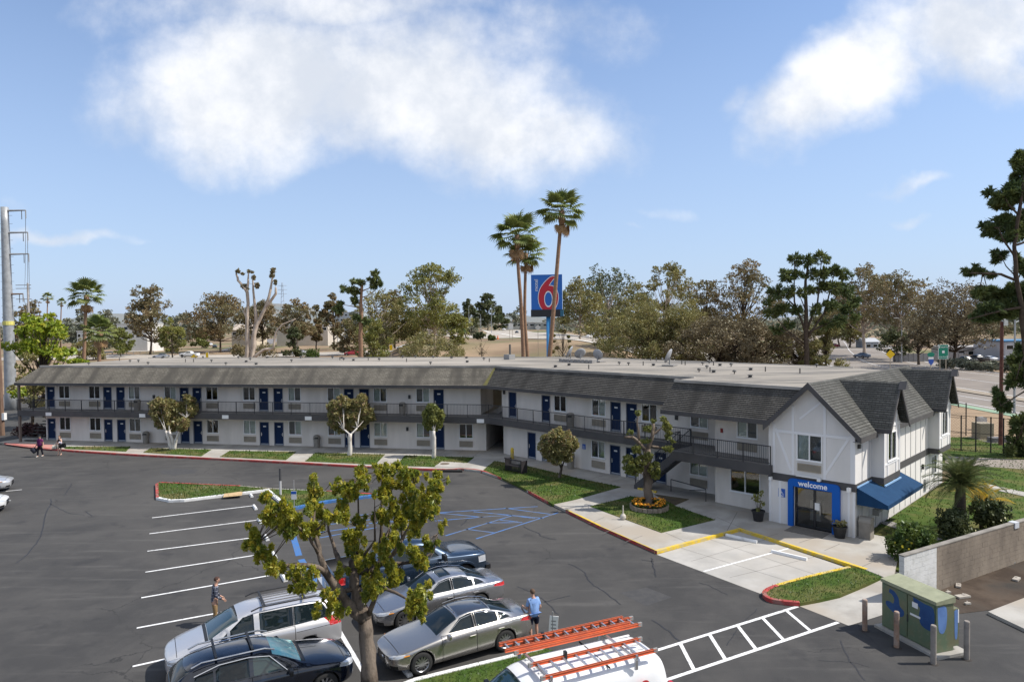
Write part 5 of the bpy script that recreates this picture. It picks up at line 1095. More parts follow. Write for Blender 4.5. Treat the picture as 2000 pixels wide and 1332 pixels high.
pk = build_car('pickup_truck', 'dark blue crew cab pickup behind the tree, nose to the right', 'truck', 5.88, PK, (1.05, 4.75), .42, 1.74, [
    ('windshield', 'top', [(1.60, -.74), (1.60, .74), (2.34, .66), (2.34, -.66)], CGL, .006, False), ('side_window', 'side', [(1.98, 1.30), (2.36, 1.70), (2.78, 1.76), (2.78, 1.30)], CGL, .008, True), ('side_window', 'side', [(2.88, 1.30), (2.88, 1.76), (3.62, 1.73), (3.66, 1.32)], CGL, .008, True),
    ('rear_window', 'rear', [(-.62, 1.42), (.62, 1.42), (.56, 1.72), (-.56, 1.72)], CGL, .006, False),
    ('door', 'side', [(1.72, .50), (1.72, 1.26), (2.82, 1.27), (2.82, .50)], None, 0., True), ('door', 'side', [(2.84, .50), (2.84, 1.27), (3.80, 1.28), (3.80, .50)], None, 0., True), ('panel_seam', 'side', [(1.70, .48), (1.70, 1.275), (3.82, 1.295), (3.82, .48)], SEAM, .004, True),
    ('truck_bed', 'top', [(4.16, -.76), (4.16, .76), (5.74, .76), (5.74, -.76)], BLK, .45, False), ('bonnet_seam', 'top', [(.32, -.8), (.32, .8), (.338, .8), (.338, -.8)], SEAM, .003, False), ('wiper_tray', 'top', [(1.46, -.78), (1.46, .78), (1.57, .77), (1.57, -.77)], BLK, .006, False),
    ('headlight', 'fl', [(.72, 1.06), (1.0, 1.06), (1.0, .82), (.72, .84)], HLM, .004, False), ('headlight', 'fr', [(.72, 1.06), (1.0, 1.06), (1.0, .82), (.72, .84)], HLM, .004, False), ('grille', 'front', [(-.52, 1.02), (.52, 1.02), (.50, .72), (-.50, .72)], BLK, .015, False),
    ('taillight', 'rl', [(.70, .95), (.70, 1.2), (.95, 1.2), (.95, .95)], TLM, .003, False), ('taillight', 'rr', [(.70, .95), (.70, 1.2), (.95, 1.2), (.95, .95)], TLM, .003, False)], pk_paint, spokes=6, extra=pk_x, wd=.28)
put(pk, -4.5, 28.1, 28, 1.13)
VN = [(0.0, .66, .42, .60, .84, .68, .93, .5, .95), (.08, .90, .34, .64, .96, .84, 1.05, .65, 1.08), (.5, 1.0, .30, .70, 1.08, .91, 1.18, .76, 1.23), (.92, 1.01, .30, .70, 1.14, .91, 1.30, .78, 1.34), (1.10, 1.01, .30, .70, 1.17, .90, 1.44, .78, 1.48), (1.78, 1.02, .30, .70, 1.22, .90, 1.95, .74, 2.04), (2.3, 1.02, .30, .70, 1.23, .95, 2.05, .86, 2.10), (4.0, 1.02, .30, .70, 1.23, .95, 2.06, .87, 2.11), (5.5, 1.01, .32, .70, 1.22, .95, 2.05, .87, 2.10), (5.74, .99, .36, .70, 1.2, .89, 1.9, .72, 1.97), (5.82, .93, .42, .70, 1.1, .84, 1.6, .66, 1.66)]
wh_paint = M('white_van_paint', (.74, .75, .76), .35, c2=(.68, .69, .70), vs=1.2, obj=True, coat=.4)
ALU = M('aluminium', (.60, .60, .60), .38, .9)
RB_ = 2.10
def vn_x(root, L, objs):
    mirrors(root, L, 1.55, 1.02, 1.28, BLK, 1.5); handles(root, L, (2.5,), 1.03, 1.1, BLK)
    for x in (2.35, 4.75):
        mb = MB(); mb.lbox(L/2-x-.03, L/2-x+.03, -.92, .92, 2.20, 2.245)
        for sg in (1, -1): mb.lbox(L/2-x-.04, L/2-x+.04, sg*.90-.03, sg*.90+.03, 1.96, 2.20); mb.lbox(L/2-x-.03, L/2-x+.03, sg*.93-.02, sg*.93+.02, 2.245, 2.34)
        mb.build('roof_rack_bar', ALU, root)
    for y in (-.5, -.25, 0., .25, .5):
        mb = MB(); mb.lbox(-L/2+.35, L/2-2.35, y-.03, y+.03, 2.085, 2.110); mb.build('roof_rib', wh_paint, root)
    mb = MB(); mb.lbox(-L/2+1.75, -L/2+1.76, -.78, .78, 2.06, 2.112); mb.build('roof_seam', SEAM, root)
    for sg in (1, -1):
        mb = MB(); mb.lbox(-L/2-.05, -L/2+.03, sg*.86-.06, sg*.86+.06, 1.0, 1.4); mb.build('taillight', TLM, root)
    mb = MB(); mb.lbox(-L/2-.16, -L/2+.02, -.92, .92, .45, .60); mb.build('rear_bumper', BLK, root)
    mb = MB(); c_ = [(-L/2+.9+.16*math.cos(a), 1.028, 1.55+.16*math.sin(a)) for a in [R(15*q) for q in range(24)]]; mb.add(c_, [tuple(range(24))[::-1]]); mb.build('round_decal', M('decal_red', (.55, .03, .03), .4), root)
vn = build_car('work_van', 'white panel van carrying two orange ladders, cut off by the lower edge', 'van', 5.82, VN, (1.0, 4.5), .36, 1.70, [
    ('windshield', 'top', [(1.0, -.76), (1.0, .76), (1.86, .70), (1.86, -.70)], MATS['teal_glass'], .006, False), ('side_window', 'side', [(1.52, 1.26), (1.86, 1.72), (2.35, 1.76), (2.35, 1.26)], MATS['teal_glass'], .008, True),
    ('door', 'side', [(1.40, .42), (1.40, 1.22), (2.42, 1.24), (2.42, .42)], None, 0., True), ('panel_seam', 'side', [(1.385, .40), (1.385, 1.23), (2.44, 1.25), (2.44, .40)], SEAM, .004, True), ('rear_window', 'rear', [(-.7, 1.25), (.7, 1.25), (.64, 1.7), (-.64, 1.7)], CGL, .006, False),
    ('headlight', 'fl', [(.62, .82), (.98, .82), (.98, .66), (.62, .66)], HLM, .004, False), ('headlight', 'fr', [(.62, .82), (.98, .82), (.98, .66), (.62, .66)], HLM, .004, False), ('grille', 'front', [(-.5, .86), (.5, .86), (.5, .62), (-.5, .62)], BLK, .01, False)], wh_paint, extra=vn_x)
VA = 204; put(vn, 1.0, 17.45, VA, 1.03)
def ladder(label, x0, x1, y0, y1, z, nr, sections=1):
    O_ = M('ladder_orange', (.70, .15, .055), .55, c2=(.56, .13, .06), vs=4); l = thing('ladder', label, 'ladder', (0, 0, 0), 0, 'ladders on the van roof')
    l.location = vn.location; l.rotation_euler = vn.rotation_euler; l.scale = vn.scale
    for k in range(sections):
        dz = .09*k; sh = .30*k
        for y in (y0+.03*k, y1-.03*k):
            mb = MB(); mb.lbox(x0+sh, x1+sh, y-.016, y+.016, z+dz, z+dz+.085); mb.lbox(x0+sh, x1+sh, y-.035, y+.035, z+dz, z+dz+.012); mb.lbox(x0+sh, x1+sh, y-.035, y+.035, z+dz+.073, z+dz+.085); mb.build('rail', O_, l)
        for i in range(nr):
            x = x0+sh+(x1-x0)*(i+.5)/nr; mb = MB(); mb.lbox(x-.022, x+.022, y0+.03*k+.018, y1-.03*k-.018, z+dz+.02, z+dz+.062); mb.build('rung', ALU, l)
    for y in (y0, y1):
        for x in (x0, x1):
            mb = MB(); mb.lbox(x-.06, x+.06, y-.03, y+.03, z-.008, z+.095); mb.build('rail_cap', M('cap_grey', (.25, .24, .23), .7), l)
    mb = MB(); mb.lbox((x0+x1)/2+.05, (x0+x1)/2+.13, y0-.03, y1+.03, z+.06+.09*(sections-1), z+.10+.09*(sections-1)) if False else mb.lbox(x1-1.0, x1-.93, y0-.045, y0+.05, z-.01, z+.19); mb.build('strap', BLK, l)
    return l
ladder('long orange extension ladder along the far edge of the white van roof', -2.95, .80, -.98, -.55, 2.26, 13, 2)
ladder('shorter orange step ladder on the near side of the white van roof', -2.45, .75, .18, .86, 2.26, 9, 1)
lc = dup(sed2, (-36.6, 45.3, .008), R(26), 'pale silver car cut off at the left edge, farther of the two', 'cars at the left edge', {'silver_paint': paint('pale_silver_paint', (.55, .56, .58), .5, .3)})
lc2 = dup(sed2, (-33.1, 40.1, .008), R(26), 'white car cut off at the left edge, nearer of the two', 'cars at the left edge', {'silver_paint': paint('white_paint', (.68, .69, .70), .1, .3)})
bgk = lambda c: tuple(x*q for x, q in zip(c, (1.42, 1.40, 1.30)))
LF = dict(euc=leafmat('leaf_eucalyptus', bgk((.050, .050, .030)), bgk((.088, .068, .044)), .16, .3, (.065, .070, .034)), brown=leafmat('leaf_brownish', bgk((.082, .070, .042)), bgk((.050, .050, .030)), .2, .3, (.115, .084, .048)),
          olive=leafmat('leaf_olive', bgk((.095, .092, .040)), bgk((.060, .064, .030)), .25, .3, (.12, .10, .05)), green=leafmat('leaf_green', (.125, .135, .042), (.085, .098, .033), .25, .35, (.165, .155, .05)),
          dark=leafmat('leaf_dark', bgk((.022, .033, .018)), bgk((.040, .045, .024)), .25, .25), pine=leafmat('leaf_pine', bgk((.026, .042, .020)), bgk((.050, .064, .026)), .5, .25), lime=leafmat('leaf_lime', (.17, .22, .022), (.095, .14, .018), .7, .42, (.24, .24, .03)),
          tuft=leafmat('leaf_yellow_green', (.21, .215, .024), (.085, .115, .018), 2.6, .5, (.29, .255, .035)), facade=leafmat('leaf_clipped', (.17, .16, .075), (.11, .115, .05), 1.2, .5, (.21, .15, .105)), clip=leafmat('leaf_clipped_green', (.075, .095, .030), (.11, .12, .038), 1.2, .4),
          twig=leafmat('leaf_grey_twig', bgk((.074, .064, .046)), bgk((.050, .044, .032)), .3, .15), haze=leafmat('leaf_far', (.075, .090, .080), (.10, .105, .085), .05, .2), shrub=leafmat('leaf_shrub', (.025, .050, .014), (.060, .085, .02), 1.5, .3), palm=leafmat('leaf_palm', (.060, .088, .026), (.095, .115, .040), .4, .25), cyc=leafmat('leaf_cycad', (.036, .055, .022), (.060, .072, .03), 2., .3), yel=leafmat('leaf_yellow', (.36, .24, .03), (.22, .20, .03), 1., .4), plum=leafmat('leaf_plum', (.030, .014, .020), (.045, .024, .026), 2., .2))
BK = dict(brown=M('bark_brown', (.13, .095, .07), .95, c2=(.075, .055, .042), vs=4, bump=.8, bs=10, spec=.1), pale=M('bark_pale', (.50, .42, .35), .9, c2=(.33, .27, .22), vs=2.5, stretch=(1, 1, .35), bump=.4, bs=6, spec=.1), white=M('bark_whitewashed', (.58, .55, .51), .9, c2=(.36, .30, .25), vs=3, vlo=.5, vhi=.75, bump=.5, bs=12, spec=.1),
          grey=M('bark_grey', (.145, .115, .092), .95, c2=(.072, .058, .047), vs=5, vlo=.42, vhi=.58, c3=(.19, .155, .125), vs3=2.2, stretch=(1, 1, .45), bump=1., bs=14, spec=.1), palm=M('bark_palm', (.30, .19, .125), .95, c2=(.20, .125, .085), vs=5, stretch=(.5, .5, 4), bump=.8, bs=8, spec=.1), dark=M('bark_dark', (.06, .045, .036), .95, c2=(.09, .07, .055), vs=3, bump=.8, bs=8, spec=.1))
def leaf_mesh(name, C, Rd, per, size, mat, rs, asp=1.7, shell=.45, up=.0, needle=False, tufts=11, tr_=.34, tf=.72):
    C = np.asarray(C, float); Rd = np.asarray(Rd, float).reshape(len(C), -1)
    if Rd.shape[1] == 1: Rd = np.repeat(Rd, 3, 1)
    vol = Rd.prod(1)**(2/3); cnt = np.maximum(8, (per*vol/vol.mean()).astype(int)); idx = np.repeat(np.arange(len(C)), cnt); n = len(idx)
    d = rs.normal(size=(n, 3)); d /= np.linalg.norm(d, axis=1, keepdims=True); r = rs.random((n, 1))**shell
    ns = tufts; sub = rs.normal(size=(len(C), ns, 3)); sub /= np.linalg.norm(sub, axis=2, keepdims=True); sub *= .55+.5*rs.random((len(C), ns, 1)); pick = rs.integers(0, ns, n)
    loc = d*r; k = rs.random((n, 1)) < tf; loc = np.where(k, sub[idx, pick]+d*r*tr_, loc)
    P = C[idx]+loc*Rd[idx]
    s_ = size*(.6+.8*rs.random((n, 1))); t = rs.normal(size=(n, 3)); 
    if needle: t = loc+.35*t; 
    t[:, 2] += up; t /= np.linalg.norm(t, axis=1, keepdims=True); q = np.cross(t, rs.normal(size=(n, 3))); q /= np.linalg.norm(q, axis=1, keepdims=True)+1e-9
    a = t*s_*.5*(asp if not needle else asp); b = q*s_*.5
    V = np.stack([P-a, P+b*.8-a*.1, P+a, P-b*.8-a*.1], 1).reshape(-1, 3)
    return mesh_np(name, V, np.arange(4*n).reshape(-1, 4), mat)
def limb(mb, pts, r0, r1, n=6, rs=random):
    pts = [Vector(p) for p in pts]; L_ = []
    for i in range(len(pts)-1):
        for j in range(3): L_.append(pts[i].lerp(pts[i+1], j/3)+Vector((rs.uniform(-1, 1), rs.uniform(-1, 1), rs.uniform(-.5, .5)))*(.25*r0 if j else 0))
    L_.append(pts[-1]); k = len(L_); mb.tube(L_, [(r0+(r1-r0)*i/(k-1))*rs.uniform(.9, 1.1) for i in range(k)], n)
def gen_tree(name, label, u, vtop, wpx, y, leaf, bark='brown', nc=24, per=85, ls=None, c0=.32, cr=.17, tr=None, seed=1, flat=.75, group=None, shape=1., cat='tree', limbs=True, hold=0., needle=False, vbase=None, bare=0):
    rs = np.random.default_rng(seed); rp = random.Random(seed)
    tp = D(u, vtop, y); x = tp.x; z0 = th(x, y); h = tp.z-z0; w_ = wpx/F*y; tr = tr or max(.15, h*.018); ls = ls or max(.16, .0019*y)
    root = thing(name, label, cat, (x, y, z0), 0, group)
    C, Rr = [], []
    for i in range(nc):
        for _ in range(30):
            a = rp.random()*6.283; q = rp.random(); r_ = rp.random()**.55
            zz = c0+(1-c0)*q; env = math.sin(math.pi*min(1, max(0, (q*.88+.10)))**(.75*shape))**.6
            px, py = r_*env*.5*w_*math.cos(a), r_*env*.5*w_*math.sin(a)
            p = Vector((px, py, zz*h-cr*w_*.4*(1 if q > .7 else 0)))
            if all((p-c).length > cr*w_*.75 for c in C): break
        C.append(p); Rr.append(np.array([1, 1, flat])*cr*w_*rp.uniform(.65, 1.25))
    tb = MB(); top = Vector((rp.uniform(-.06, .06)*w_, rp.uniform(-.06, .06)*w_, h*(c0+.45*(1-c0))))
    limb(tb, [(0, 0, -.2), (top.x*.3, top.y*.3, h*c0*.5), (top.x*.6, top.y*.6, h*c0), top], tr, tr*.4, 7, rp)
    if limbs:
        for c in C:
            s_ = max(.25, min(.95, (c.z/h)*.75-.05*rp.random())); b_ = Vector((top.x*s_, top.y*s_, min(top.z*.98, h*max(c0*.6, s_*.75)))); mid_ = b_.lerp(c, .55)+Vector((0, 0, -.04*h)); limb(tb, [b_, mid_, c], tr*.38, tr*.08, 4, rp)
        for _ in range(bare):
            a = rp.random()*6.28; q = rp.uniform(c0, 1); e = Vector((math.cos(a)*w_*.5*rp.uniform(.5, 1.05), math.sin(a)*w_*.5*rp.uniform(.5, 1.05), q*h)); b_ = top*rp.uniform(.4, 1); m_ = b_.lerp(e, .5)+Vector((rp.uniform(-.1, .1)*w_, 0, rp.uniform(-.02, .05)*h)); limb(tb, [b_, m_, e], tr*.22, tr*.04, 3, rp)
    tb.build('trunk', BK[bark], root, smooth=True)
    link('crown', leaf_mesh('crown', C, Rr, per, ls, LF[leaf], rs, needle=needle, asp=1.7 if not needle else 3.2), root)
    return root
def drawn_tree(name, label, y, base, limbs, clumps, leaf, bark, per, ls, seed=1, group=None, cat='tree', dspread=1.2, sx=1., sy=1., ox=0., oy=0., needle=False, n=7, up=0., flat=1., shell=.45, asp=1.7, tufts=13, tr_=.3, tf=.8, twigs=5, sat=0, sq=(1, 1)):
    """limbs: ([(u, v, dy), ...], r0, r1) ; clumps: (u, v, ru, rv[, dy])"""
    rs = np.random.default_rng(seed); rp = random.Random(seed); f = lambda u, v: (ox+u*sx, oy+v*sy)
    b = G(*f(*base), .0) if len(base) == 2 else Vector(base); 
    root = thing(name, label, cat, b, 0, group); tb = MB()
    for pts, r0, r1 in limbs: limb(tb, [D(*f(p[0], p[1]), y+(p[2] if len(p) > 2 else 0))-b for p in pts], r0, r1, n, rp)
    if sat:
        for c in list(clumps):
            for _ in range(sat): a_ = rp.random()*6.28; clumps = clumps+[(c[0]+c[2]*1.2*math.cos(a_), c[1]+c[3]*1.2*math.sin(a_)-.25*c[3], c[2]*rp.uniform(.3, .6), c[3]*rp.uniform(.4, .75))]
    C, Rd = [], []; ends = [D(*f(p[0], p[1]), y+(p[2] if len(p) > 2 else 0))-b for L_ in limbs for p in L_[0][1:]]
    for c in clumps:
        p0 = D(*f(c[0], c[1]), y)-b; near_ = min(ends, key=lambda e: (e.x-p0.x)**2+(e.z-p0.z)**2); dy = c[4] if len(c) > 4 else max(-dspread*1.6, min(dspread*1.6, near_.y+rp.uniform(-.4, .4)*dspread)); p = D(*f(c[0], c[1]), y+dy)-b; k = (y+dy)/F
        C.append(p); a, e = c[2]*abs(sx)*k*sq[0], c[3]*abs(sy)*k*sq[1]; Rd.append((a, (a+e)/2*flat, e)); limb(tb, [near_, near_.lerp(p, .6)+Vector((0, 0, -.08*a)), p], min(.03, .05*a+.008), .01, 4, rp)
        for _ in range(twigs): q_ = p+Vector((rp.uniform(-.9, .9)*a, rp.uniform(-.9, .9)*a*flat, rp.uniform(-.3, 1.)*e)); limb(tb, [p-Vector((0, 0, .5*e)), q_], .012*max(1, k*40), .004*max(1, k*40), 3, rp)
    tb.build('trunk', BK[bark], root, smooth=True)
    link('crown', leaf_mesh('crown', C, Rd, per, ls, LF[leaf], rs, needle=needle, up=up, shell=shell, asp=asp, tufts=tufts, tr_=tr_, tf=tf), root); return root
FT = 1/3.084
t_l = [([(812, 1500, 0), (808, 1332, 0), (800, 1150, 0), (778, 950, 0)], .25, .20), ([(778, 950, 0), (735, 830, .1), (712, 760, .2), (705, 640, .4), (735, 560, .5)], .19, .10), ([(785, 985, 0), (690, 870, -.3), (610, 760, -.5), (540, 660, -.7), (505, 560, -.6), (470, 420, -.5), (470, 250, -.3)], .16, .035),
       ([(560, 690, -.6), (495, 640, -.9), (400, 625, -1.2), (280, 632, -1.5), (210, 600, -1.7), (120, 500, -1.8)], .09, .025), ([(640, 640, .6), (600, 540, .9), (560, 420, 1.1), (540, 270, 1.2)], .075, .02), ([(735, 665, .3), (640, 635, .5), (600, 540, .9)], .08, .07), ([(712, 760, .2), (730, 670, .4), (840, 650, .7), (872, 600, .9), (872, 500, 1.), (880, 300, 1.1), (885, 60, 1.2)], .12, .025),
       ([(850, 640, .7), (950, 560, .5), (1005, 470, .3), (1085, 330, .2), (1080, 150, .2)], .085, .02), ([(870, 620, .8), (1010, 615, 1.2), (1120, 600, 1.6), (1195, 545, 1.8), (1215, 440, 1.9)], .07, .02), ([(800, 930, 0), (870, 760, -.5), (960, 790, -.8), (1070, 845, -1.2)], .075, .025), ([(712, 770, .2), (650, 785, -.3), (560, 785, -.7), (520, 840, -1.)], .075, .03), ([(735, 560, .5), (740, 400, .7), (735, 110, .8)], .05, .018),
       ([(760, 580, .5), (840, 480, .3), (838, 280, .2)], .045, .02), ([(1005, 480, .3), (1000, 300, .6), (1020, 90, .8)], .045, .018), ([(1085, 340, .2), (1150, 260, 0), (1190, 140, -.2)], .035, .015), ([(500, 560, -.6), (440, 450, -1), (330, 360, -1.4), (215, 310, -1.8)], .05, .02), ([(520, 840, -1), (600, 890, -1.1)], .03, .02), ([(872, 520, 1.), (930, 400, 1.4), (1000, 340, 1.6)], .04, .018), ([(610, 760, -.5), (420, 780, -1.), (400, 730, -1.2)], .03, .015)]
t_c = [(110, 430, 42, 34), (100, 500, 40, 45), (150, 545, 55, 50), (210, 625, 62, 52), (215, 290, 62, 55), (180, 340, 50, 50), (270, 375, 62, 50), (330, 330, 50, 60), (345, 420, 45, 45), (470, 165, 50, 45), (465, 245, 52, 60), (500, 310, 45, 50), (420, 420, 62, 55), (470, 400, 45, 50), (565, 340, 34, 40), (650, 165, 45, 45), (665, 230, 42, 60), (655, 320, 36, 50), (735, 70, 30, 36), (755, 135, 42, 45), (720, 200, 34, 40),
       (880, 48, 40, 24), (920, 130, 50, 55), (880, 190, 40, 40), (1010, 75, 55, 42), (1030, 140, 48, 50), (1095, 74, 34, 20), (1060, 190, 55, 50), (1195, 140, 52, 42), (1190, 205, 55, 45), (1120, 250, 55, 50), (1180, 280, 40, 40), (1040, 290, 50, 50), (950, 260, 42, 55), (1000, 370, 60, 60), (880, 330, 42, 50), (760, 385, 38, 36), (680, 450, 48, 42), (710, 505, 55, 50), (1080, 400, 55, 65), (1130, 330, 45, 45), (1240, 395, 22, 32), (1070, 560, 62, 55), (1130, 600, 45, 40), (945, 470, 48, 50), (895, 560, 48, 50),
       (930, 640, 55, 45), (800, 700, 60, 50), (870, 740, 70, 55), (790, 790, 50, 40), (950, 720, 45, 45), (370, 700, 42, 42), (400, 770, 58, 42), (440, 700, 40, 40), (630, 672, 38, 32), (580, 850, 48, 48), (620, 910, 48, 45), (482, 920, 32, 36), (1110, 800, 55, 55), (1060, 870, 60, 50), (1110, 910, 55, 42), (1170, 520, 42, 36), (1280, 124, 11, 13), (590, 155, 20, 14), (820, 590, 30, 40), (740, 600, 34, 34)]
drawn_tree('street_tree', 'foreground tree with thick grey trunk and yellow-green tufts, between the car rows', 20.0, (728, 1345), t_l, t_c, 'tuft', 'grey', 330, .056, 5, sx=FT, sy=FT, ox=460, oy=900, up=.8, flat=.9, n=10, shell=.6, asp=2.4, tufts=13, tr_=.27, tf=.80, twigs=6, sat=3, sq=(.72, 1.05))
q = 1/3.846
drawn_tree('pollarded_tree', 'pollarded tree with bare thick limbs standing in the ring of orange flowers', 39.9, (1268, 991), [([(1258, 1215), (1255, 1100), (1245, 950), (1240, 760)], .30, .22), ([(1240, 770), (1190, 720), (1140, 670, -.2), (1075, 668, -.4)], .15, .07), ([(1185, 715), (1180, 620), (1170, 560), (1178, 500)], .09, .04), ([(1245, 780), (1285, 660), (1292, 565, .3)], .16, .09), ([(1280, 740), (1340, 745), (1410, 752, .4)], .09, .05), ([(1245, 900), (1200, 800, -.5), (1160, 770, -.7)], .10, .05), ([(1290, 650), (1350, 600, .3), (1390, 560, .4)], .06, .03), ([(1255, 980), (1290, 920, -.4)], .05, .03)],
           [(1180, 488, 24, 20), (1120, 630, 24, 20), (1395, 590, 38, 45), (1405, 650, 30, 40), (1370, 530, 25, 22), (1400, 752, 42, 28), (1440, 700, 18, 12), (1160, 760, 42, 36), (1110, 850, 55, 50), (1150, 920, 60, 42), (1190, 850, 45, 45), (1245, 820, 40, 45), (1305, 900, 45, 50), (1310, 955, 40, 30), (1240, 695, 34, 22), (1250, 605, 32, 28), (1290, 545, 25, 14), (1100, 910, 36, 36)], 'clip', 'grey', 300, .10, 4, sx=q, sy=q, ox=940, oy=680, dspread=.5)
LF['clip2'] = LF['lime']
drawn_tree('small_tree', 'small round leafy tree on the shaded lawn by the dark metal bench', 47.3, (1090, 946), [([(575, 1025), (590, 950), (605, 890)], .10, .08), ([(600, 900), (570, 820), (520, 760)], .06, .02), ([(605, 890), (640, 800, .3), (660, 720, .5)], .06, .02), ([(600, 900), (600, 790, -.4), (590, 660, -.5)], .05, .02)],
           [(500, 720, 62, 60), (560, 660, 70, 58), (620, 680, 65, 60), (670, 730, 55, 60), (590, 760, 80, 55), (520, 790, 60, 50), (640, 800, 48, 48), (560, 840, 50, 40), (700, 700, 28, 36), (470, 760, 32, 40), (590, 615, 30, 22)], 'facade', 'grey', 620, .12, 6, sx=q, sy=q, ox=940, oy=680, dspread=1., tr_=.42, tf=.6, twigs=2)
drawn_tree('twin_crown_tree', 'whitewashed multi-stem tree with two clipped crowns at the left of the facade', 60.0, (337, 881), [([(1290, 770), (1270, 690), (1245, 620)], .16, .11), ([(1310, 770), (1322, 690), (1350, 620), (1385, 560)], .15, .08), ([(1300, 770), (1295, 690), (1270, 620)], .14, .10), ([(1385, 560), (1400, 520, .5)], .06, .02)],
           [(1200, 420, 60, 50), (1270, 430, 70, 55), (1340, 450, 55, 50), (1190, 500, 60, 55), (1270, 520, 75, 65), (1350, 530, 55, 55), (1210, 570, 50, 40), (1160, 450, 34, 50), (1300, 590, 50, 36), (1430, 400, 40, 40), (1450, 460, 42, 45), (1410, 490, 40, 45), (1400, 370, 25, 22), (1385, 560, 42, 44, -.5), (1365, 600, 36, 30, -.4)], 'facade', 'white', 760, .15, 7, sx=q, sy=q, ox=0, oy=680, dspread=.8, tr_=.45, tf=.55, twigs=1, shell=.4, group='clipped trees along the facade')
drawn_tree('clipped_tree', 'broad clipped tree with one white trunk in front of the long wing', 56.4, (683, 893), [([(702, 820), (706, 720), (709, 640)], .20, .16), ([(708, 650), (660, 610, .3)], .08, .05), ([(708, 650), (760, 600, .3)], .08, .05)],
           [(600, 440, 62, 55), (660, 420, 60, 50), (780, 420, 60, 60), (840, 500, 50, 55), (740, 500, 70, 60), (640, 530, 70, 60), (700, 570, 65, 50), (780, 560, 60, 45), (600, 560, 45, 50), (580, 500, 40, 50), (800, 370, 36, 30), (650, 375, 34, 22), (640, 610, 30, 30)], 'facade', 'white', 1500, .15, 8, sx=q, sy=q, ox=500, oy=680, dspread=1., tr_=.45, tf=.55, twigs=1, shell=.4, group='clipped trees along the facade')
drawn_tree('clipped_tree', 'slim tree clipped to a dense oval ball on a white trunk', 54.9, (846, 899), [([(1332, 850), (1338, 700), (1336, 620)], .17, .13)],
           [(1290, 500, 42, 45), (1325, 460, 45, 40), (1370, 500, 38, 48), (1330, 520, 60, 55), (1290, 560, 40, 36), (1365, 560, 38, 36), (1325, 590, 45, 26), (1325, 435, 30, 20)], 'clip', 'white', 1500, .13, 9, sx=q, sy=q, ox=500, oy=680, dspread=.35, tr_=.5, tf=.5, twigs=1, shell=.35, group='clipped trees along the facade')
drawn_tree('lopped_tree', 'lopped pale tree with bare trunks and tiny brown tufts rising behind the roof', 96., (*G(490, 712, 0).xy*0, 0) if False else tuple(Vector((D(490, 690, 96.).x, 96., 0))), [([(165, 1100), (165, 840), (165, 600), (165, 350), (95, 260), (82, 195)], .40, .10), ([(165, 360), (172, 280), (176, 195)], .2, .09), ([(200, 1100), (200, 830), (232, 600), (300, 470), (340, 330), (355, 190)], .40, .11), ([(232, 600), (215, 380), (205, 235)], .24, .10), ([(300, 470), (380, 360), (378, 310)], .22, .12), ([(165, 540), (140, 500), (145, 470)], .18, .08), ([(205, 840), (290, 780), (360, 770), (380, 650), (430, 590), (530, 550)], .26, .06)],
           [(95, 190, 15, 18), (130, 210, 14, 10), (175, 195, 11, 14), (210, 240, 14, 20), (240, 300, 20, 20), (140, 305, 24, 16), (360, 190, 20, 26), (350, 225, 18, 18), (375, 275, 12, 22), (205, 200, 8, 10), (165, 325, 12, 8)], 'brown', 'pale', 120, .22, 10, sx=q, sy=q, ox=440, oy=480, dspread=.3)
drawn_tree('tall_pine', 'thin pine with a straight reddish trunk and open drooping branches', 122., tuple(Vector((D(705, 690, 122.).x, 122., 0))), [([(1020, 1000), (1020, 800), (1022, 500), (1028, 290)], .50, .25), ([(1028, 330), (960, 310), (900, 330)], .12, .04), ([(1028, 340), (1080, 320), (1120, 240)], .12, .04), ([(1026, 300), (1085, 245)], .1, .05), ([(1024, 470), (950, 455), (870, 440)], .10, .04), ([(1024, 390), (1070, 375), (1120, 340)], .1, .04), ([(1022, 640), (1050, 680)], .1, .05), ([(1024, 355), (970, 345)], .08, .04)],
           [(1010, 275, 48, 20), (965, 270, 24, 20), (940, 330, 42, 26), (885, 322, 20, 28), (980, 350, 30, 26), (970, 410, 26, 42), (1125, 230, 28, 45), (1110, 290, 32, 40), (1165, 280, 16, 24), (850, 470, 36, 40), (870, 430, 20, 16), (1080, 250, 14, 12), (1050, 570, 36, 30), (990, 540, 30, 24)], 'pine', 'palm', 300, .26, 11, sx=q, sy=q, ox=440, oy=480, dspread=1.2, needle=True, asp=3)
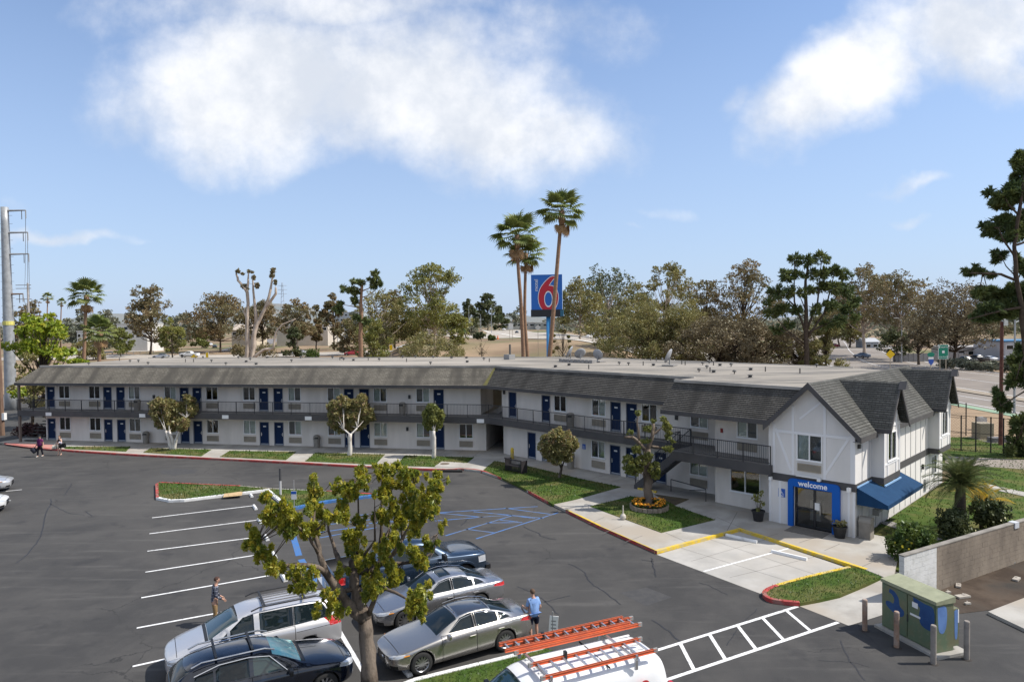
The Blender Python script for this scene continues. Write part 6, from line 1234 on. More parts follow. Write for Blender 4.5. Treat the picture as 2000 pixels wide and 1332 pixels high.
drawn_tree('pine_tree', 'near pine at the right edge with long curved branches and needle tufts', 52., tuple(G(2012, 905, 0)), [([(2012, 930), (2008, 760), (2003, 680), (1997, 600), (1984, 535), (1981, 480), (1990, 420), (2006, 330)], .25, .10), ([(1986, 548), (1955, 536), (1920, 534), (1896, 534)], .12, .04), ([(1998, 600), (1960, 606), (1925, 615), (1890, 625)], .11, .03), ([(1982, 500), (1960, 470), (1950, 445)], .09, .03), ([(1990, 420), (1970, 400), (1962, 385)], .08, .03), ([(1984, 540), (1965, 520), (1955, 500)], .05, .02), ([(2004, 690), (1992, 715), (1985, 740)], .07, .03), ([(2008, 760), (1975, 780), (1955, 792)], .06, .02), ([(2008, 800), (1996, 840)], .06, .03), ([(1981, 480), (2010, 470), (2030, 460)], .1, .04)],
           [(1964, 385, 26, 16), (1950, 398, 18, 12), (1985, 370, 24, 18), (1958, 436, 28, 14), (1940, 452, 18, 12), (1985, 440, 22, 20), (1972, 462, 20, 12), (1996, 310, 14, 16), (2006, 350, 18, 22), (1955, 498, 12, 9), (1948, 508, 7, 8), (1896, 533, 10, 7), (1920, 530, 8, 6), (1906, 527, 7, 6), (1938, 538, 8, 6), (1931, 569, 24, 10), (1912, 572, 14, 9), (1955, 578, 28, 14), (1985, 570, 20, 18), (1935, 600, 22, 14), (1965, 605, 26, 16), (1990, 600, 18, 18), (1994, 524, 12, 18), (1985, 705, 14, 18), (1994, 735, 16, 20), (1975, 745, 12, 14), (1953, 785, 11, 16), (1965, 795, 12, 10), (1990, 830, 14, 22), (1982, 870, 14, 18), (1998, 880, 14, 18), (1925, 620, 18, 10), (2020, 420, 24, 24), (2030, 560, 30, 30), (2030, 700, 26, 30)], 'pine', 'dark', 900, .14, 12, sat=1, dspread=1.5, needle=True, asp=3.4)
bg_ = 'trees in the background'
T = [('eucalyptus_tree', 'tall brown-tinged eucalyptus left of the pale willow-like tree', 290, 555, 96, 230, 'euc', 'dark', 30, .22, .15), ('eucalyptus_tree', 'broad reddish-brown eucalyptus left of the lopped tree', 428, 573, 120, 250, 'euc', 'dark', 34, .25, .15), ('willow_tree', 'pale green rounded tree in front of the white building', 335, 622, 46, 205, 'green', 'brown', 16, .2, .2),
     ('eucalyptus_tree', 'brown eucalyptus behind the lopped tree', 512, 588, 84, 262, 'euc', 'dark', 22, .25, .17), ('eucalyptus_tree', 'leaning dark eucalyptus to the right of the lopped tree', 578, 582, 78, 240, 'euc', 'pale', 24, .35, .16), ('small_tree', 'small dense dark tree on the dry field', 572, 637, 32, 205, 'dark', 'dark', 12, .08, .25), ('eucalyptus_tree', 'narrow grey-green eucalyptus on the dry field', 616, 593, 26, 262, 'euc', 'dark', 12, .2, .25),
     ('eucalyptus_tree', 'slender eucalyptus with a flat top beside the tall pine', 651, 574, 46, 255, 'euc', 'dark', 18, .3, .17), ('eucalyptus_tree', 'dark eucalyptus standing behind the tall pine', 770, 566, 66, 262, 'brown', 'dark', 22, .2, .17), ('leafy_tree', 'olive green tree to the right of the tall pine', 745, 562, 118, 168, 'olive', 'pale', 32, .16, .15), ('leafy_tree', 'low green tree under the tall pine', 728, 622, 70, 135, 'green', 'brown', 16, .1, .2),
     ('gum_tree', 'large airy green gum tree with a pale trunk', 848, 513, 130, 160, 'green', 'pale', 42, .30, .12), ('leafy_tree', 'dark green tree left of the large gum tree', 805, 600, 84, 175, 'olive', 'brown', 20, .15, .18), ('leafy_tree', 'yellow-green bushy tree right of the large gum tree', 884, 598, 78, 172, 'green', 'brown', 20, .1, .18), ('leafy_tree', 'low olive bush-like tree at the foot of the large gum tree', 850, 645, 130, 128, 'olive', 'brown', 18, .05, .16),
     ('eucalyptus_tree', 'dark rounded eucalyptus grove tree beyond the overpass', 952, 573, 60, 420, 'dark', 'dark', 22, .08, .17), ('eucalyptus_tree', 'lower dark eucalyptus beyond the overpass, left of the taller one', 915, 584, 40, 410, 'dark', 'dark', 14, .1, .2), ('eucalyptus_tree', 'small dark eucalyptus beyond the overpass, right of the taller one', 975, 597, 30, 430, 'dark', 'dark', 10, .1, .22),
     ('thin_tree', 'thin nearly leafless tree right of the sign post', 1097, 622, 56, 128, 'olive', 'dark', 9, .25, .07), ('eucalyptus_tree', 'olive brown eucalyptus next to the sign', 1132, 540, 96, 200, 'olive', 'pale', 30, .18, .15), ('eucalyptus_tree', 'very dark eucalyptus behind the olive one', 1185, 522, 150, 262, 'dark', 'pale', 34, .18, .15), ('leafy_tree', 'olive tree to the right of the very dark eucalyptus', 1243, 555, 112, 165, 'olive', 'brown', 30, .12, .15),
     ('gum_tree', 'open brownish gum tree standing above the olive mass', 1300, 513, 108, 185, 'olive', 'pale', 24, .45, .13), ('leafy_tree', 'wide olive brown tree directly behind the roof dishes', 1262, 598, 175, 122, 'olive', 'dark', 36, .18, .13), ('leafy_tree', 'brown tree behind the single roof dish', 1335, 590, 175, 122, 'olive', 'dark', 34, .2, .13), ('eucalyptus_tree', 'mid brown eucalyptus seen between the gum tree and the pine', 1376, 540, 92, 205, 'brown', 'dark', 20, .3, .17),
     ('bare_tree', 'grey brown spreading tree with bare twisted branches behind the roof', 1400, 618, 200, 116, 'twig', 'dark', 34, .28, .11), ('bare_tree', 'second spreading bare-branched tree, nearer the dark pine', 1478, 622, 170, 112, 'twig', 'dark', 22, .3, .12), ('eucalyptus_tree', 'tall reddish-topped eucalyptus left of the dark pine', 1456, 508, 132, 200, 'euc', 'dark', 32, .3, .14), ('leafy_tree', 'low green tree at the foot of the dark pine', 1520, 640, 60, 118, 'green', 'dark', 14, .1, .2),
     ('eucalyptus_tree', 'tall rust-topped eucalyptus right of the dark pine', 1688, 512, 112, 205, 'brown', 'pale', 28, .38, .15), ('eucalyptus_tree', 'spreading eucalyptus with a forked pale trunk by the road', 1752, 528, 140, 185, 'euc', 'pale', 34, .4, .13), ('small_tree', 'small dark rounded tree by the grey fence', 1748, 638, 56, 172, 'dark', 'dark', 14, .25, .2), ('oak_tree', 'broad grey brown oak beyond the avenue', 1862, 553, 200, 150, 'twig', 'dark', 46, .28, .12), ('small_tree', 'bare little tree with forked trunk on the verge', 1795, 640, 60, 160, 'twig', 'grey', 12, .45, .16),
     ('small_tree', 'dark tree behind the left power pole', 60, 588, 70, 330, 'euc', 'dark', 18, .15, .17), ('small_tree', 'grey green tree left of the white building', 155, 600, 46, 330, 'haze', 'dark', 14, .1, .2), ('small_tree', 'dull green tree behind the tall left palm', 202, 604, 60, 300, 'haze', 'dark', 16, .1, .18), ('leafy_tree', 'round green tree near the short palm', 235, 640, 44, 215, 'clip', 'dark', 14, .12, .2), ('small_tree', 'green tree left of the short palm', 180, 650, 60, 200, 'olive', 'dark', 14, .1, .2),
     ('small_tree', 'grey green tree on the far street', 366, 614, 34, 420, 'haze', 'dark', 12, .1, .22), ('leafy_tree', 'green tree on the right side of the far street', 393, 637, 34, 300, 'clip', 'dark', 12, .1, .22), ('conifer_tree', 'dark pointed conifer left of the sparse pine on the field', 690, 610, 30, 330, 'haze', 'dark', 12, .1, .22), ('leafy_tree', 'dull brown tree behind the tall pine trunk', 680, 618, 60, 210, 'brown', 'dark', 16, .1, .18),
     ('bare_tree', 'low twiggy tree behind the dark pine trunk', 1560, 640, 120, 122, 'twig', 'dark', 18, .2, .13), ('leafy_tree', 'olive tree just right of the dark pine trunk', 1612, 606, 96, 114, 'olive', 'dark', 22, .15, .15), ('eucalyptus_tree', 'dim eucalyptus seen through the right side of the dark pine', 1640, 566, 84, 270, 'euc', 'dark', 20, .1, .17),
     ('eucalyptus_tree', 'dark eucalyptus standing behind the oak', 1815, 566, 70, 260, 'euc', 'dark', 20, .2, .17), ('eucalyptus_tree', 'far dark trees right of the oak', 1935, 585, 90, 300, 'dark', 'dark', 24, .1, .16), ('leafy_tree', 'far olive tree above the grey fence', 1660, 560, 60, 260, 'olive', 'dark', 18, .15, .17), ('leafy_tree', 'brownish tree behind the roof between sign and dishes', 1190, 600, 110, 150, 'olive', 'dark', 20, .2, .15)]
for i, t in enumerate(T):
    nm, lb, u, v, wd, y, lf, bk, nc, c0, crr = t
    near = y < 140
    gen_tree(nm, lb, u, v, wd, y, lf, bk, int(nc*1.5), 175 if not near else 430, None if not near else .18, c0, crr*.92, seed=40+i, group=bg_, bare=(34 if lf == 'twig' else 6 if near else 0), tr=.35 if lf == 'twig' else None)
q3 = 1/3.333
drawn_tree('dark_pine', 'dark green many-limbed pine rising behind the roof near the lobby', 105., tuple(Vector((D(1575, 715, 105.).x, 105., 0))), [([(588, 1250), (585, 1100), (580, 850), (577, 620), (595, 440)], .46, .14), ([(580, 900), (505, 700), (505, 450)], .2, .06), ([(584, 880), (655, 710), (680, 440)], .22, .06), ([(588, 930), (700, 770), (765, 520)], .2, .06), ([(582, 980), (450, 880), (370, 780)], .16, .05), ([(586, 1010), (500, 930), (410, 880)], .12, .05), ([(590, 900), (740, 830), (870, 760)], .16, .05), ([(700, 770), (800, 640), (830, 540)], .12, .05), ([(500, 720), (420, 640), (400, 600)], .12, .05), ([(580, 760), (540, 660)], .1, .05)],
           [(510, 425, 46, 40), (595, 435, 46, 44), (680, 415, 50, 46), (450, 530, 56, 48), (525, 520, 40, 40), (620, 525, 44, 40), (700, 510, 40, 36), (765, 500, 54, 42), (825, 520, 50, 44), (395, 640, 58, 52), (470, 630, 44, 40), (555, 640, 36, 34), (680, 605, 48, 42), (755, 610, 52, 44), (840, 620, 54, 50), (355, 775, 52, 42), (430, 755, 52, 46), (520, 750, 40, 36), (640, 745, 42, 38), (745, 725, 52, 44), (850, 735, 54, 50), (395, 880, 44, 34), (470, 850, 38, 34), (710, 850, 42, 34), (795, 825, 48, 42), (895, 700, 38, 38), (905, 800, 34, 34), (330, 700, 34, 30), (610, 620, 34, 30)], 'pine', 'dark', 420, .22, 21, sx=q3, sy=q3, ox=1400, oy=380, dspread=2.2, needle=True, asp=3, tr_=.36, tf=.7, twigs=4)
gen_tree('lime_tree', 'bright yellow-green spreading tree left of the building', 82, 606, 138, 84, 'lime', 'dark', 46, 190, .26, .22, .11, .3, 22, .62)
gen_tree('small_tree', 'darker green small tree at the left roof corner', 58, 690, 80, 74, 'olive', 'dark', 20, 110, .2, .25, .15, .2, 23)
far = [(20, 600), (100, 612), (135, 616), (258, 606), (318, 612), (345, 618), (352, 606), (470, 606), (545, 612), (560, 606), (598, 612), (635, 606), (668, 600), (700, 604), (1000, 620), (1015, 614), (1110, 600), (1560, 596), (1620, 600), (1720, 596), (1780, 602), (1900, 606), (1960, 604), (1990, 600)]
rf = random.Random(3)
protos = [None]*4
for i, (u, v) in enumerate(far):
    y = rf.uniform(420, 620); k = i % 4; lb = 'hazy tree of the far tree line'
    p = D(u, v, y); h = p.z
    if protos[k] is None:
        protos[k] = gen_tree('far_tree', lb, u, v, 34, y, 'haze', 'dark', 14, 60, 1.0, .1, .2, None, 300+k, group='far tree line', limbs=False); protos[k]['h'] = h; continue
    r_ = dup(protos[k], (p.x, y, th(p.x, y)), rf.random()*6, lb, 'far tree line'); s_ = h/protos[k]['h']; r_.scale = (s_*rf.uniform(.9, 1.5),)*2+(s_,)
for o in list(sc.objects):
    if 'h' in o.keys(): del o['h']
rs = np.random.default_rng(77); n = 620; wy = rs.uniform(330, 1500, n)**1.0; wx_ = rs.uniform(-.95, .95, n)*wy; ok = ~((np.abs(wx_-128-(wy-320)*.1) < 26) & (wy < 700)) & ~((np.abs(wx_+5) < 26) & (wy < 560)) & ~((np.abs(wx_+120+(wy-300)*.27) < 16)); wx_, wy = wx_[ok], wy[ok]; hh = rs.uniform(5, 12, len(wy))*(1+.25*(wy > 700))
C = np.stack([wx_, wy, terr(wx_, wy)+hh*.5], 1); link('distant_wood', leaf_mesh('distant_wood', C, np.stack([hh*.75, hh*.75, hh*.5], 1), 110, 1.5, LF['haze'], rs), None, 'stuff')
def frond_mesh(kind, seed):
    rs = random.Random(seed); mb = MB()
    if kind == 'fan':
        mb.tube([(0, 0, 0), (.6, 0, .10), (1.15, 0, .08)], [.03, .022, .015], 4)
        n = 17
        for i in range(n):
            a = (i/(n-1)-.5)*R(190); Lf = 1.15*(1-.25*abs(a)/1.7)*rs.uniform(.85, 1.05); o = Vector((1.15, 0, .08)); d = Vector((math.cos(a), math.sin(a), .05)); q = Vector((-math.sin(a), math.cos(a), 0))
            p1 = o+d*Lf*.55; p2 = o+d*Lf*.8+Vector((0, 0, -.10)); p3 = o+d*Lf+Vector((0, 0, -.32)); w1 = .085
            mb.add([o, p1+q*w1+Vector((0, 0, -.02)), p2+q*.045, p3, p2-q*.045, p1-q*w1+Vector((0, 0, -.02)), p1+Vector((0, 0, .03))], [(0, 6, 1), (0, 5, 6), (6, 2, 1), (6, 5, 4), (6, 4, 2), (2, 4, 3)])
    else:
        L_ = 1.6; pts = [Vector((L_*t, 0, .35*math.sin(t*2.2)-.45*t*t)) for t in [k/8 for k in range(9)]]; mb.tube(pts, [.022-.0022*k for k in range(9)], 4)
        for k in range(30):
            t = .12+.88*k/29; j = min(7, int(t*8)); f_ = t*8-j; p = pts[j].lerp(pts[j+1], f_); ll = .42*math.sin(math.pi*min(.97, t*.85+.12))
            for sg in (1, -1):
                d = Vector((.45, sg*.85, .18)).normalized(); mb.add([p+Vector((-.012, 0, 0)), p+d*ll*.5+Vector((.018, 0, .01)), p+d*ll+Vector((0, 0, -.06)), p+d*ll*.5+Vector((-.018, 0, .01))], [(0, 1, 2, 3)])
    return mb.mesh('frond', [LF['palm'] if kind == 'fan' else LF['cyc']])
FANS = [frond_mesh('fan', k) for k in range(3)]
DEADF = FANS[0].copy(); DEADF.materials.clear(); DEADF.materials.append(leafmat('dead_frond', (.22, .15, .09), (.15, .10, .06), .5, .2))
def palm(label, trunk, y, crown_px, seed, r=.26, nf=26, skirt=4, group='fan palms', dz=0, zb=None):
    """trunk: [(u, v)] from foot to crown"""
    rp = random.Random(seed); pts = [D(u, v, y) for u, v in trunk]; b = Vector((pts[0].x, y, th(pts[0].x, y))); root = thing('palm_tree', label, 'palm tree', b, 0, group)
    P_ = [Vector((p[0], p[1], 0)) for p in smooth_line([(q.x-b.x, q.z-b.z) for q in pts], 5)]; P_ = [Vector((p.x, 0, p.y)) for p in P_]; P_[0].z = -.2; k = len(P_)
    mb = MB(); mb.tube(P_, [r*(1.15-.35*i/(k-1)) for i in range(k)], 9); mb.tube([P_[-1]-Vector((0, 0, 1.6*crown_px/85)), P_[-1]-Vector((0, 0, .7*crown_px/85)), P_[-1]+Vector((0, 0, .2))], [r*.95, r*1.7, r*1.2], 9); mb.build('trunk', BK['palm'], root, smooth=True)
    s_ = crown_px/F*y/3.7
    for i in range(nf+skirt):
        dead = i >= nf; el = R(82-118*((i+.5)/nf)**.9) if not dead else R(-62-rp.random()*18); az = i*2.39996+rp.uniform(-.2, .2)
        f_ = link('frond', DEADF if dead else FANS[i % 3], root); f_.matrix_basis = Matrix.Translation(P_[-1]+Vector((0, 0, 0 if not dead else -.35*s_))) @ Matrix.Rotation(az, 4, 'Z') @ Matrix.Rotation(-el, 4, 'Y') @ Matrix.Rotation(rp.uniform(-.3, .3), 4, 'X') @ Matrix.Scale(s_*rp.uniform(.85, 1.1)*(.75 if dead else 1), 4)
    return root
palm('taller left palm of the pair behind the roof, left of the sign', [(1021, 725), (1022, 690), (1018, 600), (1012, 520), (1010, 462)], 86, 92, 1, .24)
palm('shorter palm of the pair behind the roof, crossing the taller trunk', [(1032, 725), (1030, 690), (1025, 620), (1026, 540), (1027, 498)], 90, 76, 2, .22, 26)
palm('tallest palm, its leaning trunk passing in front of the sign', [(1071, 725), (1074, 690), (1080, 620), (1090, 500), (1097, 415)], 76, 88, 3, .24)
palm('single palm with a brown trunk behind the left roof end', [(163, 730), (164, 700), (167, 620), (169, 578)], 112, 66, 4, .26, 26)
palm('short palm with a bushy head right of the brown-trunked palm', [(194, 730), (194, 690), (195, 648)], 104, 62, 5, .26, 26)
palm('distant thin palm nearest the left power pole', [(90, 660), (92, 620), (93, 582)], 300, 22, 6, .24, 16, 3); palm('distant thin palm right of the other one', [(118, 660), (119, 620), (120, 591)], 310, 18, 7, .24, 16, 3)
palm('tiny far palm below the sign, left one', [(998, 650), (1003, 616)], 520, 12, 8, .3, 12, 2); palm('tiny far palm below the sign, right one', [(1012, 650), (1013, 620)], 540, 10, 9, .3, 12, 2)
CYF = [frond_mesh('pin', 9)]; b = FK.P(8.1, -3.3, .09); root = thing('garden_palm', 'stout garden palm with feathery fronds behind the block wall', 'palm tree', b); rp = random.Random(4)
mb = MB(); mb.tube([(0, 0, -.1), (.02, 0, .6), (-.03, 0, 1.4), (0, 0, 2.5)], [.26, .24, .27, .20], 10); mb.build('trunk', BK['dark'], root, smooth=True)
for i in range(60):
    el = R(66-96*((i+.5)/60)); f_ = link('frond', CYF[0], root); f_.matrix_basis = Matrix.Translation((0, 0, 2.5)) @ Matrix.Rotation(i*2.39996, 4, 'Z') @ Matrix.Rotation(-el, 4, 'Y') @ Matrix.Scale(rp.uniform(.98, 1.22), 4)
b = FK.P(10., -3.3, .09); root = thing('yellow_fern', 'yellowing leafy plant with long fronds at the right of the garden palm', 'plant', b); yf = CYF[0].copy(); yf.materials.clear(); yf.materials.append(LF['yel'])
for i in range(14):
    f_ = link('frond', yf, root); f_.matrix_basis = Matrix.Translation((0, 0, 1.1)) @ Matrix.Rotation(i*2.39996, 4, 'Z') @ Matrix.Rotation(-R(70-60*i/14), 4, 'Y') @ Matrix.Scale(1.0, 4)
mb = MB(); mb.tube([(0, 0, -.1), (0, 0, 1.15)], [.08, .06], 6); mb.build('stem', BK['dark'], root)
def bush(label, c, rx, ry, rz, leaf, n=9, per=420, ls=.10, seed=1, flowers=0, fcol=None, name='bush', cat='bush', group=None):
    rs = np.random.default_rng(seed); root = thing(name, label, cat, c, 0, group); C, Rd = [], []
    for i in range(n):
        a = rs.random()*6.28; r_ = rs.random()**.5*.62; C.append((r_*rx*math.cos(a), r_*ry*math.sin(a), rz*(.45+.35*rs.random()))); Rd.append((rx*.5, ry*.5, rz*.48))
    link('foliage', leaf_mesh('foliage', C, Rd, per, ls, LF[leaf], rs), root)
    mb = MB()
    for i in range(5): a = i*1.26; mb.tube([(0, 0, 0), (rx*.3*math.cos(a), ry*.3*math.sin(a), rz*.5)], [.03, .012], 4)
    mb.build('stem', BK['dark'], root)
    if flowers:
        d = rs.normal(size=(flowers, 3)); d[:, 2] = np.abs(d[:, 2]); d /= np.linalg.norm(d, axis=1, keepdims=True); mb = MB()
        for q in d:
            p = Vector((q[0]*rx*.92, q[1]*ry*.92, rz*(.45+.52*q[2]))); n_ = Vector(q); a = n_.orthogonal().normalized()*.05; e = n_.cross(a); mb.add([p+a, p+e, p-a, p-e], [(0, 1, 2, 3)])
        mb.build('blossom', fcol, root, 'stuff')
    return root
YF = M('yellow_petal', (.75, .58, .03), .7); WF = M('pale_petal', (.75, .72, .45), .7); OF = M('orange_petal', (.72, .22, .008), .7, c2=(.75, .38, .015), vs=7)
bush('rounded flowering shrub at the end of the block wall', FK.P(2.2, -2.3, .05), 1.0, .9, 1.4, 'shrub', 13, 620, .10, 1, 26, YF)
bush('dark shrub under the garden palm', FK.P(7.1, -2.9, .05), .95, .85, 1.35, 'dark', 10, 420, .10, 2, 8, WF); bush('dark shrub with pale flowers right of the garden palm', FK.P(9.7, -2.8, .05), 1.0, .85, 1.5, 'dark', 10, 420, .10, 3, 26, WF)
bush('low plum-coloured shrub at the left end of the building', Vector((D(62, 850, 68).x, 68, 0)), 1.7, 1.2, 1.1, 'plum', 9, 260, .14, 4)
for i, (u, w__) in enumerate(((1850, 30), (1876, 34), (1905, 36), (1936, 34), (1966, 34), (1995, 34))):
    y = 148-1.1*i*3; p = D(u, 715, y); bush('clipped grey green hedge shrub along the avenue, number of six from left: '+['first', 'second', 'third', 'fourth', 'fifth', 'sixth'][i] if False else ['hedge shrub nearest the green road signs', 'hedge shrub below the dark parked pickup', 'hedge shrub left of the brown pole', 'hedge shrub behind the brown pole', 'hedge shrub right of the brown pole', 'hedge shrub at the right picture edge'][i], Vector((p.x, y, 0)), w__/F*y*.62, 1.5, 1.9, 'haze', 7, 150, .3, 20+i, group='hedge along the avenue')
for i, (u, v, w__, y, lf) in enumerate(((300, 660, 0, 0, ''), (520, 672, 40, 190, 'brown'), (470, 668, 36, 200, 'brown'), (610, 676, 30, 190, 'shrub'), (655, 694, 16, 160, 'green'), (625, 697, 14, 160, 'brown'), (720, 680, 30, 160, 'brown'), (810, 678, 60, 150, 'olive'), (915, 655, 34, 215, 'haze'), (960, 660, 14, 190, 'shrub'), (935, 655, 22, 205, 'dark'), (1605, 700, 40, 110, 'green'), (1545, 706, 40, 108, 'olive'), (1180, 700, 34, 108, 'olive'), (1300, 702, 60, 104, 'olive'), (1230, 700, 50, 105, 'olive'), (1420, 700, 40, 104, 'twig'), (1640, 712, 22, 104, 'dark'), (1130, 690, 24, 125, 'green'))):
    if not w__: continue
    p = D(u, v, y); lb = ['', 'brown scrub mound left of the small dark tree', 'brown scrub behind the lopped trunks', 'green scrub on the dry field', 'small round green bush by the red car', 'dry brown clump by the silver far car', 'brown scrub left of the tall pine', 'olive scrub under the trees by the highway', 'grey scrub near the green highway sign', 'single round bush on the grass slope', 'dark scrub below the overpass barrier', 'yellowish bush at the foot of the dark pine', 'olive bush left of the dark pine trunk', 'olive bush right of the roof dishes', 'low scrub under the brown trees', 'low scrub behind the row of dishes', 'twiggy scrub under the bare tree', 'dark bush behind the lobby roof', 'green bush beside the thin leafless tree'][i]
    r_ = w__/F*y*.6; bush(lb, Vector((p.x, y, th(p.x, y))), r_, r_*.8, r_*1.1, lf, 7, 160, max(.16, .0016*y), 60+i, group='scrub in the background')
for i, (u, v, y) in enumerate(((337, 690, 175), (940, 690, 140), (728, 690, 200))):
    p = D(u, v, y); gen_tree('bare_shrub', ['leafless little tree on the dry field by the white pickup', 'leafless little tree on the grass slope', 'leafless little tree left of the tall pine'][i], u, v-36+4*i, 36, y, 'twig', 'dark', 5, 14, .2, .3, .14, .12, 80+i, bare=26, group='leafless little trees')
c = G(1268, 993, .15); mb = MB(); n = 24; ro, ri = 1.12, .98
ring = thing('flower_bed', 'round bed of orange and yellow flowers around the pollarded tree', 'flower bed', (c.x, c.y, .15))
for k in range(n):
    a0, a1 = 2*math.pi*k/n, 2*math.pi*(k+.9)/n; mb = MB(); mb.hexa([(r_*math.cos(a), r_*math.sin(a), z) for z in (-.05, .24) for r_, a in ((ri, a0), (ro, a0), (ro, a1), (ri, a1))]); mb.build('edging_stone', M('edging_stone', (.22, .17, .13), .9, c2=(.30, .25, .2), vs=4), ring)
mb = MB(); mb.lathe([(0, .0), (.98, .0), (.98, .19), (0, .21)], 24); mb.build('soil', mulch, ring)
rs = np.random.default_rng(2); P_ = [((r_*math.cos(a)), r_*math.sin(a), .27+.05*rs.random()) for r_, a in zip(.45+.5*np.sqrt(rs.random(60)), rs.random(60)*6.283)]
link('flower_leaves', leaf_mesh('flower_leaves', P_, np.full((60, 1), .14), 14, .09, LF['shrub'], rs), ring, 'stuff')
mb = MB()
for k in range(420):
    a = rs.random()*6.283; r_ = .42+.56*math.sqrt(rs.random()); p = Vector((r_*math.cos(a), r_*math.sin(a), .36+.12*rs.random())); d = .045+.03*rs.random(); t = rs.random()*6; tl = Vector((.4*math.cos(t), .4*math.sin(t), 1)).normalized(); e = tl.orthogonal().normalized()*d; f_ = tl.cross(e); mb.add([p+e, p+f_, p-e, p-f_], [(0, 1, 2, 3)])
mb.build('blossom', OF, ring, 'stuff')
sy_ = 82.; a, b = D(1037, 537, sy_), D(1098, 604, sy_); SGN = Fr((a.x, sy_), -6); wS = 3.72; z1s = a.z; z0s = D(1060, 605, sy_).z; zb_ = D(1060, 619, sy_).z
SB = M('sign_blue_face', (.012, .13, .50), .35); SBS = M('sign_side_lit', (.55, .70, .85), .5); SBK = M('sign_black', (.012, .014, .018), .5); SRD = M('sign_red', (.50, .012, .03), .4); SWH = M('sign_white', (.82, .82, .84), .4)  # sign side is paler than its face, sunlight put into the colour
sg = thing('pylon_sign', 'tall blue roadside sign with a big red 6 on a blue pole', 'sign', SGN.P(2.0))
SI = Matrix.Translation(-sg.location)
mb = MB(); mb.fbox(SGN, 0, wS, 0, -.75, z0s, z1s); mb.fbox(SGN, wS, wS+.02, -.02, -.73, z0s, z1s, 1); mb.build('sign_panel', [SB, SBS], sg, inv=SI)
mb = MB(); mb.fbox(SGN, -.05, wS+.12, .08, -.8, zb_, z0s); mb.build('lower_cabinet', SBK, sg, inv=SI); mb = MB(); mb.fbox(SGN, wS-.25, wS+.13, .1, -.82, zb_+.05, z0s-.05); mb.build('cabinet_end', M('cabinet_teal', (.02, .12, .2), .4), sg, inv=SI)
c = SGN.P(2.02, -.4); mb = MB(); mb.tube([(c.x, c.y, -.5), (c.x, c.y, zb_)], .27, 14); mb.build('pole', M('pole_blue', (.04, .22, .48), .45), sg, inv=SI, smooth=True)
H_ = z1s-z0s
O6 = [(.70, .985), (.755, .975), (.77, .955), (.70, .88), (.62, .79), (.565, .70), (.60, .712), (.68, .70), (.76, .655), (.83, .56), (.865, .45), (.87, .33), (.85, .2), (.80, .09), (.745, .0), (.36, .0), (.30, .085), (.255, .20), (.235, .33), (.245, .46), (.285, .595), (.345, .70), (.43, .80), (.53, .895), (.62, .96)]
I6 = [(.555+.138*math.cos(t), .315+.245*math.sin(t)) for t in [R(k*20) for k in range(18)]]
def plate6(grow, off, mat, nm, zc=.985):
    out = inset([(p[0]*wS, p[1]*H_*.955+.02) for p in O6], -grow); inn = [Vector(((p[0]-.555)*wS*(1-grow*2.2)+.555*wS, ((p[1]-.315)*(1-grow*2.2)+.315)*H_*.955)) for p in I6]
    bm = bmesh.new(); vs = [bm.verts.new(SGN.P(p.x, off, z0s+max(.02, p.y))) for p in out]; es = [bm.edges.new((vs[i], vs[(i+1) % len(vs)])) for i in range(len(vs))]
    v2 = [bm.verts.new(SGN.P(p.x, off, z0s+p.y)) for p in inn]; es += [bm.edges.new((v2[i], v2[(i+1) % len(v2)])) for i in range(len(v2))]
    bmesh.ops.triangle_fill(bm, edges=es, use_beauty=True); me = bpy.data.meshes.new(nm); bm.to_mesh(me); bm.free(); me.materials.append(mat); return link(nm, me, sg, None, SI)
plate6(.075, .015, SWH, 'numeral_outline'); plate6(0., .03, SRD, 'numeral')
tm = textmesh('lettering', 'motel', .62, .004, SWH); o = link('lettering', tm, sg, None, SI); o.matrix_basis = Matrix.Translation(SGN.P(.62, .02, z0s+H_*.70)) @ Matrix.Rotation(SGN.ang, 4, 'Z') @ Matrix.Rotation(R(90), 4, 'X') @ Matrix.Rotation(R(90), 4, 'Z')
DSH = M('dish_grey', (.30, .31, .33), .5, c2=(.24, .25, .27), vs=3)
def dish(label, u, v, ro, yaw, tilt, fr, off):
    s_, _ = FW.hit(u, v, off); p = FW.P(s_, off, ZT+.02); root = thing('satellite_dish', label, 'satellite dish', p, R(yaw), 'dishes on the roof')
    mb = MB(); n = 18; rings = [(0, -.22), (.35, -.19), (.7, -.09), (1., 0)]; vs = []
    for r_, d_ in rings[1:]:
        vs += [(r_*ro*math.cos(2*math.pi*j/n), d_*ro, r_*ro*math.sin(2*math.pi*j/n)) for j in range(n)]
    vs.append((0, -.22*ro, 0)); fs = [(i*n+j, i*n+(j+1) % n, (i+1)*n+(j+1) % n, (i+1)*n+j) for i in range(2) for j in range(n)]+[(len(vs)-1, (j+1) % n, j) for j in range(n)]
    mb.add(vs, fs); o = mb.build('reflector', DSH, root, smooth=True); md = o.modifiers.new('t', 'SOLIDIFY'); md.thickness = .03; o.location = (0, 0, ro+.22); o.rotation_euler = (R(tilt), 0, 0)
    mb = MB(); mb.tube([(0, -.12, 0), (0, -.12, ro+.15)], .05, 8); mb.build('mast', GREY, root); mb = MB(); mb.tube([(0, -.1*ro, ro*.35), (0, .75*ro, ro*.9)], .022, 5); mb.lbox(-.06, .06, .70*ro, .85*ro, ro*.85, ro+.05); mb.build('feed_arm', GREY, root)
    mb = MB(); mb.lbox(-.6, .6, -.6, .35, 0, .12); mb.build('ballast_frame', M('ballast_grey', (.22, .21, .20), .9), root)
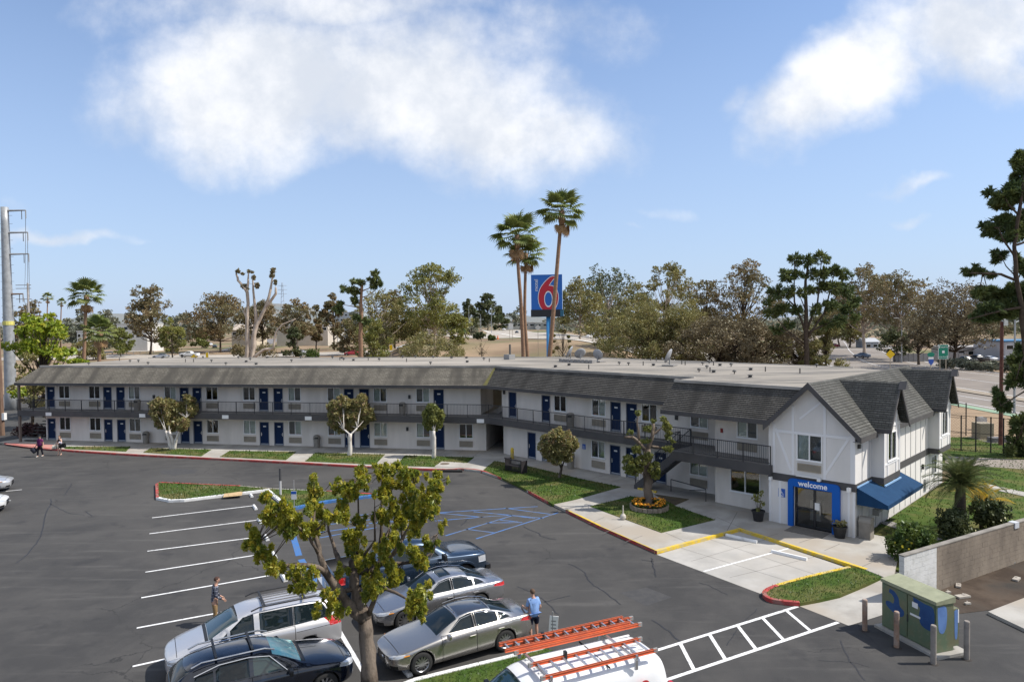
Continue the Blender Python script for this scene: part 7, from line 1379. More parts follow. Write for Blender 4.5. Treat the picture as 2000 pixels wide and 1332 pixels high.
dish('large roof dish nearest the sign pole', 1112, 708, .62, 70, 28, FW, -10); dish('middle roof dish of the three, half turned away', 1133, 712, .55, 20, 34, FW, -10); dish('right roof dish of the three beside the palm', 1168, 708, .50, -40, 20, FW, -10); dish('lone roof dish on a concrete block nearer the lobby', 1305, 712, .62, 60, 24, FW, -9)
for u, v, l in ((1128, 722, 'row of ballast blocks under the roof dishes'), (995, 706, 'low grey roof box with a chimney pipe by the valley')):
    s_, _ = FW.hit(u, v, -8.5); p = FW.P(s_, -8.5, ZT+.016); root = thing('roof_equipment', l, 'roof equipment', p, FW.ang); mb = MB()
    if 'ballast' in l:
        for k in range(9): mb = MB(); mb.lbox(-2+k*.45, -1.62+k*.45, -.3, .3, 0, .3); mb.build('block', M('block_grey', (.30, .29, .28), .9, c2=(.22, .21, .2), vs=3), root)
    else:
        mb.lbox(-.4, .4, -.4, .4, 0, .5); mb.build('housing', GREY, root); mb = MB(); mb.tube([(.1, 0, .5), (.1, 0, 1.5)], .1, 8); mb.build('flue', M('pipe_metal', (.09, .085, .08), .7), root)
bw = thing('block_wall', 'concrete block wall beside the lobby garden, its near end painted white', 'wall', FK.P(-2.3))
BI = Matrix.Translation(-bw.location); BLKT = M('block_tan', (.27, .228, .182), .95, c2=(.215, .18, .146), vs=1.2, c3=(.155, .13, .107), vs3=.4, stretch=(1, 1, .35), bump=.5, bs=20, spec=.1); BLKW = M('block_white', (.62, .62, .61), .9, c2=(.52, .52, .50), vs=2, bump=.4, bs=20)
mb = MB(); mb.lbox(.004, .396, -.1, .1, .004, .196); bt = mb.mesh('block', BLKT); bwh = bt.copy(); bwh.materials.clear(); bwh.materials.append(BLKW)
mb = MB(); mb.lbox(.004, .196, -.1, .1, .004, .196); bth = mb.mesh('block', BLKT); bwhh = bth.copy(); bwhh.materials.clear(); bwhh.materials.append(BLKW)
mb = MB(); mb.fbox(FK, -2.29, 12.2, .085, -.085, -.1, 1.79); mb.build('mortar', M('mortar_grey', (.22, .20, .175), .95), bw, inv=BI)
rb_ = Matrix.Rotation(FK.ang, 4, 'Z'); NB = 26
for r_ in range(9):
    xs = [-2.3+.4*k for k in range(NB)] if r_ % 2 == 0 else [-2.3]+[-2.1+.4*k for k in range(NB)]
    for i, x in enumerate(xs):
        hf = (r_ % 2 == 1 and i == 0); wh = x < -.15
        if -.35 < x < -.25:
            for x_, m_ in ((x, bwhh), (x+.2, bth)): o = link('block', m_, bw, None, BI); o.matrix_basis = Matrix.Translation(FK.P(x_, 0, .2*r_)) @ rb_
            continue
        o = link('block', (bwhh if wh else bth) if hf else (bwh if wh else bt), bw, None, BI); o.matrix_basis = Matrix.Translation(FK.P(x, random.uniform(-.003, .003), .2*r_)) @ rb_
mb = MB(); mb.fbox(FK, 8.3, 12.2, .1, -.1, 0, 1.8); mb.build('far_courses', BLKT, bw, inv=BI)
mb = MB(); mb.fbox(FK, -2.32, 12.2, .115, -.115, 1.80, 1.84); mb.build('cap', M('cap_concrete', (.27, .25, .22), .95, c2=(.18, .165, .145), vs=1.5), bw, inv=BI)
mb = MB(); mb.fbox(FK, 5.9, 6.25, .14, -.14, 1.60, 1.86); mb.build('junction_block', M('pale_block', (.48, .50, .54), .8), bw, inv=BI)
FC = Fr((13.05, 24.0), -73.); cab = thing('utility_cabinet', 'green steel utility cabinet patched with blue paint on a concrete pad', 'utility cabinet', FC.P(1.05, -.5)); CI = Matrix.Translation(-cab.location)
def cabmat():
    mt = bpy.data.materials.new('cabinet_green'); mt.use_nodes = True; t = NT(mt.node_tree); p = t.n('ShaderNodeNewGeometry').outputs['Position']
    k = t.mix(t.ramp(t.noise(p, 1.3, 4, .6).outputs[0], .4, .65), (.105, .15, .09), (.15, .15, .085)); k = t.mix(t.math('MULTIPLY', t.ramp(t.noise(p, 9, 4, .6).outputs[0], .55, .75), .5), k, (.22, .22, .16))
    b = t.n('ShaderNodeBsdfPrincipled'); t.set(b.inputs['Base Color'], k); b.inputs['Roughness'].default_value = .6; o = t.n('ShaderNodeOutputMaterial'); t.t.links.new(b.outputs[0], o.inputs[0]); return mt
CG = cabmat(); CB = M('patch_blue', (.010, .05, .165), .7, c2=(.018, .075, .21), vs=2); CB2 = M('patch_light_blue', (.10, .19, .42), .6, c2=(.13, .24, .5), vs=2)
mb = MB(); mb.fbox(FC, -.15, 2.4, .2, -1.12, 0, .09); mb.build('concrete_pad', CONC, cab, inv=CI)
ZC = 1.80
mb = MB(); mb.fbox(FC, 0, 2.18, 0, -.72, .1, ZC-.12); mb.build('body', CG, cab, inv=CI)
mb = MB(); p = [FC.P(s, o, z) for s, o, z in ((-.03, .04, ZC-.13), (2.21, .04, ZC-.13), (2.21, -.77, ZC-.13), (-.03, -.77, ZC-.13), (-.03, .04, ZC-.02), (2.21, .04, ZC-.02), (2.21, -.77, ZC+.07), (-.03, -.77, ZC+.07))]; mb.hexa(p); mb.build('lid', M('cabinet_lid', (.30, .31, .20), .6, c2=(.24, .25, .16), vs=3), cab, inv=CI)
for s0, s1 in ((.06, 1.07), (1.11, 2.12)):
    mb = MB(); mb.fbox(FC, s0, s1, .03, 0, .16, ZC-.18); mb.build('cabinet_door', CG, cab, inv=CI)
mb = MB(); mb.fbox(FC, .3, 2.18, -.722, -.95, .22, 1.45); mb.build('side_housing', CG, cab, inv=CI)
def patch(pts, off, mat, nm='paint_patch', fr=FC):
    pts = [p for p in smooth_line(pts+[pts[0]], 4)[:-1]]; mb = MB(); n = len(pts); mb.add([fr.P(p[0], off, p[1]) for p in pts]+[fr.P(p[0], off-.006, p[1]) for p in pts], [tuple(range(n))[::-1], ]+[(i, (i+1) % n, (i+1) % n+n, i+n) for i in range(n)]); mb.build(nm, mat, cab, inv=CI)
patch([(.36, 1.55), (.55, 1.52), (.72, 1.36), (.78, 1.1), (.95, .98), (.92, .80), (.7, .72), (.4, .82), (.22, .92), (.2, 1.05), (.35, 1.1), (.5, 1.08), (.55, 1.25), (.45, 1.38), (.33, 1.42)], .034, CB)
patch([(1.32, 1.62), (1.75, 1.56), (2.1, 1.5), (2.1, .85), (1.9, .74), (1.62, .82), (1.55, 1.1), (1.58, 1.35), (1.36, 1.45)], .034, CB)
FCe = Fr(FC.P(2.18, 0), -73+90); patch([(.04, 1.58), (.40, 1.56), (.42, 1.0), (.30, .72), (.12, .78), (.06, 1.1)], .004, CB2, fr=FCe); FCh = Fr(FC.P(2.18, -.722), -73+90); patch([(.03, 1.38), (.17, 1.38), (.17, .72), (.14, .45), (.06, .5), (.04, .9)], .004, CB2, fr=FCh)
for s0, s1, z0, z1 in ((1.28, 1.50, 1.28, 1.46), (1.2, 1.6, .98, 1.05)):
    mb = MB(); mb.fbox(FC, s0, s1, .037, .03, z0, z1); mb.build('sticker', PLATE, cab, inv=CI)
mb = MB(); mb.fbox(FCh, .18, .225, .006, 0, .98, 1.42); mb.build('sticker', PLATE, cab, inv=CI); mb = MB(); mb.fbox(FC, 1.08, 1.12, .05, .0, .7, .95); mb.build('latch', M('latch_dark', (.04, .04, .04), .5), cab, inv=CI)
PM = M('rusty_post', (.26, .155, .10), .85, c2=(.36, .30, .26), vs=4, c3=(.16, .09, .06), vs3=2.); PG = M('grey_post', (.21, .185, .165), .9, c2=(.28, .25, .22), vs=3)
for (u, v, h, mt, lb) in ((1689, 1231, 1.12, PM, 'reddish steel post left of the green cabinet'), (1751, 1264, 1.22, PM, 'rusty post right in front of the green cabinet'), (1823, 1296, 1.25, PG, 'grey post before the right end of the green cabinet'), (1888, 1287, 1.25, PG, 'grey post right of the green cabinet')):
    p = G(u, v); root = thing('bollard', lb, 'bollard', p, 0, 'posts round the cabinet'); mb = MB(); mb.lathe([(.085, -.05), (.085, h-.03), (.07, h), (0, h)], 14); mb.build('post', mt, root); mb = MB(); mb.lathe([(.16, 0), (.13, .02), (0, .02)], 12); mb.build('base_collar', M('stain_dark', (.035, .03, .027), .95), root)
RUB_ = M('rubble_pale', (.40, .37, .32), .9, c2=(.28, .25, .22), vs=3); rr_ = random.Random(8)
for i, (u, v, s_, lb) in enumerate(((1880, 1166, .55, 'pale flat utility cover lying on the dirt behind the cabinet'), (1872, 1145, .4, 'long broken concrete strip on the dirt near the wall'), (1890, 1180, .22, 'small broken stone on the dirt'), (1985, 1132, .45, 'white board lying on the dirt'), (1975, 1100, .3, 'pale slab scrap close to the block wall'), (1852, 1158, .2, 'small rubble lump behind the cabinet'))):
    p = G(u, v, .02); mb = MB(); mb.box((0, 0, .04), (s_, s_*.45, .07), rr_.uniform(0, 1)); mb.box((s_*.2, .1, .06), (s_*.3, s_*.2, .06), .7); o = mb.build('rubble', RUB_); o.location = p; tag(o, lb, 'rubble', 'rubble on the dirt')
def wstop(u, v, deg, L_, lb, z=.008, grp='wheel stops of the bays'):
    p = G(u, v, z); mb = MB(); a_ = L_/2; pr = [(-.09, 0), (.09, 0), (.085, .06), (.05, .12), (-.05, .12), (-.085, .06)]; k = len(pr); vs = [(x, y, h) for x in (-a_, a_) for y, h in pr]
    mb.add(vs, [tuple(range(k))[::-1], tuple(range(k, 2*k))]+[(i, (i+1) % k, (i+1) % k+k, i+k) for i in range(k)]); o = mb.build('wheel_stop', WHTC); o.location = p; o.rotation_euler = (0, 0, R(deg)); tag(o, lb, 'wheel stop', grp)
for i, (u, v, lb) in enumerate(((491, 969, 'white wheel stop closest to the grass island kerb'), (498, 992, 'white wheel stop at the end of the farthest bay line'), (508, 1019, 'white wheel stop at the second bay line from the island'), (520, 1051, 'white wheel stop at the third bay line from the island'), (535, 1085, 'white wheel stop half hidden by the left tufts of the tree'), (554, 1129, 'white wheel stop at the bay line nearest the plaid man'))): wstop(u, v, -61, .95 if i else .6, lb)
wstop(790, 1308, -60, 1.0, 'white wheel stop at the front wheel of the nearest saloon'); wstop(676, 1122, -60, .6, 'short white stop behind the tree trunk')
wstop(1448, 1053, -45, 1.65, 'white wheel stop in the left bay before the lobby', .012, 'wheel stops before the lobby'); wstop(1541, 1086, -45, 1.65, 'white wheel stop in the right bay before the lobby', .012, 'wheel stops before the lobby')
BIN = M('bin_grey_brown', (.20, .18, .155), .7, c2=(.24, .22, .19), vs=4)
def rbin(p, lb, r=.30, h=1.12):
    root = thing('trash_can', lb, 'trash can', p, R(random.uniform(-20, 20)), 'round grey bins'); mb = MB(); mb.lathe([(r*.86, 0), (r*.95, h*.66), (0, h*.66)], 16); mb.build('body', BIN, root, smooth=False); mb = MB(); mb.lathe([(r*1.04, h*.66), (r*1.06, h*.70), (r*1.0, h*.86), (r*.8, h*.96), (r*.4, h), (0, h)], 16); mb.build('lid', BIN, root); mb = MB(); mb.lbox(-.16, .16, -r*1.07, -r*.7, h*.72, h*.85); mb.build('flap', M('dark_flap', (.03, .03, .03), .8), root)
rbin(FL.P(FL.su(292, 862), .45, .14), 'round bin on the ground walkway left of the twin-crown tree'); rbin(FL.P(FL.su(624, 872), .5, .14), 'round bin on the ground walkway left of the broad clipped tree'); rbin(FL.P(FL.su(793, 795), .9, 3.19), 'round bin on the upper balcony of the long wing'); rbin(FW.P(FW.su(1125, 820), .62, 3.19), 'round bin on the upper balcony beside the corner wing'); rbin(FW.P(FW.su(1124, 905), .55, .14), 'round bin on the ground walkway by the blue accessibility sign'); rbin(FL.P(FL.su(280, 785), .8, 3.19), 'dark bin on the upper balcony above the twin-crown tree')
p = FS.P(.35, .40, .14); root = thing('trash_can', 'tall square bin with arched top at the lobby corner', 'trash can', p, R(45)); mb = MB(); mb.lbox(-.27, .27, -.27, .27, 0, .82); mb.build('body', BIN, root)
mb = MB(); n = 9; vs = [(.29*math.cos(math.pi*k/(n-1)), y, .82+.26*math.sin(math.pi*k/(n-1))) for y in (-.28, .28) for k in range(n)]; mb.add(vs, [tuple(range(n)), tuple(range(n, 2*n))[::-1]]+[(k+1, k, k+n, k+n+1) for k in range(n-1)]); mb.build('lid', M('bin_lid', (.25, .23, .20), .7), root)
POT = M('pot_black', (.018, .018, .02), .5)
def pot(p, lb, tall):
    root = thing('potted_plant', lb, 'potted plant', p); mb = MB(); mb.lathe([(.24, 0), (.32, .48), (.36, .50), (.36, .57), (.30, .57), (.29, .50), (0, .50)], 18); mb.build('pot', POT, root, smooth=False)
    rs = np.random.default_rng(3); mb = MB()
    for k in range(5): a = k*1.3; mb.tube([(0, 0, .45), (.08*math.cos(a), .08*math.sin(a), .75), (.2*math.cos(a), .2*math.sin(a), .55+tall*(.4+.15*k))], [.02, .012, .006], 5)
    mb.build('stem', BK['brown'], root); C = [(.2*math.cos(k*1.3), .2*math.sin(k*1.3), .55+tall*(.4+.15*k)) for k in range(5)]+[(0, 0, .62)]; link('foliage', leaf_mesh('foliage', C, [(.14, .14, .2*max(.5, tall))]*6, 26 if tall > .5 else 14, .10, LF['green' if tall > .5 else 'facade'], rs), root)
pot(FB.P(FB.su(1486, 1012)+.05, .42, .14), 'black pot with a tall leafy plant left of the entrance', .95); pot(FB.P(FB.su(1642, 1040)+.1, .42, .14), 'black pot with a nearly dry plant right of the blue portal', .25)
mb = MB(); q = [FB.P(s, o, .0) for s, o in ((dl-.02, .1), (dr-.1, .1), (dr-.1, 1.2), (dl-.02, 1.2))]; mb.prism([p.xy for p in q], .14, .155); o = mb.build('door_mat', M('mat_brown', (.16, .145, .125), .95, c2=(.12, .11, .095), vs=8)); tag(o, 'grey brown entrance mat lying in front of the glass doors', 'door mat')
p = G(1008, 921, .16); root = thing('bench', 'dark metal bench on the shaded lawn beside the breezeway', 'bench', p, FW.ang); DM_ = M('bench_dark', (.025, .022, .025), .6)
mb = MB(); mb.lbox(-.85, .85, -.3, .3, .42, .46); mb.build('seat', DM_, root); 
for k in range(14):
    mb = MB(); x = -.8+k*.123; mb.lbox(x-.02, x+.02, -.34, -.31, .1, .95); mb.build('slat', DM_, root)
mb = MB(); mb.lbox(-.88, .88, -.36, -.29, .90, .97); mb.build('top_rail', DM_, root)
for x in (-.82, .82):
    mb = MB(); mb.lbox(x-.04, x+.04, -.3, .3, 0, .9); mb.build('leg', DM_, root)
p = FW.P(FW.su(1018, 890), 1.0, .14); root = thing('marker_post', 'short yellow rounded post behind the dark bench', 'bollard', p); mb = MB(); mb.lathe([(.14, 0), (.14, .75), (.10, .86), (0, .9)], 14); mb.build('post', YELC, root, smooth=True)
mb = MB(); mb.prism([FW.P(6.2, 2.3).xy, FW.P(7.6, 2.3).xy, FW.P(7.6, 2.15).xy, FW.P(6.2, 2.15).xy], .14, .26); struct('yellow_kerb_piece', mb, YELC)
p = G(455, 966, .17); mb = MB(); mb.box((0, 0, .015), (1.1, .75, .02), .3); mb.box((.1, .1, .035), (.8, .6, .015), .5); o = mb.build('cardboard', M('cardboard', (.50, .36, .19), .9, c2=(.44, .31, .17), vs=5)); o.location = p; o.rotation_euler = (R(4), 0, 0); tag(o, 'flat piece of cardboard lying on the white island kerb', 'cardboard')
for u, v, h, lb, two in ((548, 966, 1.7, 'dark and white post on the grass island left of the tree top', True), (575, 1005, 2.0, 'thin post with a small white parking sign at the blue kerb', False)):
    p = G(u, v, .13); root = thing('sign_post', lb, 'post', p); mb = MB(); 
    if two:
        mb.lathe([(.07, 0), (.07, .9), (0, .9)], 10); mb.build('post', M('post_pale', (.45, .45, .46), .7), root); mb = MB(); mb.lathe([(.075, .9), (.075, h), (0, h)], 10); mb.build('upper_sleeve', M('post_dark', (.05, .05, .055), .7), root)
    else:
        mb.tube([(0, 0, -.1), (0, 0, h)], .025, 6); mb.build('post', GREY, root); mb = MB(); mb.lbox(-.15, .15, -.045, -.03, h-1.1, h-.62); mb.build('sign_plate', PLATE, root); mb = MB(); mb.lbox(-.15, .15, -.05, -.046, h-.80, h-.64); mb.build('sign_band', MATS['sign_blue'], root)
p = G(1217, 1014, .15); root = thing('garden_ornament', 'small concrete ornament with a thin spike at the corner of the tree lawn', 'ornament', p); mb = MB(); mb.lathe([(.12, 0), (.17, .10), (.15, .22), (.06, .32), (.04, .34), (.03, .75), (.0, .8)], 12); mb.build('figure', M('ornament_stone', (.45, .42, .37), .9), root)
p = G(1079, 1262); root = thing('paper_sign', 'white placard with grey writing leaning on a stake behind the white van', 'sign', p, R(-12)); mb = MB(); mb.tube([(0, 0, -.1), (.02, 0, 1.2)], .02, 5); mb.build('stake', GREY, root)
mb = MB(); mb.hexa([(x, y, z) for z, sh in ((.35, 0), (1.05, .06)) for x, y in ((-.14+sh, -.012), (.16+sh, -.012), (.16+sh, .012), (-.14+sh, .012))]); mb.build('board', PLATE, root)
for k in range(4):
    mb = MB(); mb.lbox(-.06+.01*k, .13, -.016, -.0125, .50+.12*k, .54+.12*k); mb.build('writing_line', GREY, root)
STL = M('galvanised', (.36, .375, .39), .5, .3, c2=(.28, .29, .30), vs=2); WOOD = M('pole_wood', (.14, .085, .06), .95, c2=(.20, .13, .09), vs=3, stretch=(1, 1, .2))
y = 92.; b = D(22, 800, y); root = thing('transmission_pole', 'tall grey steel power pole with three arms at the left edge', 'power pole', (b.x, y, 0)); bl_ = Vector((b.x, y, 0)); t_ = D(9, 405, y)-bl_
mb = MB(); k = 13; mb.tube([Vector((0, 0, -.3)).lerp(t_, i/(k-1)) for i in range(k)], [.74-.28*i/(k-1) for i in range(k)], 16); mb.build('shaft', STL, root, smooth=True); TIPS = []
for v0, u1 in ((412, 50), (455, 54), (497, 56), (575, 45)):
    a = D(10, v0, y)-bl_; e = D(u1, v0-1, y)-bl_; mb = MB(); mb.tube([a, e], [.16, .09], 6); mb.build('arm', STL if v0 < 570 else WOOD, root); mb = MB(); mb.tube([e, e-Vector((0, 0, 1.1))], .07, 5); mb.tube([a.lerp(e, .8), a.lerp(e, .8)-Vector((0, 0, 1.2))], .05, 5); mb.build('insulator', GREY, root); TIPS.append(bl_+e-Vector((0, 0, .2 if v0 > 570 else 0)))
mb = MB()
for i in range(22): z = 3+i*1.1; mb.tube([(-.9, 0, z), (.95, 0, z)], .02, 4)
mb.build('climbing_pegs', GREY, root, 'stuff'); mb = MB(); mb.lathe([(.68, 0), (.68, .5), (.5, .55)], 14, (t_.x*.52, 0, t_.z*.42)); mb.build('yellow_band', M('band_yellow', (.6, .55, .15), .6), root)
y = 70.; b = D(3, 812, y); root = thing('wooden_pole', 'dark wooden pole at the left edge beside the steel power pole', 'power pole', (b.x, y, 0)); mb = MB(); mb.tube([(0, 0, -.2), (-.15, 0, 13.5)], [.26, .2], 10); mb.build('shaft', WOOD, root); mb = MB(); mb.lbox(.15, .4, -.2, .2, 1.6, 2.3); mb.build('meter_box', PLATE, root)
y = 205.; b = D(57, 640, y); t_ = D(54, 553, y); root = thing('power_pole', 'second thinner power pole with a crossarm behind the left palms', 'power pole', (b.x, y, 0)); mb = MB(); mb.tube([(0, 0, 0), (t_.x-b.x, 0, t_.z)], [.35, .25], 8); mb.build('shaft', M('pole_pale', (.36, .34, .33), .8), root)
for z in (.6, 1.6, 4.8): mb = MB(); mb.lbox(-3.6+t_.x-b.x, 1.+t_.x-b.x, -.08, .08, t_.z-z-.09, t_.z-z+.09); mb.build('crossarm', GREY, root)
far_tip = D(54, 560, 205.); CBL = M('cable_grey', (.13, .13, .14), .6)
for i, tp in enumerate(TIPS):
    e = far_tip+Vector((.7*i-1, 0, -1.2*i)); mb = MB(); mb.tube([tp.lerp(e, k/10)-Vector((0, 0, 3.0*(1-(2*k/10-1)**2))) for k in range(11)], .028, 4); o = mb.build('cable', CBL); tag(o, ['top power cable from the steel pole to the second pole', 'upper middle power cable from the steel pole', 'lower middle power cable from the steel pole', 'lowest power cable from the wooden arm'][i], 'cable', 'power cables')
def lamp(lb, u, v0, v1, y, arm, group='street lamps', mat=None):
    b = D(u, v0, y); t_ = D(u, v1, y); z0 = th(b.x, y); h = t_.z-z0; root = thing('street_lamp', lb, 'street lamp', (b.x, y, z0), 0, group); mb = MB(); mb.tube([(0, 0, -.2), (0, 0, h)], [.14, .09], 8); mb.build('pole', mat or STL, root)
    if arm: mb = MB(); mb.tube([(0, 0, h-.3), (arm*.6, 0, h+.45), (arm, 0, h+.55)], [.08, .06, .05], 6); mb.build('arm', mat or STL, root); mb = MB(); mb.lbox(arm-.35, arm+.35, -.16, .16, h+.42, h+.56); mb.build('lamp_head', PLATE, root)
lamp('grey lamp post with an arm to the right at the right edge', 1981, 800, 625, 78, 3.2); lamp('tall lamp post on the avenue verge below the eucalyptus', 1761, 690, 625, 168, -1.5); lamp('lamp post on the overpass, leftmost', 916, 640, 598, 330, 1.5); lamp('lamp post on the overpass, middle one', 939, 640, 614, 330, -2); lamp('lamp post on the overpass, rightmost', 960, 640, 596, 330, 1.5); lamp('thin lamp post among the dark trees right of the sign', 1200, 660, 600, 255, 0)
b = D(1954, 885, 58.); root = thing('utility_pole', 'reddish brown utility pole with a pale box on top, right of the lobby', 'power pole', (b.x, 58, 0)); t_ = D(1957, 628, 58.); mb = MB(); mb.tube([(0, 0, -.2), (t_.x-b.x, 0, t_.z)], [.17, .13], 10); mb.build('shaft', M('pole_red', (.11, .040, .032), .9, c2=(.16, .07, .055), vs=2), root); mb = MB(); mb.lbox(.1, .42, -.2, .2, t_.z-.35, t_.z+.25); mb.build('box', PLATE, root)
mb = MB(); mb.lbox(-.22, -.08, -.15, .15, 3.6, 4.2); mb.lbox(-.24, .1, -.2, .2, 3.9, 4.0); mb.build('meter', STEEL, root)
y0f = [(1848, 878), (1877, 882), (1935, 887), (1985, 893), (2030, 900)]; fp = [G(u, v) for u, v in y0f]; back = [Vector((p.x+4.0, p.y+9, 0)) for p in fp[:3]]; fen = thing('chain_link_fence', 'black chain-link fence round the utility yard right of the lobby', 'fence', fp[0]); FI = Matrix.Translation(-fen.location); FBK = M('fence_black', (.012, .012, .012), .6)
CHM = bpy.data.materials.new('chain_mesh'); CHM.use_nodes = True
FH = 3.0
pf = []; 
for i in range(len(fp)-1):
    n = 2 if i > 0 else 1
    for k in range(n): pf.append(fp[i].lerp(fp[i+1], k/n))
pf.append(fp[-1])
for p in pf+back:
    mb = MB(); mb.tube([p+Vector((0, 0, -.2)), p+Vector((0, 0, FH))], .05, 6); mb.build('post', FBK, fen, inv=FI)
for L_ in (pf, [fp[0]]+back):
    for z in (FH-.05, .15, 1.6): mb = MB(); mb.tube([p+Vector((0, 0, z)) for p in L_], .022, 5); mb.build('rail', FBK, fen, inv=FI)
    mb = MB()
    for a, b in zip(L_[:-1], L_[1:]):
        n = int((b-a).length/.22); d = (b-a)/n; 
        for k in range(-9, n+9):
            for sg in (1, -1):
                t0, t1 = (k, k+12) if sg > 0 else (k+12, k); q0, q1 = 0., 1.
                dt = t1-t0; lo, hi = (0-t0)/dt, (n-t0)/dt
                if lo > hi: lo, hi = hi, lo
                lo, hi = max(0, lo), min(1, hi)
                if hi-lo < .02: continue
                A_ = a+d*(t0+dt*lo)+Vector((0, 0, .1+(FH-.15)*lo)); B_ = a+d*(t0+dt*hi)+Vector((0, 0, .1+(FH-.15)*hi)); r_ = .004
                mb.add([A_+Vector((0, 0, r_)), A_-Vector((0, 0, r_)), B_-Vector((0, 0, r_)), B_+Vector((0, 0, r_))], [(0, 1, 2, 3)])
    mb.build('wire_mesh', FBK, fen, 'stuff', FI)
for u, v, sz, lb, mt in ((1940, 872, (1.2, 1.2, 1.5), 'beige equipment box inside the fenced yard', (.28, .24, .17)), (1935, 850, (.7, .7, 1.2), 'small pale meter box behind the beige box', (.45, .45, .44)), (1975, 880, (1.6, .8, .5), 'low grey pipes assembly in the fenced yard', (.16, .15, .15))):
    p = G(u, v)+Vector((1.5, 3.5, 0)); root = thing('equipment_box', lb, 'equipment box', p); mb = MB(); mb.lbox(-sz[0]/2, sz[0]/2, -sz[1]/2, sz[1]/2, .1, sz[2]); mb.build('housing', M('eq_%d' % u, mt, .7), root); mb = MB(); mb.lbox(-sz[0]*.7, sz[0]*.7, -sz[1]*.7, sz[1]*.7, -.05, .1); mb.build('plinth', CONC, root)
def rsign(lb, u, v0, v1, y, shape, wd, h, mat, two=False, txt=None):
    b = D(u, v0, y); t_ = D(u, v1, y); z0 = th(b.x, y); zt = t_.z-z0; root = thing('road_sign', lb, 'road sign', (b.x, y, z0)); 
    for x in ((-wd*.3, wd*.3) if two else (0,)): mb = MB(); mb.lbox(x-.05, x+.05, .03, .12, -.2, zt-(h*.3)); mb.build('post', M('post_tan', (.40, .34, .26), .8), root)
    mb = MB(); zc = zt-h/2
    if shape == 'rect': mb.lbox(-wd/2, wd/2, -.03, .03, zc-h/2, zc+h/2); mb.lbox(-wd/2+.05, wd/2-.05, -.036, -.03, zc-h/2+.05, zc+h/2-.05, 1)
    else:
        n = 4 if shape == 'dia' else 20; P_ = [(wd/2*math.cos(2*math.pi*k/n), h/2*math.sin(2*math.pi*k/n)) for k in range(n)]; mb.add([(x, yy, zc+z) for yy in (-.03, .03) for x, z in P_], [tuple(range(n)), tuple(range(n, 2*n))[::-1]]+[(k, k+n, (k+1) % n+n, (k+1) % n) for k in range(n)])
    mb.build('sign_plate', [PLATE if shape == 'rect' else mat, mat], root)
    for s_, fx, fz, ln in (txt or []):
        me = textmesh('lettering', s_, ln, .002, PLATE); o = link('lettering', me, root); o.location = (fx*wd, -.042, zc+fz*h); o.rotation_euler = (R(90), 0, 0)
    return root, zc
GRN = M('sign_green', (.0, .20, .12), .45); YEL = M('sign_yellow', (.75, .48, .0), .45); NAV = M('sign_navy', (.03, .09, .38), .45)
r_, zc = rsign('green highway entrance sign with white arrows beyond the lobby roof', 1842, 735, 673, 112, 'rect', 1.65, 2.4, GRN, True, [('NORTH', .1, .32, .34), ('SOUTH', -.1, -.36, .34)])
for (x, z, up) in ((-.62, .82, 1), (.62, -.88, 1)):
    mb = MB(); mb.lbox(x-.05, x+.05, -.045, -.037, zc+z-.22, zc+z+.1); mb.add([(x-.14, -.045, zc+z+.08), (x+.14, -.045, zc+z+.08), (x, -.045, zc+z+.26)], [(0, 1, 2)]); mb.build('arrow', PLATE, r_)
mb = MB(); mb.lbox(-.2, .2, -.045, -.037, zc-.2, zc+.2); mb.build('route_shield', PLATE, r_)
r_, zc = rsign('oval green freeway marker over a blue and white route shield', 1818, 740, 688, 110, 'oval', 1.15, .75, GRN)
mb = MB(); mb.lbox(-.42, .42, -.04, 0, zc-.75, zc-.4); mb.build('upper_plate', PLATE, r_); mb = MB(); mb.add([(x, -.045, zc+z) for x, z in ((-.4, -.78), (-.42, -1.3), (0, -1.75), (.42, -1.3), (.4, -.78))], [(0, 1, 2, 3, 4)]); mb.build('route_shield', NAV, r_)
rsign('yellow diamond warning sign beside the avenue', 1739, 715, 683, 130, 'dia', 1.75, 1.75, YEL); rsign('yellow diamond sign by the white pickup on the highway', 379, 712, 692, 150, 'dia', 1.5, 1.3, YEL); rsign('orange-yellow panel sign right of the diamond sign', 405, 712, 688, 150, 'rect', .65, 1.35, YEL); rsign('yellow panel sign in front of the trees by the highway', 764, 700, 673, 150, 'rect', .8, 1.3, YEL); rsign('green overhead guide sign half hidden by the bushy tree', 902, 690, 640, 190, 'rect', 2.4, 1.5, GRN)
rsign('white diamond sign seen from behind left of the sign pole', 1051, 672, 634, 150, 'dia', 1.3, 1.3, M('sign_back', (.55, .54, .52), .6)); rsign('small white sign on the ramp beside the palm trunks', 998, 655, 632, 190, 'rect', 1.3, 1.6, PLATE, True); rsign('dark back of a sign right of the white car on the ramp', 1188, 690, 660, 180, 'rect', .7, .9, BLK)
rsign('brown panel sign right of the ramp car', 1178, 690, 657, 175, 'rect', .4, 2.0, M('sign_brown', (.16, .11, .09), .7))
CARP = [('windshield', 'top', [(1.50, -.66), (1.50, .66), (2.22, .555), (2.22, -.555)], CGL, 0, False), ('rear_window', 'top', [(3.42, -.53), (3.42, .53), (4.16, .60), (4.16, -.60)], CGL, 0, False), ('side_window', 'side', [(1.86, 1.0), (2.32, 1.29), (2.75, 1.35), (3.2, 1.34), (3.7, 1.2), (4.0, 1.03)], CGL, 0, True)]
fcm = M('far_silver', (.45, .46, .47), .35, coat=.5); fc = build_car('car', 'silver car driving on the highway behind the long wing', 'car', 4.92, SED, (.95, 3.77), .345, 1.6, CARP, fcm, sub=1, spokes=5, group='cars on the roads')
def place(o, u, v, y, deg, dz=.1, s_=1.): p = D(u, v, y); o.location = (p.x, y, th(p.x, y)+dz); o.rotation_euler = (0, 0, R(deg)); o.scale = (s_,)*3
place(fc, 585, 692, 222, 180)
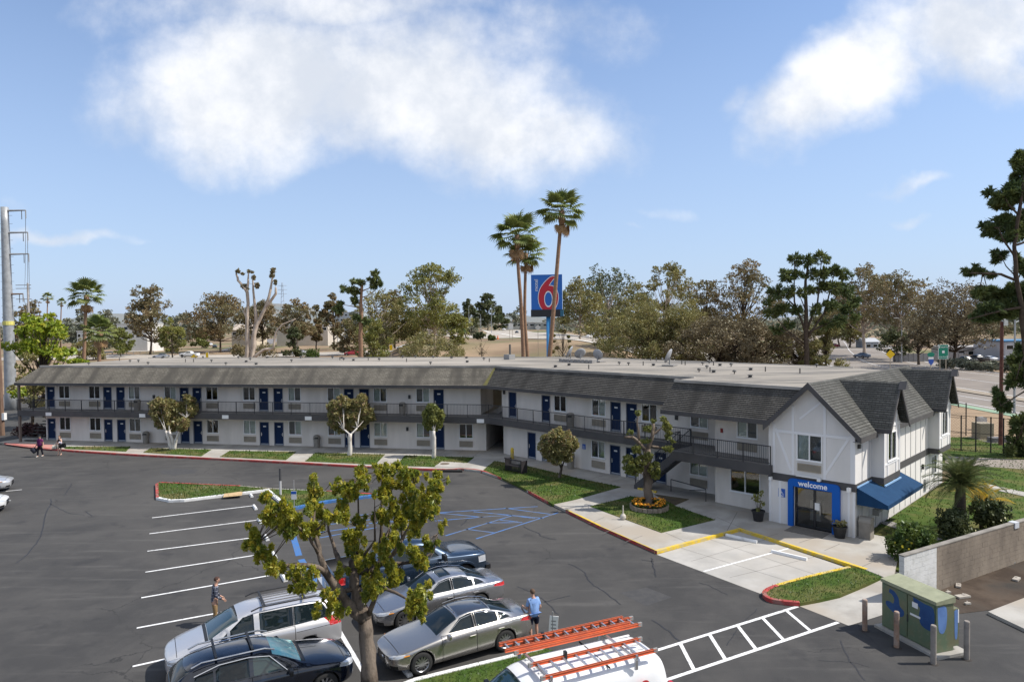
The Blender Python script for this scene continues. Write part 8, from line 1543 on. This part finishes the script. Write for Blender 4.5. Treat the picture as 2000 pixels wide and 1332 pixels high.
colr_ = {'white': (.72, .72, .72), 'red': (.34, .02, .035), 'dark': (.02, .021, .024), 'blue': (.10, .14, .20), 'silver': (.42, .43, .45), 'maroon': (.22, .02, .03)}
def fcar(u, y, deg, c, lb, dz=.1, s_=1.): o = dup(fc, (0, 0, 0), 0, lb, 'cars on the roads', {'far_silver': M('far_'+c, colr_[c], .35, coat=.5)}); place(o, u, 690, y, deg, dz, s_); return o
fcar(314, 205, 175, 'white', 'white car on the highway left of the white pickup'); fcar(688, 208, 185, 'red', 'red car on the highway by the tall pine'); fcar(697, 226, 180, 'silver', 'silver car just behind the red car'); fcar(519, 236, 178, 'white', 'white car on the far lane behind the lopped tree'); fcar(788, 224, 180, 'white', 'white car right of the yellow panel sign'); fcar(797, 231, 181, 'dark', 'dark car behind the white car by the yellow panel sign'); fcar(1152, 250, 65, 'white', 'white car climbing the ramp beside the sign', .2, 1.05); fcar(1683, 190, 105, 'blue', 'blue grey car on the avenue bend', .1, 1.05)
fcar(1960, 165, 95, 'silver', 'silver car in the lot behind the brown pole'); fcar(1985, 163, 95, 'white', 'white car in the lot at the right edge'); fcar(1930, 168, 95, 'white', 'white car in the lot left of the brown pole'); fcar(168, 232, 20, 'white', 'white car parked by the short palm'); fcar(158, 226, 15, 'dark', 'dark car parked by the short palm'); fcar(412, 330, 110, 'white', 'white car on the far street'); fcar(420, 300, 110, 'dark', 'dark car on the far street, nearer one'); fcar(405, 380, 110, 'maroon', 'red car on the far street'); fcar(1627, 265, 110, 'maroon', 'red car far up the avenue'); fcar(985, 420, 80, 'white', 'white car on the overpass, left'); fcar(1010, 300, 80, 'dark', 'dark motorcycle-sized car on the ramp by the palms', .1, .7)
fp_ = build_car('pickup_truck', 'white pickup on the highway behind the long wing', 'truck', 5.88, PK, (1.05, 4.75), .42, 1.74, [('windshield', 'top', [(1.60, -.74), (1.60, .74), (2.34, .66), (2.34, -.66)], CGL, 0, False), ('side_window', 'side', [(1.98, 1.30), (2.36, 1.70), (2.78, 1.76), (3.62, 1.73), (3.66, 1.32)], CGL, 0, True), ('truck_bed', 'top', [(4.16, -.76), (4.16, .76), (5.74, .76), (5.74, -.76)], BLK, .45, False)], M('far_white', colr_['white'], .35, coat=.5), sub=1, spokes=5, group='pickups on the roads'); place(fp_, 370, 690, 212, 178)
o = dup(fp_, (0, 0, 0), 0, 'black pickup on the highway left of the tall pine', 'pickups on the roads', {'far_white': M('far_dark', colr_['dark'], .35, coat=.5)}); place(o, 681, 690, 224, 180); o = dup(fp_, (0, 0, 0), 0, 'dark pickup in the lot right of the green sign', 'pickups on the roads', {'far_white': MATS['far_dark']}); place(o, 1885, 690, 160, 95); o = dup(fp_, (0, 0, 0), 0, 'dark pickup in the lot further right', 'pickups on the roads', {'far_white': MATS['far_dark']}); place(o, 1908, 690, 166, 95)
def bldg(nm, lb, u0, u1, vt, y, dp, wallc, roofc, nwin=4, deg=0, floors=1, flatroof=True, base=None):
    a, b = D(u0, vt, y), D(u1, vt, y); wd = (b-a).length; h = a.z; fr = Fr((a.x, y), deg); z0 = th(a.x, y)-.3 if base is None else base; root = thing(nm, lb, 'building', (a.x, y, 0)); I_ = Matrix.Translation(-root.location); mb = MB(); wm = M('wall_'+nm+str(u0), wallc, .9, c2=tuple(.85*x for x in wallc), vs=.3); mb.fbox(fr, 0, wd, 0, -dp, z0, h); mb.build('wall', wm, root, inv=I_)
    mb = MB(); rm = M('roof_'+nm+str(u0), roofc, .9)
    if flatroof: mb.fbox(fr, -.2, wd+.2, .2, -dp-.2, h, h+.35)
    else:
        q = lambda s, o, z: fr.P(s, o, z); mb.add([q(-.5, .6, h), q(wd+.5, .6, h), q(wd+.5, -dp-.6, h), q(-.5, -dp-.6, h), q(-.5, -dp/2, h+dp*.2), q(wd+.5, -dp/2, h+dp*.2)], [(0, 1, 5, 4), (2, 3, 4, 5), (1, 2, 5), (3, 0, 4), (3, 2, 1, 0)])
    mb.build('roof', rm, root, inv=I_)
    for f in range(floors):
        for k in range(nwin):
            s = wd*(k+.5)/nwin; zz = h-(f+1)*3.0+.9; mb = MB(); ww = min(1.6, wd/nwin*.35); mb.fbox(fr, s-ww, s+ww, .06, 0, zz, zz+1.3); w_ = mb.build('window', WFR, root, inv=I_); mb = MB(); mb.fbox(fr, s-ww+.12, s+ww-.12, .08, .055, zz+.12, zz+1.18); mb.build('pane', CGL, w_)
    return root, fr, wd, h
bldg('white_building', 'white two-storey building behind the short palm', 228, 287, 634, 262, 12, (.66, .65, .62), (.5, .5, .49), 5, 0, 2); bldg('white_shed', 'low white building left of the tall left palm', 150, 168, 648, 250, 8, (.6, .6, .6), (.5, .5, .5), 2); bldg('house', 'cream low house behind the dirt mound near the lopped tree', 452, 500, 645, 275, 12, (.55, .47, .36), (.42, .36, .3), 4, 0, 1, False); bldg('low_building', 'long pale building with a flat roof right of the lopped tree', 540, 640, 637, 300, 16, (.52, .47, .40), (.6, .6, .6), 7); bldg('office_block', 'distant grey blue office block behind the tall pine', 655, 705, 611, 430, 20, (.42, .46, .50), (.45, .47, .5), 6, 0, 2); bldg('warehouse', 'pale warehouse beyond the overpass left of the sign', 985, 1045, 631, 460, 25, (.55, .52, .50), (.62, .58, .55), 5); bldg('warehouse', 'grey green warehouse behind the sign pole', 1045, 1100, 631, 455, 25, (.33, .35, .34), (.5, .5, .48), 4)
bldg('store', 'blue-roofed store at the right edge behind the parked cars', 1962, 2080, 668, 185, 14, (.45, .47, .50), (.05, .16, .30), 6, -4, 1); bldg('house', 'white roofed house beyond the avenue bend', 1690, 1716, 668, 255, 7, (.30, .33, .36), (.40, .42, .45), 2, 0, 1, False); bldg('low_building', 'low pale building under the oak crown', 1868, 1965, 680, 200, 12, (.42, .40, .38), (.38, .36, .35), 5); bldg('low_building', 'pale buildings glimpsed between the dark trees right of the sign', 1160, 1215, 650, 330, 14, (.55, .55, .57), (.5, .5, .5), 5); bldg('low_building', 'white low building on the far side of the field, left of the office block', 615, 660, 641, 380, 14, (.6, .58, .54), (.5, .48, .45), 4); bldg('low_building', 'small white building behind the large gum tree', 805, 905, 633, 380, 14, (.58, .53, .48), (.55, .5, .45), 6)
a, b = D(1745, 690, 172.), D(1882, 690, 172.); root = thing('panel_fence', 'grey panel fence behind the little trees on the avenue verge', 'fence', (a.x, 172, 0)); n = 14; fm = MB(); wd = (b.x-a.x)/n; fm.lbox(.03, wd-.03, -.05, .05, 0, 2.0); fm = fm.mesh('panel', M('fence_grey', (.30, .295, .30), .9, c2=(.24, .235, .24), vs=.5)); pm2 = MB(); pm2.lbox(-.1, .1, -.1, .1, 0, 2.15); pm2 = pm2.mesh('post', M('fence_post', (.20, .2, .2), .9))
for k in range(n): o = link('panel', fm, root); o.location = (k*wd, 0, 0); o = link('post', pm2, root); o.location = (k*wd, 0, 0)
a = Vector((-22, 205, 0)); mb = MB(); root = thing('crash_barrier', 'long grey barrier along the field behind the palms', 'barrier', (D(300, 690, 245.).x, 245, 0)); x1 = D(205, 690, 232.).x-root.location.x
pts = [(x1, -13, th(root.location.x+x1, 232)), (0, 0, th(root.location.x, 245))]; mb.tube([(p[0], p[1], p[2]+.7) for p in pts], .22, 6); mb.build('rail', M('barrier_grey', (.42, .40, .37), .9), root)
for k in range(8): q = Vector(pts[0]).lerp(Vector(pts[1]), k/7); mb = MB(); mb.lbox(q.x-.1, q.x+.1, q.y-.1, q.y+.1, q.z-.2, q.z+.6); mb.build('post', GREY, root)
for u, lb in ((966, 'orange traffic barrel on the overpass shoulder, left one'), (972, 'orange traffic barrel on the overpass shoulder, right one')):
    p = D(u, 648, 215.); root = thing('traffic_barrel', lb, 'barrel', (p.x, 215, th(p.x, 215))); mb = MB(); mb.lathe([(.32, 0), (.30, .5), (.28, .5), (.26, 1.05), (0, 1.08)], 12); mb.build('body', M('barrel_orange', (.8, .18, .03), .6), root); mb = MB(); mb.lathe([(.305, .55), (.305, .75)], 12); mb.build('band', PLATE, root)
p = D(552, 600, 900.); zt = D(552, 552, 900.).z; root = thing('lattice_tower', 'faint lattice power tower far behind the lopped tree', 'power pole', (p.x, 900, 0)); LT = M('lattice_blue_grey', (.34, .38, .44), .8); mb = MB()
for sx2 in (-1, 1): mb.tube([(sx2*4, 0, 0), (sx2*1.6, 0, zt*.7), (sx2*.6, 0, zt)], .3, 4)
mb.build('leg', LT, root); 
for k in range(9): z = zt*(k+1)/10; mb = MB(); w2 = 4-3.2*(z/zt); mb.tube([(-w2, 0, z), (w2, 0, z+4)], .2, 4); mb.build('brace', LT, root)
for z in (.78, .86, .94): mb = MB(); mb.tube([(-6, 0, zt*z), (6, 0, zt*z)], .25, 4); mb.build('arm', LT, root)
SKIN = M('skin', (.48, .28, .20), .6, c2=(.44, .25, .18), vs=9, obj=True); SKIN2 = M('skin_pale', (.58, .37, .28), .6, obj=True)
def skinned(name, V, E, rootv, mat, parent, sub=2):
    ks = list(V); ix = {k: i for i, k in enumerate(ks)}; me = bpy.data.meshes.new(name); me.from_pydata([V[k][0] for k in ks], [(ix[a], ix[b]) for a, b in E], []); o = bpy.data.objects.new(name, me); col.objects.link(o)
    sk = o.modifiers.new('skin', 'SKIN'); sk.use_smooth_shade = True
    if not me.skin_vertices: return o
    for i, k in enumerate(ks):
        r_ = V[k][1]; me.skin_vertices[0].data[i].radius = r_ if isinstance(r_, tuple) else (r_, r_); me.skin_vertices[0].data[i].use_root = (k == rootv)
    s_ = o.modifiers.new('sub', 'SUBSURF'); s_.levels = sub; s_.render_levels = sub
    em = evalmesh(o); bpy.data.objects.remove(o); em.name = name; em.materials.clear(); em.materials.append(mat); em.polygons.foreach_set('use_smooth', [True]*len(em.polygons)); return link(name, em, parent)
def mid(a, b, t): return tuple(a[i]+(b[i]-a[i])*t for i in range(3))
def person(label, loc, rz, arms, legs=None, female=False, heavy=1., shirt=None, sleeve=.55, bottoms=None, bl=.55, hair=None, hairlen=0, shoes=None, lean=0., height=1.76, cap=None, head_turn=0., skin=None, shirt_z=.83):
    s_ = height/1.76; root = thing('person', label, 'person', loc, R(rz)); root.scale = (s_,)*3; sk = skin or SKIN; L_ = lambda y, z: (y+lean*(z-.95) if z > .95 else y)
    legs = legs or {1: ((.10, .02, .50), (.10, 0, .09)), -1: ((-.10, .02, .50), (-.10, 0, .09))}
    V = {'pel': ((0, 0, .95), (.15*heavy, .115*heavy)), 'spi': ((0, L_(0, 1.14), 1.14), (.135*heavy, .105*heavy)), 'che': ((0, L_(0, 1.33), 1.33), (.155*heavy**.7, .11)), 'nk0': ((0, L_(-.005, 1.46), 1.46), (.075, .07)), 'nk': ((0, L_(.01, 1.53), 1.53), .052), 'jaw': ((0, L_(.035, 1.59), 1.595), (.062, .07)), 'hd': ((0, L_(.03, 1.67), 1.665), (.074, .092)), 'cr': ((0, L_(.022, 1.72), 1.725), (.062, .078)), 'nose': ((0, L_(.135, 1.645), 1.64), .012), }
    E = [('pel', 'spi'), ('spi', 'che'), ('che', 'nk0'), ('nk0', 'nk'), ('nk', 'jaw'), ('jaw', 'hd'), ('hd', 'cr'), ('hd', 'nose')]
    SW = .17 if not female else .15
    for sg in (1, -1):
        sh = (sg*SW, L_(0, 1.41), 1.415); el, wr = arms[sg]; hd = mid(el, wr, 1.30); k = str(sg)
        V.update({'sh'+k: (sh, .062), 'ua'+k: (mid(sh, el, .5), .050), 'el'+k: (el, .041), 'fa'+k: (mid(el, wr, .4), .040), 'wr'+k: (wr, .027), 'ha'+k: (hd, (.034, .020))}); E += [('che', 'sh'+k), ('sh'+k, 'ua'+k), ('ua'+k, 'el'+k), ('el'+k, 'fa'+k), ('fa'+k, 'wr'+k), ('wr'+k, 'ha'+k)]
        d = Vector(wr)-Vector(el); d.normalize(); sd = d.cross(Vector((sg, 0, 0)));
        if sd.length < .2: sd = d.cross(Vector((0, 1, 0)))
        sd.normalize(); bend = Vector((0, 0, -1)) if abs(d.z) < .8 else Vector((0, 1, 0))
        for i, (o_, ln) in enumerate(((-.030, .068), (-.010, .078), (.010, .074), (.030, .058))):
            p0 = Vector(hd)+sd*o_+d*.02; p1 = p0+d*ln*.55+bend*.006; p2 = p1+d*ln*.35+bend*.03; n0, n1, n2 = 'f%d%s' % (i, k), 'g%d%s' % (i, k), 'h%d%s' % (i, k); V.update({n0: (tuple(p0), .0095), n1: (tuple(p1), .009), n2: (tuple(p2), .0075)}); E += [('ha'+k, n0), (n0, n1), (n1, n2)]
        p0 = Vector(mid(wr, hd, .5))-sd*.045; p1 = p0-sd*.02+d*.04; V.update({'t'+k: (tuple(p0), .011), 'u'+k: (tuple(p1), .009)}); E += [('wr'+k, 't'+k), ('t'+k, 'u'+k)]
        kn, an = legs[sg]; hp = (sg*.095*heavy**.5, 0, .88); ft = (an[0]*1.1, an[1]+.10, an[2]-.045); to = (an[0]*1.15, an[1]+.18, an[2]-.055)
        V.update({'hp'+k: (hp, (.098*heavy**.5, .10)), 'th'+k: (mid(hp, kn, .5), .076), 'kn'+k: (kn, .055), 'ca'+k: (mid(kn, an, .32), .057), 'sn'+k: (mid(kn, an, .72), .038), 'an'+k: (an, .036), 'he'+k: ((an[0], an[1]-.03, an[2]-.045), .036), 'ft'+k: (ft, (.038, .030)), 'to'+k: (to, (.034, .022))}); E += [('pel', 'hp'+k), ('hp'+k, 'th'+k), ('th'+k, 'kn'+k), ('kn'+k, 'ca'+k), ('ca'+k, 'sn'+k), ('sn'+k, 'an'+k), ('an'+k, 'he'+k), ('an'+k, 'ft'+k), ('ft'+k, 'to'+k)]
    skinned('body', V, E, 'pel', sk, root)
    hx = lambda z: L_(.03, z)
    for sg in (1, -1):
        mb = MB(); mb.lathe([(0, -.010), (.010, -.004), (.012, 0), (.010, .004), (0, .010)], 8, (sg*.030, hx(1.67)+.082, 1.672)); mb.build('eye', M('eye_dark', (.02, .015, .012), .2), root); mb = MB(); mb.lathe([(0, -.028), (.012, -.018), (.015, 0), (.013, .02), (0, .028)], 8, (sg*.080, hx(1.65)-.005, 1.655), sy=1.6); mb.build('ear', sk, root)
    mb = MB(); mb.lbox(-.024, .024, hx(1.6)+.080, hx(1.6)+.092, 1.592, 1.601); mb.build('mouth', M('lip', (.33, .12, .10), .6), root)
    if shirt:
        W = {'a': ((0, 0, shirt_z), (.168*heavy, .135*heavy)), 'b': ((0, L_(0, 1.0), 1.0), (.165*heavy, .135*heavy)), 'c': ((0, L_(0, 1.16), 1.16), (.158*heavy, .125*heavy)), 'd': ((0, L_(0, 1.33), 1.33), (.180*heavy**.8, .142)), 'e': ((0, L_(-.005, 1.46), 1.465), (.10, .095))}; X = [('a', 'b'), ('b', 'c'), ('c', 'd'), ('d', 'e')]
        if sleeve > 0:
            for sg in (1, -1):
                k = str(sg); sh = V['sh'+k][0]; el = V['el'+k][0]; wr = V['wr'+k][0]; W['s'+k] = (sh, .086); X.append(('d', 's'+k))
                if sleeve < 1: W['m'+k] = (mid(sh, el, sleeve*.8), .066); W['n'+k] = (mid(sh, el, sleeve*1.3), .068); X += [('s'+k, 'm'+k), ('m'+k, 'n'+k)]
                else: W['m'+k] = (mid(sh, el, .5), .062); W['n'+k] = (el, .054); W['o'+k] = (mid(el, wr, .55), .047); W['p'+k] = (mid(el, wr, .95), .042); X += [('s'+k, 'm'+k), ('m'+k, 'n'+k), ('n'+k, 'o'+k), ('o'+k, 'p'+k)]
        skinned('shirt', W, X, 'c', shirt, root)
    if bottoms:
        W = {'a': ((0, 0, 1.0), (.155*heavy, .125*heavy)), 'b': ((0, 0, .93), (.162*heavy, .132*heavy))}; X = [('a', 'b')]
        for sg in (1, -1):
            k = str(sg); hp = V['hp'+k][0]; kn = V['kn'+k][0]; an = V['an'+k][0]; W['h'+k] = (mid(hp, kn, .08), .112*heavy**.5); X.append(('b', 'h'+k))
            if bl <= 1: W['t'+k] = (mid(hp, kn, bl*.55), .096); W['u'+k] = (mid(hp, kn, bl), .090); X += [('h'+k, 't'+k), ('t'+k, 'u'+k)]
            else: W['t'+k] = (mid(hp, kn, .55), .090); W['u'+k] = (kn, .072); W['v'+k] = (mid(kn, an, .5), .066); W['w'+k] = (mid(kn, an, .95), .06); X += [('h'+k, 't'+k), ('t'+k, 'u'+k), ('u'+k, 'v'+k), ('v'+k, 'w'+k)]
        skinned('shorts' if bl <= 1 else 'trousers', W, X, 'a', bottoms, root)
    if hair:
        mb = MB(); n, m_ = 16, 8; vs, fs = [], []
        for i in range(m_+1):
            t = i/m_
            for j in range(n):
                a = 2*math.pi*j/n; fr_ = max(0, math.sin(a)); end = R(62 if fr_ > .5 else 78 if fr_ > .2 else 112); th_ = t*end; vs.append((.088*math.sin(th_)*math.cos(a), hx(1.68)-.008+.108*math.sin(th_)*math.sin(a), 1.675+.098*math.cos(th_)))
        fs = [(i*n+j, (i+1)*n+j, (i+1)*n+(j+1) % n, i*n+(j+1) % n) for i in range(m_) for j in range(n)]; mb.add(vs, fs)
        if hairlen: mb.tube([(0, hx(1.62)-.075, 1.64), (0, hx(1.5)-.085, 1.50), (.01, hx(1.4)-.11, 1.42-hairlen)], [.075, .07, .03], 8)
        mb.build('hair', hair, root, smooth=True)
    if cap:
        mb = MB(); mb.lathe([(.098, 0), (.098, .05), (.07, .095), (0, .11)], 14, (0, hx(1.69), 1.69), sy=1.15); mb.build('cap', cap, root); mb = MB(); mb.lbox(-.07, .07, hx(1.69)+.08, hx(1.69)+.20, 1.69, 1.705); mb.build('cap_brim', cap, root)
    if shoes:
        for sg in (1, -1):
            an = V['an'+str(sg)][0]; W = {'a': ((an[0], an[1]-.035, an[2]-.04), (.046, .045)), 'b': ((an[0]*1.05, an[1]+.07, an[2]-.045), (.046, .042)), 'c': ((an[0]*1.12, an[1]+.18, an[2]-.052), (.044, .034))}; skinned('shoe', W, [('a', 'b'), ('b', 'c')], 'a', shoes, root, 1)
    return root
def plaid():
    mt = bpy.data.materials.new('plaid_cloth'); mt.use_nodes = True; t = NT(mt.node_tree); s = t.n('ShaderNodeSeparateXYZ'); t.set(s.inputs[0], t.n('ShaderNodeTexCoord').outputs['Object']); k = (.022, .027, .050)
    def bands(v, f, w_, ph=0.): return t.math('LESS_THAN', t.math('FRACT', t.math('ADD', t.math('MULTIPLY', v, f), ph)), w_)
    k = t.mix(t.math('MULTIPLY', bands(s.outputs[2], 8, .35), .7), k, (.05, .058, .085)); k = t.mix(t.math('MULTIPLY', bands(t.math('ADD', s.outputs[0], s.outputs[1]), 7, .35), .7), k, (.05, .058, .085)); k = t.mix(t.math('MULTIPLY', bands(s.outputs[2], 8, .12, .4), .8), k, (.34, .35, .40)); k = t.mix(t.math('MULTIPLY', bands(t.math('ADD', s.outputs[0], s.outputs[1]), 7, .12, .4), .8), k, (.34, .35, .40))
    b = t.n('ShaderNodeBsdfPrincipled'); t.set(b.inputs['Base Color'], k); b.inputs['Roughness'].default_value = .9; o = t.n('ShaderNodeOutputMaterial'); t.t.links.new(b.outputs[0], o.inputs[0]); return mt
cl = lambda n, c: M(n, c, .9, c2=tuple(.8*x for x in c), vs=7, obj=True, spec=.2)
p = G(1043, 1252); person('balding man in light blue polo shirt and navy shorts behind the silver saloon', p, 28, {1: ((.25, -.02, 1.14), (.25, .12, .98)), -1: ((-.24, .06, 1.14), (-.22, .30, 1.12))}, {1: ((.12, .03, .50), (.13, .0, .09)), -1: ((-.12, .03, .50), (-.12, -.04, .09))}, heavy=1.28, shirt=cl('polo_blue', (.22, .36, .66)), sleeve=.6, bottoms=cl('shorts_navy', (.008, .012, .030)), bl=.85, hair=M('thin_hair', (.09, .055, .035), .9), shoes=cl('shoe_grey', (.2, .2, .2)), lean=.06, height=1.80, skin=SKIN)
p = G(420, 1222); person('bearded man in plaid shirt and tan trousers beside the light silver minivan', (p.x, p.y, 0), -62, {1: ((.24, .04, 1.14), (.20, .24, 1.0)), -1: ((-.25, .04, 1.13), (-.20, .22, .98))}, shirt=plaid(), sleeve=1, bottoms=cl('trousers_tan', (.30, .20, .10)), bl=2, hair=M('hair_brown', (.05, .022, .014), .8), shoes=cl('shoe_brown', (.06, .04, .03)), lean=.10, height=1.80)
p = G(79, 892); man = person('heavy man in purple T-shirt, dark trousers and cap carrying a dark bag', p, 172, {1: ((.30, -.02, 1.14), (.33, .06, .92)), -1: ((-.29, .0, 1.14), (-.34, .08, .92))}, {1: ((.13, .10, .50), (.13, .12, .09)), -1: ((-.13, -.02, .50), (-.13, -.12, .12))}, heavy=1.45, shirt=cl('tee_purple', (.11, .018, .085)), sleeve=.62, bottoms=cl('trousers_dark', (.014, .014, .022)), bl=2, hair=M('hair_dark', (.02, .015, .012), .8), cap=cl('cap_dark', (.02, .025, .03)), shoes=cl('shoe_white', (.6, .6, .58)), height=1.82, skin=SKIN)
p2 = G(117, 889); wom = person('woman in black top and pale shorts carrying a bag and a pillow', p2, 176, {1: ((.24, .0, 1.15), (.30, .10, .95)), -1: ((-.24, .06, 1.16), (-.16, .24, 1.14))}, {1: ((.09, .06, .50), (.09, .06, .09)), -1: ((-.09, 0, .50), (-.09, -.06, .10))}, female=True, shirt=cl('top_black', (.012, .012, .014)), sleeve=0, bottoms=cl('shorts_pale', (.50, .44, .36)), bl=.42, hair=M('hair_auburn', (.13, .06, .03), .8), hairlen=.12, shoes=cl('sandal', (.40, .26, .2)), height=1.70, skin=SKIN2, shirt_z=.98)
def bag(p, lb, sz, mat, tilt=0.):
    root = thing('bag', lb, 'bag', p, R(10)); W = {'a': ((-sz[0]*.35, 0, 0), (sz[1], sz[2])), 'b': ((0, 0, -.02), (sz[1]*1.15, sz[2]*1.15)), 'c': ((sz[0]*.35, 0, 0), (sz[1], sz[2]))}; o = skinned('pouch', W, [('a', 'b'), ('b', 'c')], 'b', mat, root, 2); mb = MB(); mb.tube([(-sz[0]*.25, 0, sz[2]*.8), (-.02, 0, sz[2]+.16), (sz[0]*.25, 0, sz[2]*.8)], .014, 5); mb.build('strap', mat, root); o.rotation_euler = (0, R(tilt), 0)
bag((p.x-.48, p.y-.10, .58), 'dark grey duffel bag hanging from the hand of the man in purple', (.62, .17, .19), cl('bag_dark', (.03, .032, .045)), 50)
bag((p2.x+.34, p2.y-.14, .86), 'round black bag hanging at the woman in the black top', (.36, .17, .17), cl('bag_black', (.010, .012, .014)))
mb = MB(); W = {'a': ((-.16, 0, .04), (.06, .10)), 'b': ((.16, 0, -.04), (.06, .10))}; root = thing('pillow', 'small pale patterned pillow held under the arm of the woman', 'pillow', (p2.x+.22, p2.y-.24, 1.12)); skinned('cushion', W, [('a', 'b')], 'a', M('pillow_cloth', (.66, .60, .66), .9, c2=(.30, .26, .34), vs=14, vlo=.5, vhi=.6), root)
bag((p2.x-.36, p2.y-.12, .72), 'light shopping bag in the other hand of the woman', (.30, .11, .15), cl('bag_light', (.45, .44, .40)))
